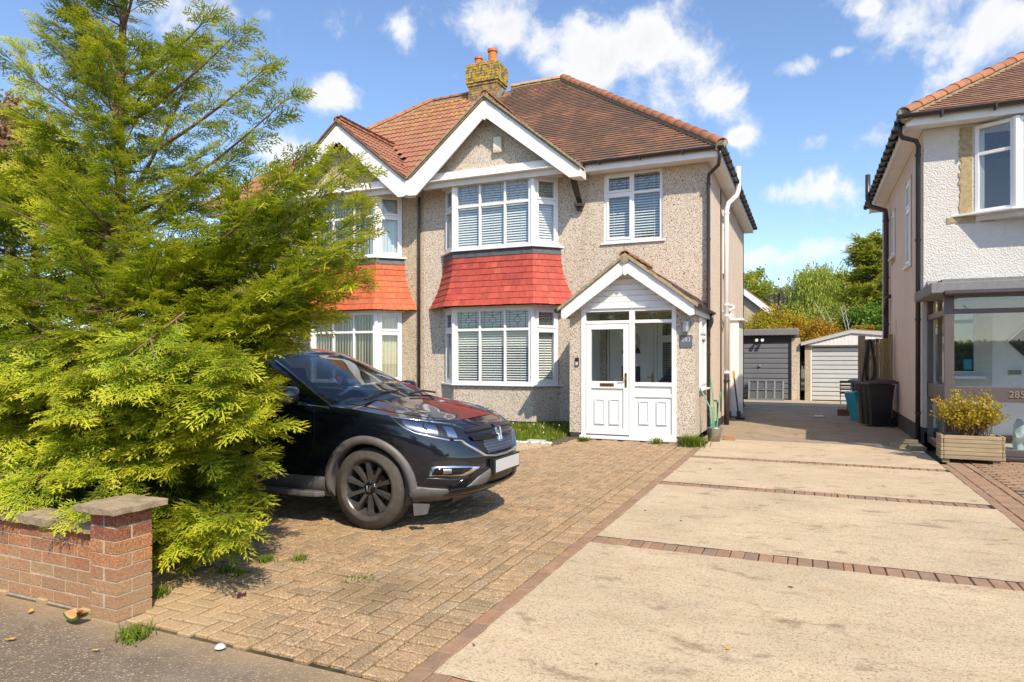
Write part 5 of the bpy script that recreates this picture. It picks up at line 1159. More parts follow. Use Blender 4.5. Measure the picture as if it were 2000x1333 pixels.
    # arches, sills, step, flap
    for wx, nm in ((WX,'wheel_arch_trim'),(WX2,'wheel_arch_trim')):
        for sy in (1,-1):
            mb = MB(); rows = []; angs = [math.radians(a) for a in np.linspace(-16, 196, 54)]
            for (r, o) in ((.385,-.10),(.388,.006),(.394,.022),(.43,.024),(.458,.014),(.462,-.012)):
                rr = []
                for a in angs:
                    x, z = wx+r*math.cos(a), WZ+.01+r*math.sin(a); z = max(z, zbot(x)+.001); p = side(x, z, o); rr.append(wv((x, p.y*sy, z)))
                rows.append(rr)
            mb.grid(rows, .5); mb.build(nm, MT['cladding'], T, smooth=True)
            li = MB(); li.grid([[wv((wx+.40*math.cos(a), sy*y, WZ+.01+.40*math.sin(a))) for a in [math.radians(b) for b in range(-20,201,10)]] for y in (-.88,-.55)], .5); li.build('wheel_arch_liner', MT['black_trim'], T, smooth=True)
    patch('sill_cladding', Sz(*[(x, .435) for x in np.linspace(WX2+.44, WX-.45, 6)]), Sz(*[(x, .262) for x in np.linspace(WX2+.44, WX-.45, 6)]), .014, 'cladding', n=20, k=6, bulge=.012)
    for sy in (1,-1):
        st = MB(); st.prism([wv((-3.0,sy*-.86,.255)), wv((-1.42,sy*-.86,.255)), wv((-1.36,sy*-.90,.265)), wv((-1.40,sy*-.985,.27)), wv((-1.5,sy*-1.0,.27)), wv((-3.0,sy*-1.0,.27))], (0,0,.05)); so_ = st.build('running_board', MT['cladding'], T, fix=True, bevel=.012)
        fl = MB(); fl.prism([wv((-.50,sy*-.80,.255)), wv((-.36,sy*-.76,.255)), wv((-.385,sy*-.76,.165)), wv((-.49,sy*-.80,.15))], (0,sy*.012,0)); fl.build('air_deflector', MT['cladding'], T, fix=True)
        # mirror
        mi = MB(); mc = Vector((-1.72, sy*-1.0, 1.165)); Pm = []
        for i in range(9):
            ph = -math.pi/2+math.pi*i/8; Pm.append([wv(mc+Vector((.085*math.sin(ph) if ph < 0 else .115*math.sin(ph), .13*math.cos(ph)*math.copysign(abs(math.cos(t))**.6, math.cos(t)), .092*max(0,math.cos(ph))**.5*math.copysign(abs(math.sin(t))**.6, math.sin(t))))) for t in [2*math.pi*k/20 for k in range(21)]])
        mi.grid(Pm, .5); mm = mi.build('door_mirror', MT['car_paint'], T, smooth=True, weld=True)
        ma = MB(); ma.hexa([wv((-1.78,sy*-.82,1.055)),wv((-1.62,sy*-.82,1.055)),wv((-1.62,sy*-.96,1.075)),wv((-1.78,sy*-.96,1.075)),wv((-1.78,sy*-.82,1.10)),wv((-1.60,sy*-.82,1.10)),wv((-1.62,sy*-.96,1.12)),wv((-1.78,sy*-.96,1.12))]); ma.build('mirror_arm', MT['gloss_black'], mm, bevel=.012)
        # chrome line round the side glass
        ch = MB(); q0 = .10; up_ = [cab(s, .875) for s in np.linspace(.86,1.98,26)]; lo_ = []
        A_ = [p for p in up_]; low = [side(x, ztop(x)-.012, .004) for x in np.linspace(-1.36,-4.0,20)]
        pil = [Vector((ip(q,[0,.3,.65,.9,1],[-1.02,-1.32,-1.68,-1.96,-2.10])-.285, -ip(q,[0,.25,.6,.85,1],[.825,.79,.70,.635,.585])-.004, 1.05+q*.52)) for q in np.linspace(.06,.86,9)]
        ch.tube([wv((p.x,p.y*sy,p.z)) for p in low], .007, 6); ch.tube([wv((p.x,p.y*sy,p.z)) for p in pil], .008, 6); ch.build('window_trim', MT['chrome'], T)
        # wheels
        for wx in (WX, WX2):
            y0 = sy*-.775; c = wv((wx, y0, WZ)); wh = MB(); w2 = .112
            wh.lathe([(.245,-w2*.86),(.262,-w2),(.285,-w2*1.03),(.288,-w2*1.0),(.325,-w2*.99),(.328,-w2*.95),(.347,-w2*.86),(WR-.003,-w2*.62),(WR,-w2*.3),(WR,w2*.3),(WR-.003,w2*.62),(.347,w2*.86),(.328,w2*.95),(.325,w2*.99),(.288,w2*1.0),(.285,w2*1.03),(.262,w2),(.245,w2*.86)], c, 'Y', 56); 
            ty = wh.build('wheel', MT['tyre'], T, smooth=True)
            gr = MB()
            for yy in (-.05,-.017,.017,.05): gr.lathe([(WR+.0005,yy-.003),(WR+.0012,yy),(WR+.0005,yy+.003)], c, 'Y', 56)
            gr.build('tread_groove', MT['rubber'], ty)
            o_ = sy*-1; rim = MB(); rim.lathe([(.248,o_*w2*.88),(.240,o_*w2*.80),(.232,o_*w2*.70),(.226,o_*.0),(.226,-o_*w2*.8)], c, 'Y', 48); rm_ = rim.build('rim', MT['alloy'], ty, smooth=True)
            for k in range(10):
                a = 2*math.pi*k/10+math.radians(92); ca, sa = math.cos(a), math.sin(a); sp = MB()
                def pt(r, w, d): return c+Vector((r*ca-w*sa, o_*d, r*sa+w*ca))
                bev = [(.045,.022,.060,.030),(.10,.019,.072,.035),(.17,.020,.084,.04),(.234,.030,.090,.05)]
                G_ = [[pt(r,-w,d-t), pt(r,-w*.75,d), pt(r,w*.75,d), pt(r,w,d-t)] for r, w, d, t in bev]; sp.grid(G_, .5); sp.build('spoke', MT['alloy'], ty)
            hb_ = MB(); hb_.lathe([(.0,o_*.078),(.034,o_*.076),(.038,o_*.066),(.062,o_*.062),(.07,o_*.03)], c, 'Y', 24); hb_.build('hub_cap', MT['gloss_black'], ty, smooth=True)
            if wx == WX: emblem('hub_emblem', Vector((wx, y0+o_*.078, WZ)), (1,0,0), (0,0,1), (0,o_,0), .045, 'chrome', ty)
            nu = MB()
            for k in range(5):
                a = 2*math.pi*k/5+.3; nu.lathe([(.0,o_*.072),(.009,o_*.072),(.010,o_*.05)], c+Vector((.052*math.cos(a),0,.052*math.sin(a))), 'Y', 6)
            nu.build('wheel_nuts', MT['chrome'], ty); bd = MB(); bd.lathe([(.05,o_*.02),(.155,o_*.02),(.155,o_*.0),(.05,0)], c, 'Y', 32); bd.build('brake_disc', MT['brake'], ty)
            ba = MB(); ba.lathe([(.0,-o_*.02),(.225,-o_*.02)], c, 'Y', 24); ba.build('wheel_back', MT['black_trim'], ty)
    # number plate, wipers, bits
    pl = MB(); x = front(0,.53).x; pl.prism([wv((x+.035,-.285,.455)), wv((x+.035,.285,.455)), wv((x+.035,.285,.60)), wv((x+.035,-.285,.60))], (-.05,0,0)); ph_ = pl.build('plate_holder', MT['black_trim'], T, fix=True, bevel=.004)
    pl = MB(); pl.box(OX+x+.0355, OX+x+.042, OY-.262, OY+.262, .475, .586); pl.build('number_plate', MT['plate'], ph_, bevel=.003)
    for (y0, y1, xx) in ((-.62,-.02,-1.10),(.10,.66,-1.06)):
        wi = MB(); wi.tube([wv((xx-.03, y0, deck(xx,y0/.86).z+.035)), wv((xx-.06,(y0+y1)/2, deck(xx,(y0+y1)/1.72).z+.065)), wv((xx-.075,y1, deck(xx,y1/.86).z+.055))], .011, 6); wi.build('wiper', MT['black_trim'], T)
    sc_ = MB(); sc_.grid([[wv(deck(x, t)+Vector((0,0,.004))) for t in np.linspace(-.86,.86,20)] for x in (-1.10,-1.16,-1.24,-1.30)], .5); sc_.build('scuttle_panel', MT['black_trim'], T, smooth=True)
    # inside
    da = MB(); da.prism([wv((-1.25,-.74,1.04)), wv((-1.75,-.74,1.03)), wv((-1.82,-.74,.95)), wv((-1.78,-.74,.6)), wv((-1.25,-.74,.6))], (0,1.48,0)); da.prism([wv((-1.68,-.60,1.03)), wv((-1.84,-.60,1.06)), wv((-1.86,-.60,.98)), wv((-1.7,-.60,.95))], (0,.44,0)); da.build('dashboard', MT['seat_fabric'], T, fix=True, bevel=.03)
    for y in (-.37, .37):
        se = MB(); se.hexa([wv((-2.62,y-.25,.5)),wv((-2.42,y-.25,.5)),wv((-2.42,y+.25,.5)),wv((-2.62,y+.25,.5)),wv((-2.80,y-.20,1.18)),wv((-2.68,y-.20,1.18)),wv((-2.68,y+.20,1.18)),wv((-2.80,y+.20,1.18))]); se.box(OX-2.5,OX-1.98,OY+y-.25,OY+y+.25,.42,.58); se.build('seat', MT['seat_fabric'], T, bevel=.04)
        hr = MB(); hr.hexa([wv((-2.82,y-.12,1.21)),wv((-2.72,y-.12,1.21)),wv((-2.72,y+.12,1.21)),wv((-2.82,y+.12,1.21)),wv((-2.84,y-.11,1.40)),wv((-2.77,y-.11,1.40)),wv((-2.77,y+.11,1.40)),wv((-2.84,y+.11,1.40))]); hr.build('headrest', MT['seat_fabric'], T, bevel=.03)
    stw = MB(); Pw = [wv((-1.95-.06*math.sin(2*math.pi*k/24)*.0+.07*math.sin(2*math.pi*k/24), -.37+.185*math.cos(2*math.pi*k/24), .99+.17*math.sin(2*math.pi*k/24))) for k in range(25)]; stw.tube(Pw, .016, 8); stw.tube([wv((-1.95,-.37,.99)),wv((-1.75,-.37,.95))], .03, 8); stw.tube([wv((-1.95,-.55,.99)),wv((-1.95,-.19,.99))], .018, 6); stw.build('steering_wheel', MT['black_trim'], T)
    rm = MB(); rm.box(OX-1.98,OX-1.95,OY-.12,OY+.12,1.395,1.46); rm.tube([wv((-1.965,0,1.44)),wv((-1.985,0,1.50))], .012, 6); rm.build('rear_view_mirror', MT['black_trim'], T, bevel=.02)
    he = MB(); hp = []
    for k in range(28):
        t = 2*math.pi*k/28; hp.append(wv((-1.90, -.02+.0032*16*math.sin(t)**3, 1.28+.0032*(13*math.cos(t)-5*math.cos(2*t)-2*math.cos(3*t)-math.cos(4*t)))))
    he.prism(hp, (.012,0,0)); tag(he.build('heart_charm', MT['heart_purple'], fix=True), 'purple heart charm hanging behind the windscreen of the black car', 'charm')
    cf = MB(); cf.box(OX-3.6,OX-1.2,OY-.75,OY+.75,.36,.42); cf.box(OX-4.4,OX-.25,OY-.55,OY+.55,.24,.34); cf.build('floor_pan', MT['black_trim'], T)
car()
# ------------------------------------------------------------------ garden wall with its pier
def garden_wall():
    Tt = thing('garden_wall', 'low red brick garden wall ending in a square pier with stone caps', 'wall', (-4.4, 2.8, 0))
    c = MB(); c.box(-7.4, -3.80, 2.6605, 2.80, -.08, .462); core = c.build('wall_core', MT['mortar'], Tt)
    x0, x1, y0, y1 = -3.822, -3.602, 2.585, 2.815
    c = MB(); c.box(x0+.006, x1-.0035, y0+.0035, y1-.006, -.08, .618); pc = c.build('pier_core', MT['mortar'], Tt)
    for r_ in range(8):
        z = .0775*r_+.0335-.002
        if r_ < 6:
            L = .2275; x = x0-.006-(L/2 if r_ % 2 else 0); segs = [(x0-.006-L/2+.012, x0-.006)] if r_ % 2 else []
            while x > -7.4: segs.append((x-L+.012, x)); x -= L
            for a, b in segs:
                l = round(b-a, 3); k = (l, .066, 'w')
                if k not in BM: BM[k] = MB().box(-l/2, l/2, -.05, .05, -.033, .033, .5).mesh('brick')
                piece('brick', BM[k], MT['red_brick'], core, Matrix.Translation(((a+b)/2, 2.707+random.gauss(0,.0015), z)) @ Matrix.Rotation(random.gauss(0,.006),4,'Y'))
        W_ = x1-x0; D_ = y1-y0
        fr = [(x0, x1)] if r_ % 2 == 0 else [(x0, x0+.104), (x0+.116, x1-.104)]
        sd = [(y0+.104, y1)] if r_ % 2 == 0 else [(y0, y1)]
        if r_ % 2 == 0: sd = [(y0+.106, y1)]
        for (a, b) in fr:
            l = round(b-a, 3); k = (l, 'pf')
            if l < .02: continue
            if k not in BM: BM[k] = MB().box(-l/2, l/2, -.047, .047, -.0335, .0335, .5).mesh('brick')
            piece('brick', BM[k], MT['red_brick'], pc, Matrix.Translation(((a+b)/2, y0+.047+random.gauss(0,.001), z)))
        for (a, b) in sd:
            l = round(b-a, 3); k = (l, 'ps')
            if k not in BM: BM[k] = MB().box(-.047, .047, -l/2, l/2, -.0335, .0335, .5).mesh('brick')
            piece('brick', BM[k], MT['red_brick'], pc, Matrix.Translation((x1-.047+random.gauss(0,.001), (a+b)/2, z)))
    def slab(x0, x1, y0, y1, z0, z1, top, name):
        mb = MB(); nx, ny = max(6, int((x1-x0)/.04)), 8; j = lambda: random.uniform(-.004,.004); rows = []
        for i in range(nx+1): rows.append([(x0+(x1-x0)*i/nx+j(), y0+(y1-y0)*k/ny+j(), z1+top*(1-max(abs(2*k/ny-1), abs(2*i/nx-1) if name == 'pier_cap' else 0))+j()) for k in range(ny+1)])
        mb.grid(rows); n = len(mb.v)
        edge = [rows[i][0] for i in range(nx+1)]+[rows[nx][k] for k in range(1,ny+1)]+[rows[i][ny] for i in range(nx-1,-1,-1)]+[rows[0][k] for k in range(ny-1,0,-1)]
        m = len(edge); mb.add(edge+[(p[0]+j(), p[1]+j(), z0+j()) for p in edge], [(i,(i+1)%m,m+(i+1)%m,m+i) for i in range(m)]+[tuple(range(m,2*m))]); return mb.build(name, MT['coping'], Tt)
    slab(-3.885, -3.542, 2.525, 2.875, .622, .657, .020, 'pier_cap')
    x = -3.826
    while x > -7.3: slab(x-.62, x-.008, 2.62, 2.84, .466, .515, .015, 'coping_stone'); x -= .625
garden_wall()
# ------------------------------------------------------------------ foliage tools
def mesh_tris(name, V, rn, m, parent=None):
    # V: (n, 3, 3) triangles, rn: (n,) value per face
    n = len(V); me = bpy.data.meshes.new(name); me.vertices.add(n*3); me.vertices.foreach_set('co', V.reshape(-1).astype(np.float32))
    me.loops.add(n*3); me.loops.foreach_set('vertex_index', np.arange(n*3, dtype=np.int32)); me.polygons.add(n)
    me.polygons.foreach_set('loop_start', np.arange(0, n*3, 3, dtype=np.int32))
    at = me.attributes.new('rnd', 'FLOAT', 'FACE'); at.data.foreach_set('value', rn.astype(np.float32)); me.update()
    me.materials.append(m); o = bpy.data.objects.new(name, me); COL.objects.link(o); par(o, parent); return o
def spray(rng, n_side=8, w=.044, tw=3):
    # one flat spray of scale foliage, unit length along +x
    tr = []; rv = []
    def blade(a, b, wd, v):
        a, b = np.array(a), np.array(b); d = b-a; L = np.linalg.norm(d); nx = np.array([-d[1], d[0], 0])/max(L,1e-6)*wd; m = a+d*.45; m[2] += .0
        tr.append([a, m-nx, b]); tr.append([a, b, m+nx]); rv.extend([v, v])
    cz = rng.uniform(-.25, .05)
    f = lambda t: np.array([t, .06*math.sin(3*t+rng.uniform(0,1)), cz*t*t])
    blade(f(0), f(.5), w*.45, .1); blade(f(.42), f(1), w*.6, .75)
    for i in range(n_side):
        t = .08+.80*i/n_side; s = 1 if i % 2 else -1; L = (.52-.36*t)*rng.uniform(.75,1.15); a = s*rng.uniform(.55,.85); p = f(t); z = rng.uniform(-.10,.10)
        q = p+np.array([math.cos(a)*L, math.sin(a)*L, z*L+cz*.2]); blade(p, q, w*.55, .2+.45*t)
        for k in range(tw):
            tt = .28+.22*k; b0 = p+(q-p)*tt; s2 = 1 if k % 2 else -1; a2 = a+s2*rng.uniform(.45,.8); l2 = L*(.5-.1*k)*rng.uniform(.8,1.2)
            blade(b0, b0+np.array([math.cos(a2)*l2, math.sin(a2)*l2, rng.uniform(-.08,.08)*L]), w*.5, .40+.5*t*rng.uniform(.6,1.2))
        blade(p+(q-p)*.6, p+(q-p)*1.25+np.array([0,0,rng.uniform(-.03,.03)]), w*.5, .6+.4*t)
    return np.array(tr), np.clip(np.array(rv),0,1)
def place(protos, P, Dv, Uv, L, rng, shade):
    # stamp sprays: P origins, Dv directions, Uv plane normals, L lengths
    X = Dv/np.linalg.norm(Dv,axis=1,keepdims=True); Z = Uv-X*np.sum(Uv*X,axis=1,keepdims=True); Z /= np.linalg.norm(Z,axis=1,keepdims=True)+1e-9; Y = np.cross(Z,X)
    out = []; ro = []; idx = rng.integers(0,len(protos),len(P))
    for k, (tr, rv) in enumerate(protos):
        I = np.where(idx == k)[0]
        if not len(I): continue
        B = np.stack([X[I],Y[I],Z[I]],axis=2)*L[I][:,None,None]        # n,3,3 columns are the axes
        V = np.einsum('nij,tvj->ntvi', B, tr)+P[I][:,None,None,:]
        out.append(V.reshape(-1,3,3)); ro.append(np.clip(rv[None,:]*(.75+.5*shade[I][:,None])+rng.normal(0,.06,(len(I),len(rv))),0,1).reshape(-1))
    return np.concatenate(out), np.concatenate(ro)
class Conifer:
    def __init__(s, seed): s.rng = np.random.default_rng(seed); s.P = []; s.D = []; s.U = []; s.L = []; s.sh = []; s.tw = MB()
    def branch(s, a, tip, rad=.02, side=.45, step=.085, droop=.10, sub=1.0, bare=.18, curve=.25, Ls=(.20,.34)):
        rng = s.rng; a, tip = np.array(a,float), np.array(tip,float); d = tip-a; L = np.linalg.norm(d); n = max(4, int(L/step)); pts = []
        for i in range(n+1):
            t = i/n; p = a+d*t; p[2] += -curve*L*t*(1-t); pts.append(p)
        s.tw.tube([tuple(p) for p in pts[::2]+([pts[-1]] if n % 2 else [])], list(np.linspace(rad,.003,len(pts[::2]+([pts[-1]] if n % 2 else [])))), 5)
        for i in range(1, n+1):
            t = i/n
            if t < bare: continue
            fwd = pts[i]-pts[i-1]; fwd /= np.linalg.norm(fwd); lat = np.cross(fwd,[0,0,1]); lat /= np.linalg.norm(lat)+1e-9; up = np.cross(lat,fwd)
            for sgn in (-1,1):
                sl = side*(1.15-.85*t)*rng.uniform(.55,1.2); ang = rng.uniform(.6,1.1); roll = rng.uniform(-.7,.7)
                sd = fwd*math.cos(ang)+(lat*sgn*math.cos(roll)+up*math.sin(roll))*math.sin(ang); sd[2] -= droop*rng.uniform(0,1.2); sd /= np.linalg.norm(sd)
                m = max(2, int(sl/.062*sub)); e = pts[i]+sd*sl
                if sl > .22: s.tw.tube([tuple(pts[i]), tuple(pts[i]+sd*sl*.8)], [.005,.002], 3, cap=False)
                for k in range(m):
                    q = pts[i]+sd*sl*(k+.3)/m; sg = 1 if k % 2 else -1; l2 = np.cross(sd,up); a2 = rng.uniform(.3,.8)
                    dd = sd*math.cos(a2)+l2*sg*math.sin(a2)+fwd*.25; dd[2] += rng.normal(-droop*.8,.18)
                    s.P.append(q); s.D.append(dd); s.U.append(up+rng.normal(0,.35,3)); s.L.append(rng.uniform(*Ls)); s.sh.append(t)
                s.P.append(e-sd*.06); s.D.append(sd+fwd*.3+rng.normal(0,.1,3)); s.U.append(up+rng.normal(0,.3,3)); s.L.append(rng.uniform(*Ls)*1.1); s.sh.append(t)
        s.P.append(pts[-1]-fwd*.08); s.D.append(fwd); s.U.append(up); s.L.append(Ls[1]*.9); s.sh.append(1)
    def build(s, T, m, **kw):
        pr = [spray(s.rng, **kw) for _ in range(7)]
        V, r = place(pr, np.array(s.P), np.array(s.D), np.array(s.U), np.array(s.L), s.rng, np.array(s.sh))
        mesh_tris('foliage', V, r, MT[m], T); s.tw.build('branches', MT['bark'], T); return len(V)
# ------------------------------------------------------------------ the big conifer behind the wall
def big_conifer():
    TY = 4.0; base = np.array([-5.45, TY, 0.0]); T = thing('conifer_tree', 'tall feathery golden-green cypress tree spreading behind the brick pier', 'tree', tuple(base)); c = Conifer(5); rng = c.rng
    tk = lambda z: np.array([base[0]+.04*math.sin(z*1.3)-.0*z, TY+.03*math.cos(z), z])
    t_ = MB(); t_.tube([tuple(tk(z)) for z in np.linspace(-.05,6.2,20)], [.058*max(0,1-z/6.4)**.8+.006 for z in np.linspace(-.05,6.2,20)], 10); t_.build('trunk', MT['bark'], T, smooth=True)
    def P(px, py, Y): return np.array(tuple(onY(px, py, Y)))
    hero = [((235,520),(20,95),3.85,.34),((240,560),(40,200),4.2,.36),((245,430),(590,188),3.9,.42),((242,330),(545,132),4.0,.34),((245,250),(490,62),4.0,.28),((245,190),(430,35),4.0,.24),
            ((240,240),(155,45),3.9,.26),((240,300),(195,120),4.1,.30),((243,640),(715,330),4.15,.46),((243,700),(735,425),4.2,.48),((243,740),(725,470),4.1,.48),((243,760),(730,545),4.05,.46),((243,720),(640,620),3.9,.42),
            ((243,600),(600,350),3.7,.38),((243,660),(640,410),4.0,.42),((243,680),(680,500),3.85,.44),((243,560),(630,305),4.2,.36),((243,760),(640,560),3.75,.42),((243,780),(600,600),4.1,.42),((240,600),(50,330),3.7,.40),((243,480),(500,290),4.3,.38),((243,420),(410,120),4.2,.30),((238,480),(100,260),4.4,.36),
            ((243,820),(565,690),3.8,.40),((243,860),(560,760),3.7,.40),((243,900),(575,830),3.75,.40),((243,900),(545,900),3.6,.40),((243,930),(530,960),3.6,.38),((243,940),(470,1040),3.55,.36),((243,940),(400,1085),3.5,.34),((243,930),(330,1095),3.5,.32)]
    for (a, b, Y, sd) in hero:
        za = P(a[0], a[1], TY)[2]; hi = b[1] < 300; bx = b[0]-(50 if b[0] > 300 and b[1] > 600 else (42 if b[0] > 300 and b[1] > 290 else (25 if b[0] > 300 else -20))); by = b[1]-(25 if b[1] > 1000 else 0)
        c.branch(tk(max(.2,za)), P(bx, by, Y), .024, sd*(.74 if hi else (1.05 if 300 <= b[1] < 700 and b[0] > 500 else .95)), step=.10 if hi else (.07 if 300 <= b[1] < 700 else .085), curve=.16 if b[1] < 600 else .05, bare=.14, Ls=(.12,.22) if hi else (.15,.27))
    # fill, by height: reach of the crown
    z = .25
    while z < 5.9:
        nb = 6 if z < 2.0 else (2 if z < 3.0 else 1)
        reach = float(np.interp(z, [.2,.9,1.8,2.4,2.9,3.4,4.0,4.8,5.9], [1.15,1.45,1.5,1.35,1.05,.80,.70,.55,.30]))
        for k in range(nb):
            a = rng.uniform(0, 2*math.pi); r = reach*rng.uniform(.65,1.05); fy = .80 if math.sin(a) > 0 else .92
            rise = (.55 if z > 2.8 else (.30 if z > 1.2 else .12))*r*rng.uniform(.6,1.3)
            tip = tk(z)+np.array([math.cos(a)*r, math.sin(a)*r*fy, rise])
            if tip[1] > 4.72: tip[1] = 4.72
            if z < 1.0 and tip[1] < 2.95: tip[1] = 2.95+rng.uniform(0,.3)
            c.branch(tk(z), tip, .016, .34 if z < 2.2 else .26, step=.10, curve=.12, bare=.25, Ls=(.13,.23))
        z += .135 if z < 3.2 else .19
    z = 2.0
    while z < 6.0:      # short twigs close to the trunk
        for k in range(3):
            a = rng.uniform(math.pi, 2*math.pi) if k < 2 else rng.uniform(0, 2*math.pi); r = rng.uniform(.3,.62)*(1 if z < 4.6 else .7); c.branch(tk(z), tk(z)+np.array([math.cos(a)*r, math.sin(a)*r, r*rng.uniform(.3,.9)]), .008, .20, step=.10, curve=.05, bare=.05, Ls=(.12,.20))
        z += .16
    # lower skirt that hangs over the pier and down to the paving
    for k in range(62):
        px = rng.uniform(150, 500); py = rng.uniform(640, 930) if px < 330 else rng.uniform(640, 1080-max(0,px-420)*.8); Y = rng.uniform(3.0, 3.5); tip = P(px, py, Y)
        if tip[2] < .06: tip[2] = .06
        if tip[0] < -3.45 and tip[1] < 3.0: tip[2] = max(tip[2], .80)
        st = tk(max(.3, min(2.4, tip[2]-.1+rng.uniform(-.1,.25)))); st = st+(tip-st)*.35; c.branch(st, tip, .012, .32, step=.08, curve=.02, bare=.0, Ls=(.13,.23))
    return c.build(T, 'cypress')
def left_conifer():
    base = np.array([-6.75, 4.05, 0.0]); T = thing('conifer_tree', 'shorter bushy cypress with exposed trunk, left of the tall one behind the wall', 'tree', tuple(base)); c = Conifer(9); rng = c.rng
    t_ = MB(); t_.tube([(base[0]+.05*math.sin(z*2), base[1], z) for z in np.linspace(-.05,3.2,12)], list(np.linspace(.085,.015,12)), 9); t_.build('trunk', MT['bark'], T, smooth=True)
    z = .3
    while z < 3.15:
        reach = float(np.interp(z, [.2,.9,1.8,2.4,2.9,3.3], [1.2,1.35,1.35,1.15,.85,.45]))
        for k in range(5):
            a = rng.uniform(0,2*math.pi); r = reach*rng.uniform(.7,1.05); tip = base+np.array([math.cos(a)*r, math.sin(a)*r*.85, z+rng.uniform(.05,.4)*r]); tip[1] = min(tip[1], 5.2)
            if tip[2] < 1.0: tip[1] = max(tip[1], 2.9)
            c.branch(base+np.array([0,0,z]), tip, .014, .36, step=.095, curve=.1, bare=.2, Ls=(.15,.26))
        z += .14
    for k in range(40):
        lo = k % 8 == 0; tip = np.array([rng.uniform(-6.0,-3.75), rng.uniform(2.60,2.74) if lo else rng.uniform(2.78,3.1), rng.uniform(.57,.68) if lo else rng.uniform(.75,1.5)]); tip[2] += .22 if tip[0] > -4.0 else 0; st = tip+np.array([rng.uniform(-.4,.1), .55, rng.uniform(.12,.35)]); c.branch(st, tip, .01, .30, step=.09, curve=.0, bare=0, Ls=(.13,.23))
    return c.build(T, 'cypress_left')
nb1 = big_conifer(); nb2 = left_conifer(); print('conifer tris', nb1, nb2)
# ------------------------------------------------------------------ trees and shrubs further off
def leaf_cloud(n, cen, rad, size, rng, gaps=.35, lump=9, flat=0.0):
    # leaves grouped in clumps through an ellipsoid; returns triangles and a value per face
    cen, rad = np.array(cen,float), np.array(rad,float); K = max(12, n//lump//12)
    d = rng.normal(0,1,(K,3)); d /= np.linalg.norm(d,axis=1,keepdims=True); rr = rng.uniform(.25,1,(K,1))**.45*rng.uniform(.82,1.08,(K,1)); cl = cen+d*rr*rad; cs = rng.uniform(.10,.26,K)*np.mean(rad)
    idx = rng.integers(0,K,n); P = cl[idx]+rng.normal(0,1,(n,3))*cs[idx][:,None]*.62; X = rng.normal(0,1,(n,3)); X /= np.linalg.norm(X,axis=1,keepdims=True); Y = np.cross(X, rng.normal(0,1,(n,3))); Y /= np.linalg.norm(Y,axis=1,keepdims=True)
    s = size*rng.uniform(.6,1.3,(n,1)); tip = P+X*s; m1 = P+X*s*.45+Y*s*.32; m2 = P+X*s*.45-Y*s*.32
    V = np.concatenate([np.stack([P,m1,tip],1), np.stack([P,tip,m2],1)]); tone = rng.uniform(0,1,K)[idx]*.6+rng.uniform(0,.4,n); return V, np.concatenate([tone,tone]), cl
def tree(name, label, cat, base, cen, rad, n, size, m, seed, group=None, trunk_r=.15, bk='bark_grey', limbs=7):
    rng = np.random.default_rng(seed); T = thing(name, label, cat, base, group); V, r, cl = leaf_cloud(n, cen, rad, size, rng); mesh_tris('crown', V, r, MT[m], T)
    mb = MB(); b = Vector(base); c = Vector(cen); top = b+(c-b)*.9; mb.tube([b, b+(top-b)*.5+Vector((.05,0,0)), top], [trunk_r,trunk_r*.75,trunk_r*.3], 8)
    for k in range(limbs):
        t = rng.uniform(.35,.8); a = b+(top-b)*t; q = Vector(cl[rng.integers(0,len(cl))]); mb.tube([a, a+(q-a)*.5+Vector((0,0,.1)), q], [trunk_r*.35,trunk_r*.2,trunk_r*.07], 6)
    mb.build('trunk', MT[bk], T); return T
def willow():
    rng = np.random.default_rng(3); Y = 52.; p = lambda px, py: np.array(tuple(onY(px, py, Y))); b = p(1625,720); b[2] = 0
    T = thing('willow_tree', 'rounded pale green willow with hanging strands behind the garages', 'tree', tuple(b)); tr = []; rv = []
    tops = [(1575,545,20),(1600,535,30),(1640,545,34),(1670,555,22),(1560,600,22),(1590,580,40),(1620,590,40),(1655,590,34),(1680,610,20),(1545,640,16),(1600,640,40),(1640,640,36)]
    for (px, py, n) in tops:
        for i in range(n*12):
            s = p(px+rng.normal(0,16), py+rng.normal(0,9)); s[1] += rng.normal(0,1.6); L = rng.uniform(.9,2.4); tone = rng.uniform(0,1); k = int(L/.13); dx = rng.normal(0,.12)
            for j in range(k):
                q = s+np.array([dx*j*.13+rng.normal(0,.05), rng.normal(0,.05), -j*.13]); a = rng.uniform(0,6.28); d = np.array([math.cos(a)*.09, math.sin(a)*.09, -.20]); w = np.array([-math.sin(a),math.cos(a),0])*.06
                tr.append([q-w*.6, q+d, q+w]); rv.append(np.clip(tone*.7+rng.uniform(0,.35),0,1))
    mesh_tris('crown', np.array(tr), np.array(rv), MT['willow_leaf'], T); mb = MB(); c = p(1625,600); mb.tube([tuple(b), tuple(b+(c-b)*.6), tuple(c)], [.4,.3,.12], 8)
    for k in range(9): q = p(*tops[k][:2]); mb.tube([tuple(b+(c-b)*.55), tuple((b+c)/2+(q-c)*.4+np.array([0,0,1.])), tuple(q)], [.16,.1,.03], 6)
    mb.build('trunk', MT['bark_grey'], T)
willow()
def at(px, py, Y): return tuple(onY(px, py, Y))
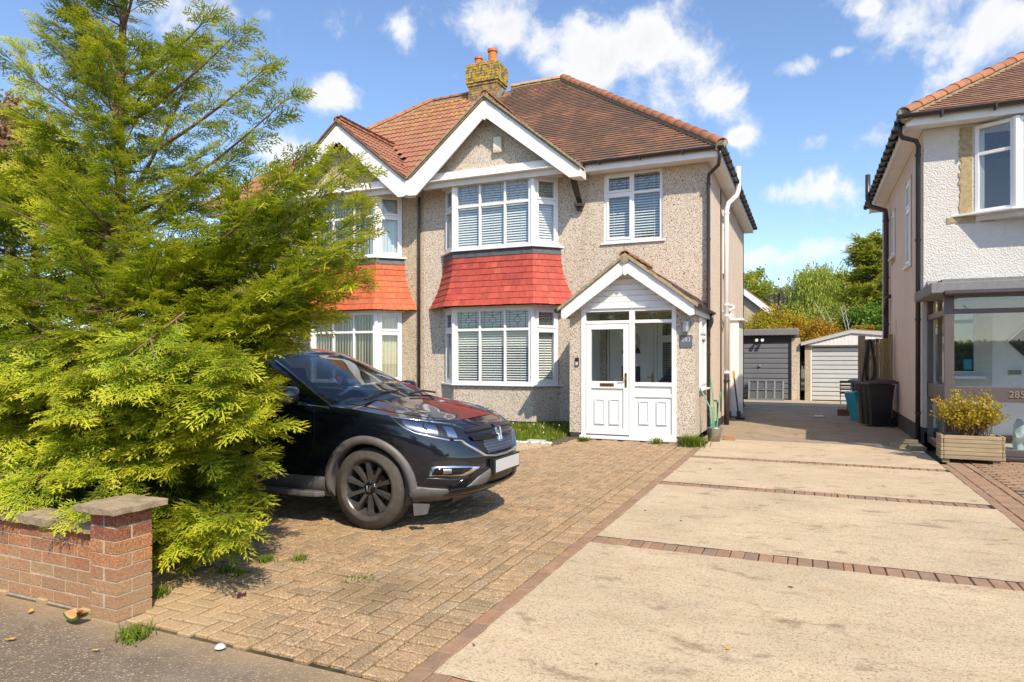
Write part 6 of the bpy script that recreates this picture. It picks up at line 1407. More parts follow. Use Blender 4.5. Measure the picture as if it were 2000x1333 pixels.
def dark_conifer():
    Y = 40.; x, _, z = at(1706, 480, Y); T = thing('conifer_tree', 'tall dark evergreen beside the willow with yellowish young tips', 'tree', (x, Y, 0)); c = Conifer(21); rng = c.rng; base = np.array([x, Y, 0.]); zt = z+.4
    t_ = MB(); t_.tube([(x,Y,0),(x,Y,zt)], [.25,.03], 8); t_.build('trunk', MT['bark'], T); zz = 1.0
    while zz < zt:
        r0 = 2.2*(1-(zz/zt))**.8+.25
        for k in range(6):
            a = rng.uniform(0,6.28); r = r0*rng.uniform(.7,1.1); c.branch(base+np.array([0,0,zz]), base+np.array([math.cos(a)*r, math.sin(a)*r, zz+.35*r]), .03, .9, step=.33, sub=.26, bare=.2, Ls=(.45,.75))
        zz += .30
    c.build(T, 'dark_leaf', n_side=4, w=.10, tw=1)
dark_conifer()
Yb = 31.0
tree('maple_shrub', 'orange and gold leaved maple shrub rising behind the two garages', 'shrub', (at(1585,640,30)[0],30,0), at(1578,668,30), (1.25,.9,1.0), 14000, .085, 'maple_leaf', 31, trunk_r=.07)
tree('maple_shrub', 'yellow-green leaved shrub rising behind the dark garage roof', 'shrub', (at(1510,640,30.6)[0],30.6,0), at(1512,645,30.6), (1.6,.8,.85), 13000, .085, 'gold_leaf', 32, trunk_r=.06)
tree('garden_tree', 'small bright green bush beneath the willow with bare white branches', 'tree', (at(1635,650,34)[0],34,0), at(1635,645,34), (1.7,1.2,1.35), 12000, .11, 'bush_leaf', 33)
tree('garden_tree', 'low green shrub at the foot of the tall dark evergreen', 'tree', (at(1700,650,33)[0],33,0), at(1700,632,33), (1.3,.9,.9), 9000, .10, 'hedge_leaf', 34)
tree('garden_tree', 'distant greyish budding tree between the gabled house and the willow', 'tree', (at(1545,650,60)[0],60,0), at(1545,622,60), (2.6,2,2.4), 9000, .22, 'grey_bush', 35)
tree('garden_tree', 'distant fresh green rounded tree just right of the gabled house', 'tree', (at(1516,650,66)[0],66,0), at(1516,605,66), (2.6,2,2.6), 9000, .22, 'willow_leaf', 36)
tree('garden_tree', 'dark feathery pine top above the gabled house roof', 'tree', (at(1470,600,62)[0],62,0), at(1472,590,62), (2.6,2,2.9), 9000, .25, 'dark_leaf', 37)
tree('garden_tree', 'pale olive shrub at the back of the gardens, low between maple and willow', 'tree', (at(1590,640,58)[0],58,0), at(1570,645,58), (2.6,2,2.6), 8000, .22, 'grey_bush', 38)
tree('copper_tree', 'copper-leaved tree whose narrow top shows above the shorter cypress', 'tree', (at(25,300,9.)[0],9.,0), at(22,330,9.), (.75,.75,1.45), 9000, .13, 'copper_leaf', 40, trunk_r=.12)
dw = MB(); rng_ = np.random.default_rng(8); b0 = Vector(at(1650,700,32)); b0.z = 0
Td = thing('dead_branches', 'bare whitish dead branches standing in front of the willow', 'branch', tuple(b0))
for (px, py) in ((1590,588),(1610,600),(1648,590),(1660,640),(1612,665),(1642,600),(1600,620),(1635,655)):
    q = Vector(at(px, py, 32+random.uniform(-.4,.4))); m_ = (b0+q)/2+Vector((.25,0,.35)); dw.tube([b0+Vector((0,0,1.2)), m_, q], [.035,.02,.006], 5)
    for k in range(7): s_ = m_+(q-m_)*random.uniform(.1,.9); dw.tube([s_, s_+Vector((random.uniform(-.4,.4),0,random.uniform(-.1,.4)))], [.009,.003], 4)
dw.build('twigs', MT['bark_pale'], Td)
def hedge():
    rng = np.random.default_rng(5); x0 = at(1668,650,29)[0]; T = thing('hedge', 'clipped green hedge with a golden end behind the pale garage', 'hedge', (x0+1.5, 29.4, 0)); n = 16000
    P = np.stack([rng.uniform(x0,x0+4,n), rng.uniform(29,29.8,n), np.where(rng.uniform(0,1,n) < .5, 2.72+rng.normal(0,.03,n), rng.uniform(.3,2.72,n))],1); X = rng.normal(0,1,(n,3)); X /= np.linalg.norm(X,axis=1,keepdims=True); Y = np.cross(X,rng.normal(0,1,(n,3))); Y /= np.linalg.norm(Y,axis=1,keepdims=True); s = .07
    V = np.concatenate([np.stack([P,P+X*s*.5+Y*s*.4,P+X*s],1),np.stack([P,P+X*s,P+X*s*.5-Y*s*.4],1)]); g = P[:,0] < x0+.75; r = rng.uniform(0,1,n)
    mesh_tris('clipped_leaves', V[np.concatenate([~g,~g])], np.concatenate([r,r])[np.concatenate([~g,~g])], MT['hedge_leaf'], T); mesh_tris('golden_end', V[np.concatenate([g,g])], np.concatenate([r,r])[np.concatenate([g,g])]*.4, MT['maple_leaf'], T)
    c = MB(); c.box(x0+.05,x0+3.95,29.1,29.7,0,2.62); c.build('hedge_core', MT['earth'], T)
hedge()
# ------------------------------------------------------------------ garages, yard and small things
def garages():
    Y = 26.6; X = lambda px: at(px,700,Y)[0]; Z = lambda py, px=1600: at(px,py,Y)[2]
    T = thing('garage', 'flat-roofed garage with dark grey panelled door and pebbledash pier', 'garage', (-1.9, Y+2, 0)); xr0, xr1 = X(1546), X(1562); xl = xr0-2.45
    mb = MB(); mb.box(xr0, xr1, Y, Y+5, 0, 2.28); mb.box(xl-.35, xl-.001, Y, Y+5, 0, 2.28); mb.build('pier_wall', MT['pebbledash'], T)
    mb = MB(); mb.box(xl-.4, xr1-.06, Y-.18, Y+5, 2.38, 2.62); mb.build('flat_roof', MT['grey_felt'], T, bevel=.02); mb = MB(); mb.box(xl, xr0-.001, Y+.02, Y+.14, 2.14, 2.38); mb.build('lintel', MT['plinth'], T)
    mb = MB(); mb.box(xr0-.10, xr0-.002, Y+.03, Y+.12, 0, 2.14); mb.box(xl, xl+.1, Y+.03, Y+.12, 0, 2.14); mb.build('door_frame', MT['black_plastic'], T)
    mb = MB(); mb.box(xl+.1, xr0-.1, Y+.09, Y+.1, 0, 2.14); dr = mb.build('garage_door', MT['garage_dark'], T); n = 11
    for k in range(n):
        z0 = .04+k*2.06/n; q = MB(); w = 2.06/n; q.prism([(xl+.11,Y+.088,z0),(xl+.11,Y+.05,z0+.012),(xl+.11,Y+.05,z0+w-.035),(xl+.11,Y+.066,z0+w-.02),(xl+.11,Y+.088,z0+w-.012)], (xr0-xl-.22,0,0)); q.build('door_panel', MT['garage_dark'], dr, fix=True)
    q = MB(); q.lathe([(0,-.05),(.05,-.045),(.06,-.02),(.02,0)], (X(1483),Y+.05,1.25), 'Y', 14); q.build('door_handle', MT['chrome'], dr)
    fl = thing('floodlight', 'twin black security lamp fixed above the dark garage door', 'lamp', (X(1484),Y,2.25))
    for dx in (-.10,.10):
        q = MB(); q.lathe([(.03,.0),(.075,-.14),(.06,-.15),(.0,-.15)], (X(1484)+dx,Y-.06,2.2), 'Y', 14); q.build('lamp_head', MT['black_plastic'], fl); q = MB(); q.lathe([(.0,-.155),(.055,-.152)], (X(1484)+dx,Y-.06,2.2), 'Y', 14); q.build('lens', MT['upvc'], fl)
    q = MB(); q.box(X(1484)-.05,X(1484)+.05,Y-.08,Y+.02,2.2,2.34); q.build('bracket', MT['black_plastic'], fl)
    # leaning grey frame with four bays
    gp = thing('crate_rack', 'grey four-bay metal rack leaning against the dark garage door', 'rack', (X(1495),Y-.2,0)); x0, x1 = X(1464), X(1530)
    q = MB()
    for k in range(5): x = x0+(x1-x0)*k/4; q.hexa([(x-.03,Y-.35,0),(x+.03,Y-.35,0),(x+.03,Y-.29,0),(x-.03,Y-.29,0),(x-.03,Y-.12,.72),(x+.03,Y-.12,.72),(x+.03,Y-.06,.72),(x-.03,Y-.06,.72)])
    for (z0, z1, y) in ((.0,.06,-.345),(.68,.74,-.115),(.36,.40,-.225)): q.box(x0-.04,x1+.04,Y+y-.012,Y+y+.04,z0,z1)
    q.build('rack_frame', MT['grey_metal'], gp)
    for k in range(4):
        xa, xb = x0+(x1-x0)*k/4+.031, x0+(x1-x0)*(k+1)/4-.031; q = MB(); q.hexa([(xa,Y-.30,.06),(xb,Y-.30,.06),(xb,Y-.27,.06),(xa,Y-.27,.06),(xa,Y-.09,.68),(xb,Y-.09,.68),(xb,Y-.06,.68),(xa,Y-.06,.68)]); q.build('back_panel', MT['dark_grey'], gp)
    # pale garage with shallow pitched roof
    T = thing('garage', 'pale garage with low pitched roof and white ribbed up-and-over door', 'garage', (1.2, Y+2, 0)); xa, xb, xc = X(1572), X(1583), X(1586); xd = xc+2.5; pk = (xa+xd+.3)/2
    mb = MB(); mb.box(xa, xb, Y, Y+5, 0, 2.02); mb.box(xd+.06, xd+.3, Y, Y+5, 0, 2.02); mb.build('side_pier', MT['pebbledash_tan'], T)
    mb = MB(); mb.prism([(xa-.15,Y-.15,2.06),(pk,Y-.15,2.50),(xd+.45,Y-.15,2.36),(xd+.45,Y-.15,2.42),(pk,Y-.15,2.57),(xa-.15,Y-.15,2.12)], (0,5.2,0)); mb.build('roof', MT['coping'], T, fix=True)
    mb = MB(); mb.prism([(xa-.1,Y-.1,2.03),(xd+.4,Y-.1,2.03),(xd+.4,Y-.1,2.33),(pk,Y-.1,2.47)], (0,.05,0)); gbl = mb.build('gable_boarding', MT['white_paint'], T, fix=True); k = xa+.1
    while k < xd+.2:
        h = 2.42-(max(0,pk-k)/(pk-xa+.1))*.42; q = MB(); q.box(k, k+.115, Y-.115, Y-.101, 2.0, max(2.04,h)); q.build('board', MT['white_paint'], gbl); k += .12
    mb = MB(); mb.prism([(xa-.13,Y-.17,1.99),(pk,Y-.17,2.42),(xd+.43,Y-.17,2.26),(xd+.43,Y-.17,2.39),(pk,Y-.17,2.53),(xa-.13,Y-.17,2.10)], (0,.03,0)); mb.build('bargeboard', MT['grey_pipe'], T, fix=True)
    mb = MB(); mb.box(xb+.001, xc, Y+.01, Y+.12, 0, 2.0); mb.box(xd, xd+.059, Y+.01, Y+.12, 0, 2.0); mb.box(xc, xd, Y+.01, Y+.12, 1.95, 2.0); mb.build('door_frame', MT['white_paint'], T)
    mb = MB(); mb.box(xc, xd, Y+.085, Y+.1, 0, 1.95); dr = mb.build('garage_door', MT['dark_grey'], T); n = 12
    for k in range(n):
        z0 = .03+k*1.9/n; w = 1.9/n; q = MB(); q.prism([(xc+.01,Y+.08,z0),(xc+.01,Y+.045,z0+.01),(xc+.01,Y+.03,z0+w-.035),(xc+.01,Y+.08,z0+w-.022)], (xd-xc-.02,0,0)); q.build('door_panel', MT['garage_pale'], dr, fix=True)
    # gabled house behind
    Yh = 37.; hx = lambda px, py: at(px, py, Yh); T = thing('gabled_house', 'distant pebbledash house gable with white bargeboard beyond the dark garage', 'house', (hx(1470,700)[0]-2, Yh+3, 0)); xe = hx(1496,600)[0]; ze = hx(1496,602)[2]; xp = xe-3.6; zp = ze+3.6*.82
    mb = MB(); mb.prism([(xp-3.6,Yh,0),(xe,Yh,0),(xe,Yh,ze),(xp,Yh,zp),(xp-3.6,Yh,ze)], (0,8,0)); mb.build('wall', MT['pebbledash_tan'], T, fix=True)
    mb = MB(); mb.prism([(xp,Yh-.2,zp+.25),(xe+.35,Yh-.2,ze-.04),(xe+.35,Yh-.2,ze-.14),(xp,Yh-.2,zp+.15)], (0,8.3,0)); mb.prism([(xp,Yh-.2,zp+.25),(xp-3.95,Yh-.2,ze-.04),(xp-3.95,Yh-.2,ze-.14),(xp,Yh-.2,zp+.15)], (0,8.3,0)); mb.build('roof', MT['tile_plain'], T, fix=True)
    mb = MB(); mb.prism([(xp,Yh-.24,zp+.15),(xe+.35,Yh-.24,ze-.14),(xe+.35,Yh-.24,ze-.36),(xe+.12,Yh-.24,ze-.30),(xp,Yh-.24,zp-.14)], (0,.05,0)); mb.build('bargeboard', MT['white_board'], T, fix=True)
    mb = MB(); mb.box(xe-2.0,xe-1.6,Yh-.01,Yh+.01,ze+.2,ze+.42); mb.build('air_brick', MT['terracotta'], T); mb = MB(); mb.tube([(xe+.3,Yh-.15,ze-.25),(xe+.05,Yh-.1,ze-.6),(xe+.05,Yh-.1,0)], .06, 8); mb.tube([(xe+.35,Yh-.1,ze-.2),(xe+.35,Yh+8,ze-.2)], .07, 8); mb.tube([(xe+.6,Yh+2.2,ze+.9),(xe+.6,Yh+2.2,ze-1)], .13, 8); mb.build('rain_pipes', MT['black_plastic'], T)
garages()
def yard():
    # fence between the post and the white house
    T = thing('fence_panel', 'weathered upright board fence panel with concrete post behind the bins', 'fence', (1.5, 17.9, 0)); yf = 17.9; px0 = at(1676,700,yf)[0]; xa = at(1690,700,yf)[0]; x = xa; xe = 1.82; i = 0
    mb = MB(); mb.box(px0, xa-.004, yf-.06, yf+.08, 0, 2.06); mb.build('concrete_post', MT['coping'], T)
    while x < xe-.06:
        w = random.uniform(.085,.11); q = MB(); q.box(x, min(x+w,xe)-.004, yf-.01, yf+.012, .06, 1.98+random.uniform(-.012,.012)); q.build('board', MT['fence_wood'], T); x += w
    mb = MB(); mb.box(xe-.09, xe, yf-.05, yf+.05, 0, 2.08); mb.build('end_post', MT['fence_wood'], T); mb = MB(); mb.box(xa, xe-.1, yf+.013, yf+.06, .4, .48); mb.box(xa, xe-.1, yf+.013, yf+.06, 1.5, 1.58); mb.build('rail', MT['fence_wood'], T)
    ho = MB(); hx = xa+.09; 
    for k in range(3):
        P = [(hx+.01*k+.085*math.sin(t)*(1-.55*math.cos(t)*.8), yf-.05-.02*k, 1.47-.02*k+.5*math.cos(t)*(1.0)) for t in [2*math.pi*j/24 for j in range(25)]]; ho.tube(P, .018, 6)
    ho.tube([(hx-.02,yf-.08,1.95),(hx-.1,yf-.09,1.5),(hx-.16,yf-.09,1.0),(hx-.2,yf-.12,.3),(hx-.15,yf-.2,.02)], .018, 6); tag(ho.build('garden_hose', MT['hose'], smooth=True), 'black hose coiled on the concrete fence post', 'hose')
    def bin_(name, label, cx, cy, rz, m, lm, lidflat=True, s=1.0, group=None):
        T = thing(name, label, 'bin', (cx,cy,0), group); R = Matrix.Translation((cx,cy,0)) @ Matrix.Rotation(rz,4,'Z') @ Matrix.Scale(s,4); f_ = lambda p: R @ Vector(p)
        mb = MB(); ring = lambda w, d, z, dy=0: [f_((-w,-d+dy,z)),f_((-w*.4,-d-.012+dy,z)),f_((w*.4,-d-.012+dy,z)),f_((w,-d+dy,z)),f_((w,d+dy,z)),f_((-w,d+dy,z))]
        lv = [ring(.215,.22,.03),ring(.225,.23,.25),ring(.255,.285,.85),ring(.265,.30,.93)]; n = 6
        for a, b in zip(lv, lv[1:]): mb.add(a+b, [(i,(i+1)%n,n+(i+1)%n,n+i) for i in range(n)])
        mb.add(lv[0], [tuple(range(n-1,-1,-1))]); mb.build('bin_body', MT[m], T, bevel=.012)
        q = MB()
        for sx in (-.09,.09): q.hexa([f_((sx-.012,-.245,.05)),f_((sx+.012,-.245,.05)),f_((sx+.012,-.225,.05)),f_((sx-.012,-.225,.05)),f_((sx*1.1-.012,-.312,.9)),f_((sx*1.1+.012,-.312,.9)),f_((sx*1.1+.012,-.28,.9)),f_((sx*1.1-.012,-.28,.9))])
        q.build('body_rib', MT[m], T); q = MB(); q.hexa([f_((-.30,-.35,.93)),f_((.30,-.35,.93)),f_((.30,.33,.95)),f_((-.30,.33,.95)),f_((-.29,-.34,.975)),f_((.29,-.34,.975)),f_((.27,.30,1.04)),f_((-.27,.30,1.04))]); L = q.build('lid', MT[lm], T, bevel=.02)
        q = MB(); q.tube([f_((-.22,.34,.96)),f_((-.22,.40,.98)),f_((.22,.40,.98)),f_((.22,.34,.96))], .016, 8); q.build('handle_bar', MT[m], T)
        for sx in (-1,1):
            q = MB(); c = f_((sx*.245,.235,.10)); ax = (R.to_3x3() @ Vector((1,0,0))).normalized(); P = []
            for (r, h) in ((.0,-.03),(.10,-.03),(.10,.03),(.0,.03)):
                u_ = ax.orthogonal().normalized(); v_ = ax.cross(u_); P.append([c+ax*h+(u_*math.cos(2*math.pi*k/18)+v_*math.sin(2*math.pi*k/18))*r*s for k in range(19)])
            q.grid(P); q.build('wheel', MT['rubber'], T)
        return T
    p = G(1712,834); b1 = bin_('wheelie_bin', 'large black wheelie bin with brownish lid against the white house wall', p.x, p.y+.28, math.radians(-62), 'bin_black', 'bin_lid')
    p2 = at(1664,800,19.2); bin_('wheelie_bin', 'black wheelie bin with blue lid half hidden behind the fence post', p2[0]+.34, 19.3, math.radians(-70), 'bin_black', 'bin_blue')
    # blue recycling box standing on end
    q = MB(); R = Matrix.Translation((at(1679,800,18.45)[0],18.4,0)) @ Matrix.Rotation(math.radians(-10),4,'Y') @ Matrix.Rotation(.5,4,'Z'); f_ = lambda p: R @ Vector(p)
    T = thing('recycling_box', 'bright blue plastic recycling box stood on end beside the post', 'box', (at(1679,800,18.45)[0],18.4,0))
    q.hexa([f_((-.10,-.2,.0)),f_((.12,-.2,.0)),f_((.12,.2,.0)),f_((-.10,.2,.0)),f_((-.14,-.22,.72)),f_((.08,-.22,.72)),f_((.08,.22,.72)),f_((-.14,.22,.72))]); q.build('box_shell', MT['blue_plastic'], T, bevel=.02)
    q = MB(); q.hexa([f_((-.08,-.215,.06)),f_((.09,-.215,.06)),f_((.09,-.2,.06)),f_((-.08,-.2,.06)),f_((-.11,-.235,.64)),f_((.06,-.235,.64)),f_((.06,-.21,.64)),f_((-.11,-.21,.64))]); q.build('end_panel', MT['blue_plastic'], T, bevel=.01)
    # folding chair
    yc = 23.0; xa, xb = at(1640,700,yc)[0], at(1664,700,yc)[0]; zt, zm = at(1650,746,yc)[2], at(1650,768,yc)[2]; T = thing('folding_chair', 'folding garden chair with brown wooden slats and metal legs in front of the pale garage', 'chair', ((xa+xb)/2, yc, 0))
    for k in range(4): z = zm+(zt-zm)*k/3; q = MB(); q.box(xa, xb, yc-.012, yc+.012, z-.025, z+.03); q.build('slat', MT['chair_wood'], T)
    for k in range(4): q = MB(); q.box(xa+.02, xb+.02, yc+.06+.085*k, yc+.13+.085*k, .44, .46); q.build('seat_slat', MT['chair_wood'], T)
    for x in (xa+.03, xb-.03):
        q = MB(); q.tube([(x,yc,zt+.03),(x,yc+.05,.45),(x,yc+.38,.0)], .011, 6); q.build('leg', MT['grey_pipe'], T); q = MB(); q.tube([(x,yc+.38,.45),(x,yc-.02,.0)], .011, 6); q.build('leg', MT['grey_pipe'], T)
    xt = at(1655,800,20.6)[0]; q = MB(); q.box(xt-.02, xt+.05, 20.5, 20.6, 0, .62); tag(q.build('timber_offcut', MT['chair_wood'], bevel=.004), 'short upright timber standing behind the blue recycling box', 'timber')
    xt = at(1650,812,20.)[0]; q = MB(); q.box(xt-.18, xt+.1, 19.9, 20.1, 0, .16); tag(q.build('timber_offcut', MT['chair_wood'], bevel=.004), 'low brown timber block on the ground beside the bins', 'timber')
    # things by the porch
    p = G(1395,862); T = thing('bucket', 'galvanised metal bucket standing at the corner of the house', 'bucket', (p.x,p.y,0)); q = MB(); q.lathe([(.0,.005),(.105,.005),(.14,.24),(.147,.245),(.147,.255),(.138,.255),(.10,.02),(.0,.02)], p, 'Z', 24); q.build('pail', MT['zinc'], T, smooth=True)
    q = MB(); q.lathe([(0,.2),(.13,.2)], p, 'Z', 16); q.build('soil_fill', MT['soil'], T)
    for i, (px, py, b) in enumerate(((1367,757,-.06),(1388,738,.0),(1407,766,.06),(1380,790,-.03))):
        e = Vector(at(px, py, p.y+.02)); mid = Vector((p.x+b*1.3, p.y, .62)); q = MB(); q.tube([(p.x+b*.6,p.y,.1), tuple(mid), tuple(e)], .012, 7); tag(q.build('garden_cane', MT['green_cane']), 'green bent cane sticking out of the metal bucket', 'cane', 'canes in the bucket')
    q = MB(); q.box(-1.42,-1.22,12.95,13.05,0,.085); tag(q.build('loose_brick', MT['red_brick'], bevel=.006), 'loose red brick on the ground beside the metal bucket', 'brick')
    T = thing('spade', 'long-handled spade with yellow grip leaning on the side wall', 'spade', (-1.6,17.6,0)); q = MB(); q.tube([(-1.58,17.65,.1),(-1.70,17.8,1.05)], .018, 7); q.build('shaft', MT['black_plastic'], T); q = MB(); q.tube([(-1.70,17.8,1.02),(-1.71,17.82,1.2)], .03, 7); q.build('grip', MT['leaf_yellow'], T); q = MB(); q.box(-1.65,-1.42,17.58,17.66,0,.05); q.box(-1.62,-1.52,17.6,17.64,.05,.2); q.build('blade', MT['black_plastic'], T)
    # planter with its shrub
    yp = 11.47; xa, xb = at(1838,880,yp)[0], at(1964,880,yp)[0]; T = thing('planter_box', 'weathered slatted wooden planter box in front of the brown glazed porch', 'planter', ((xa+xb)/2,yp+.2,0))
    for k in range(6):
        z0 = .055+k*.058
        for (x0,x1,y0,y1) in ((xa+.035,xb-.035,yp,yp+.028),(xa+.035,xb-.035,yp+.37,yp+.398),(xa,xa+.03,yp,yp+.398),(xb-.03,xb,yp,yp+.398)):
            q = MB(); q.box(x0+random.uniform(-.004,.004), x1+random.uniform(-.004,.004), y0, y1, z0, z0+.053); q.build('slat', MT['planter_wood'], T, bevel=.004)
    for (x, y) in ((xa+.06,yp+.05),(xb-.1,yp+.05),(xa+.06,yp+.32),(xb-.1,yp+.32)): q = MB(); q.box(x-.04,x+.05,y-.02,y+.05,0,.055); q.build('foot', MT['planter_wood'], T)
    q = MB(); q.box(xa+.035,xb-.035,yp+.03,yp+.365,.1,.37); q.build('soil_fill', MT['soil'], T)
    rng = np.random.default_rng(77); cx = (xa+xb)/2; T = thing('azalea_shrub', 'golden-leaved azalea shrub growing in the wooden planter', 'shrub', (cx,yp+.2,.37)); st = MB(); tr = []; rv = []
    for i in range(130):
        a = rng.uniform(0,6.28); r = rng.uniform(.15,.52); h = rng.uniform(.28,.68)*(1-.35*(r/.52)**2)+.02; e = Vector((cx-.02+math.cos(a)*r, yp+.2+math.sin(a)*r*.6, .37+h)); b = Vector((cx+rng.normal(0,.12), yp+.2+rng.normal(0,.04), .37)); m_ = b+(e-b)*.55+Vector((0,0,.06)); st.tube([b,m_,e], [.006,.004,.002], 4, cap=False)
        for k in range(34):
            t = rng.uniform(.35,1.05); q0 = np.array(b+(m_-b)*min(1,t/.55) if t < .55 else m_+(e-m_)*((t-.55)/.45))+rng.normal(0,.028,3); d = rng.normal(0,1,3); d[2] += .5; d /= np.linalg.norm(d); w = np.cross(d,rng.normal(0,1,3)); w /= np.linalg.norm(w); L = rng.uniform(.028,.058); v = rng.uniform(0,1); tr += [[q0,q0+d*L*.5+w*L*.26,q0+d*L],[q0,q0+d*L,q0+d*L*.5-w*L*.26]]; rv += [v,v]
    st.build('stems', MT['bark'], T); mesh_tris('leaves', np.array(tr), np.array(rv), MT['azalea_leaf'], T)
    for i, (x, y, w, d, h) in enumerate(((1.30,13.05,.42,.11,.075),(1.40,13.04,.3,.10,.14),(1.55,12.7,.20,.42,.07))): q = MB(); q.box(x,x+w,y,y+d,(0 if i != 1 else .076),h); tag(q.build('timber_block', MT['planter_wood'], bevel=.004), ['long wooden block lying at the foot of the black downpipe', 'short wooden block laid on top of the long one by the downpipe', 'flat wooden board beside the corner of the brown porch'][i], 'timber')
    q = MB(); q.box(.16,.38,19.0,19.35,0,.03); tag(q.build('drain_cover', MT['grey_pipe'], bevel=.004), 'small pale grey cover on the tarmac between the houses', 'cover')
yard()
# ------------------------------------------------------------------ grass, weeds and litter
def blades(name, pts, h, m, rng, w=.006, lean=.5, parent=None, n=1):
    tr = []; rv = []
    for (x, y, z, hh) in pts:
        a = rng.uniform(0,6.28); L = hh*rng.uniform(.6,1.25); ln = rng.uniform(.1,lean)*L; d = np.array([math.cos(a),math.sin(a),0]); s = np.array([-math.sin(a),math.cos(a),0])*w*rng.uniform(.7,1.4); p = np.array([x,y,z]); m1 = p+d*ln*.35+np.array([0,0,L*.6]); e = p+d*ln+np.array([0,0,L*(1-.25*ln/L)]); v = rng.uniform(0,1)
        tr += [[p-s,p+s,m1+s*.7],[p-s,m1+s*.7,m1-s*.7],[m1-s*.7,m1+s*.7,e]]; rv += [v*.7,v*.8,min(1,v+.15)]
    return mesh_tris(name, np.array(tr), np.array(rv), MT[m], parent)
rg = np.random.default_rng(4); pts = []
for k in range(14000):
    x = rg.uniform(-8.6,-4.25); y = rg.uniform(11.0,13.85) if x < -5 else rg.uniform(11.05,13.9)
    if y > 13.45 and -7.45 < x < -5.4: continue
    if x > -4.6 and y < 12.0-(x+4.6)*0: y = max(y, 11.3)
    pts.append((x,y,0,.06+.09*rg.uniform(0,1)**2+(.06 if y > 12.6 else 0)))
tag(blades('front_grass', pts, .1, 'grass', rg, .008), 'rough green grass in the bed under the bay window', 'grass', kind='stuff')
def tuft(px, py, n, h, spread, label, m='grass', name='weed_tuft', w=.004):
    p = G(px, py); P = [(p.x+rg.normal(0,spread), p.y+rg.normal(0,spread), 0, h) for _ in range(n)]; o = blades(name, P, h*.85, m, rg, w, 1.7); return tag(o, label, 'weed')
tuft(1350,872,420,.22,.085,'large grass tuft at the right foot of the white porch', w=.006); tuft(1282,868,110,.15,.05,'thin weed growing up the white porch side panel'); tuft(1140,862,260,.09,.05,'small grass tuft at the left foot of the porch'); tuft(262,1243,170,.055,.045,'grassy weed on the footway in front of the brick pier'); tuft(312,1165,70,.075,.03,'grass tuft at the foot of the brick pier'); tuft(520,1096,120,.05,.03,'bright grass tuft near the shadow of the conifer'); tuft(585,1092,110,.03,.03,'low mossy weed among the block paving'); tuft(470,1122,40,.05,.03,'tiny green weed below the conifer'); tuft(440,1118,50,.06,.03,'pale weed sprig on the sandy paving'); tuft(705,1130,60,.02,.06,'flat green weed on the dark patch of paving');  tuft(1836,893,60,.09,.03,'small green weed beside the left end of the planter'); tuft(1555,775,260,.35,.18,'leafy green weed between the two garages', w=.02)
for (px, py, lb) in ((262,1232,'dark red leafy weed head on the grassy footway tuft'),(470,1165,'dark red weed rosette on the sandy paving')):
    p = G(px, py); P = [(p.x+rg.normal(0,.015), p.y+rg.normal(0,.015), 0.0, .025) for _ in range(60)]; tag(blades('red_weed', P, .05, 'purple_leaf', rg, .004, 1.4), lb, 'weed')
fl = []
for k in range(16):
    x, y = rg.uniform(-5.6,-4.2), rg.uniform(11.3,13.2); T = thing('dandelion', 'white dandelion clock standing in the grass under the bay', 'flower', (x,y,0), 'dandelions in the grass bed'); h = rg.uniform(.14,.26); q = MB(); q.tube([(x,y,0),(x+.01,y,h)], .003, 4); q.build('stem', MT['grass'], T); q = MB()
    for j in range(5): ph = -math.pi/2+math.pi*j/4; q.v += []; 
    q.lathe([(.001,h-.013),(.010,h-.009),(.014,h),(.010,h+.009),(.001,h+.013)], (x+.01,y,0), 'Z', 8); q.build('head', MT['stone_white' if k % 3 else 'leaf_yellow'], T)
st = []
for k in range(26):
    x, y = rg.uniform(-5.3,-4.15), 11.03+rg.uniform(-.06,.12); s = rg.uniform(.02,.045); q = MB(); q.lathe([(.001,0),(s,.004),(s*1.05,s*.4),(s*.6,s*.8),(.001,s*.9)], (x,y,.005), 'Z', 7)
    for i, v in enumerate(q.v): q.v[i] = (v[0]+random.uniform(-.005,.005), v[1]+random.uniform(-.005,.005), v[2])
    tag(q.build('edging_stone', MT['stone_white']), 'white stone edging the grass bed beside the gravel', 'stone', 'white stones edging the bed')
q = MB(); q.box(-4.62,-4.30,11.15,11.3,0,.05); tag(q.build('grey_slab', MT['grey_pipe'], bevel=.008), 'grey rectangular stone lying among the white edging stones', 'stone')
# melon rind, shell, leaves, pebbles
p = G(150,1216); T = thing('melon_slice', 'bitten slice of melon with green rind on the footway by the wall', 'melon', (p.x,p.y,0)); q = MB(); q2 = MB(); A_ = [math.pi*(.18+.64*k/10) for k in range(11)]
R0, R1 = .082, .066; f_ = lambda r, a, y: (p.x-.01-r*math.cos(a), p.y+y, .075-r*math.sin(a)*.85+.012)
q.grid([[f_(R0,a,y) for a in A_] for y in (-.03,.03)]); q.grid([[f_(r,a,-.03) for a in A_] for r in (R0,R1)]); q.grid([[f_(r,a,.03) for a in A_] for r in (R0,R1)]); q.build('rind', MT['melon_rind'], T, smooth=True)
q2.grid([[f_(R1,a,y) for a in A_] for y in (-.0295,.0295)]); q2.grid([[f_(R1,a,-.0295) for a in A_],[f_(.042,a,-.02) for a in A_],[f_(.042,a,.02) for a in A_],[f_(R1,a,.0295) for a in A_]]); q2.build('flesh', MT['melon_flesh'], T)
p = G(430,1266); q = MB(); q.lathe([(.001,.022),(.015,.02),(.026,.010),(.028,.003)], p, 'Z', 14); tag(q.build('pale_pebble', MT['stone_white'], smooth=True), 'smooth pale flat pebble on the sandy edge of the paving', 'pebble')
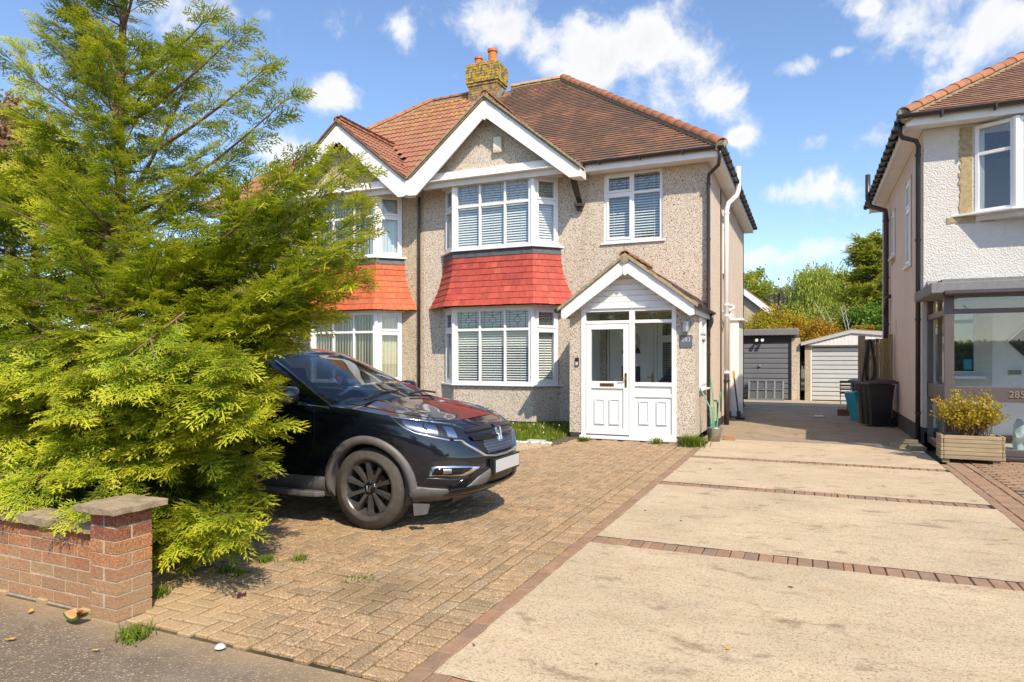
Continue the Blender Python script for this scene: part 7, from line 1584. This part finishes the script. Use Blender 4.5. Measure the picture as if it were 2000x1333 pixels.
spots = [(1422,1268,.022,'leaf_yellow','curled yellow-brown leaf on the concrete drive'),(1240,1068,.03,'leaf_yellow','thin fallen leaf lying across the drive band'),(20,1249,.03,'leaf_yellow','yellow leaf on the asphalt near the wall'),(60,1195,.03,'leaf_yellow','pair of yellow leaf scraps at the foot of the wall'),(187,1270,.02,'leaf_yellow','small yellow leaf on the asphalt footway'),(1386,917,.03,'soil','dark crumb on the concrete near the house'),(926,1261,.014,'soil','dark little pebble by the drive edging'),(1165,1298,.012,'soil','dark speck of grit on the nearest slab'),(1260,998,.02,'soil','dark crumb on the middle slab'),(1330,1018,.02,'soil','another crumb at the front of the middle slab'),(1965,1055,.03,'leaf_yellow','brown leaf near the right edge of the drive'),(1545,1148,.02,'soil','dark scrap on the slab near the brick band')]
for (px, py, s, m, lb) in spots:
    p = G(px, py, .002); q = MB(); a = random.uniform(0,3.1); pt = lambda u_, v_, h: (p.x+s*(u_*math.cos(a)-v_*math.sin(a)), p.y+s*(u_*math.sin(a)+v_*math.cos(a)), .003+h*s)
    q.add([pt(-1,0,.25),pt(-.3,.5,.05),pt(.6,.4,.1),pt(1,0,.35),pt(.5,-.45,.05),pt(-.4,-.4,.1),pt(0,0,.4 if m == 'soil' else .0)], [(0,1,6),(1,2,6),(2,3,6),(3,4,6),(4,5,6),(5,0,6)]); tag(q.build('fallen_leaf' if m != 'soil' else 'crumb', MT[m]), lb, 'leaf' if m != 'soil' else 'crumb')

# ------------------------------------------------------------------ the far side of the street, which the windows and the car mirror
def across():
    rng = np.random.default_rng(55)
    T = thing('street_hedge', 'long clipped hedge along the far side of the street', 'hedge', (0,-15.5,0)); n = 30000
    P = np.stack([rng.uniform(-26,26,n), -15.0-rng.uniform(0,1,n)**2*1.0, rng.uniform(0,2.3,n)],1); P[: n//3,2] = 2.2+rng.normal(0,.06,n//3); X = rng.normal(0,1,(n,3)); X /= np.linalg.norm(X,axis=1,keepdims=True); Y = np.cross(X,rng.normal(0,1,(n,3))); Y /= np.linalg.norm(Y,axis=1,keepdims=True); s = .2
    V = np.concatenate([np.stack([P,P+X*s*.5+Y*s*.4,P+X*s],1),np.stack([P,P+X*s,P+X*s*.5-Y*s*.4],1)]); r = rng.uniform(0,1,n); mesh_tris('clipped_leaves', V, np.concatenate([r,r]), MT['bush_leaf'], T)
    c = MB(); c.box(-26,26,-16.2,-15.15,0,2.15); c.build('hedge_core', MT['hedge_far'], T)
    for i, (x, y, h, lb) in enumerate(((-9,-19,6.5,'spreading street tree across the road behind the hedge'),(5,-20,7.2,'tall street tree across the road facing the white house'),(17,-18,5.5,'smaller street tree at the right end of the far hedge'))):
        tree('street_tree', lb, 'tree', (x,y,0), (x,y,h*.68), (2.4,2.2,h*.36), 5000, .28, 'bush_leaf', 90+i, trunk_r=.2)
across()
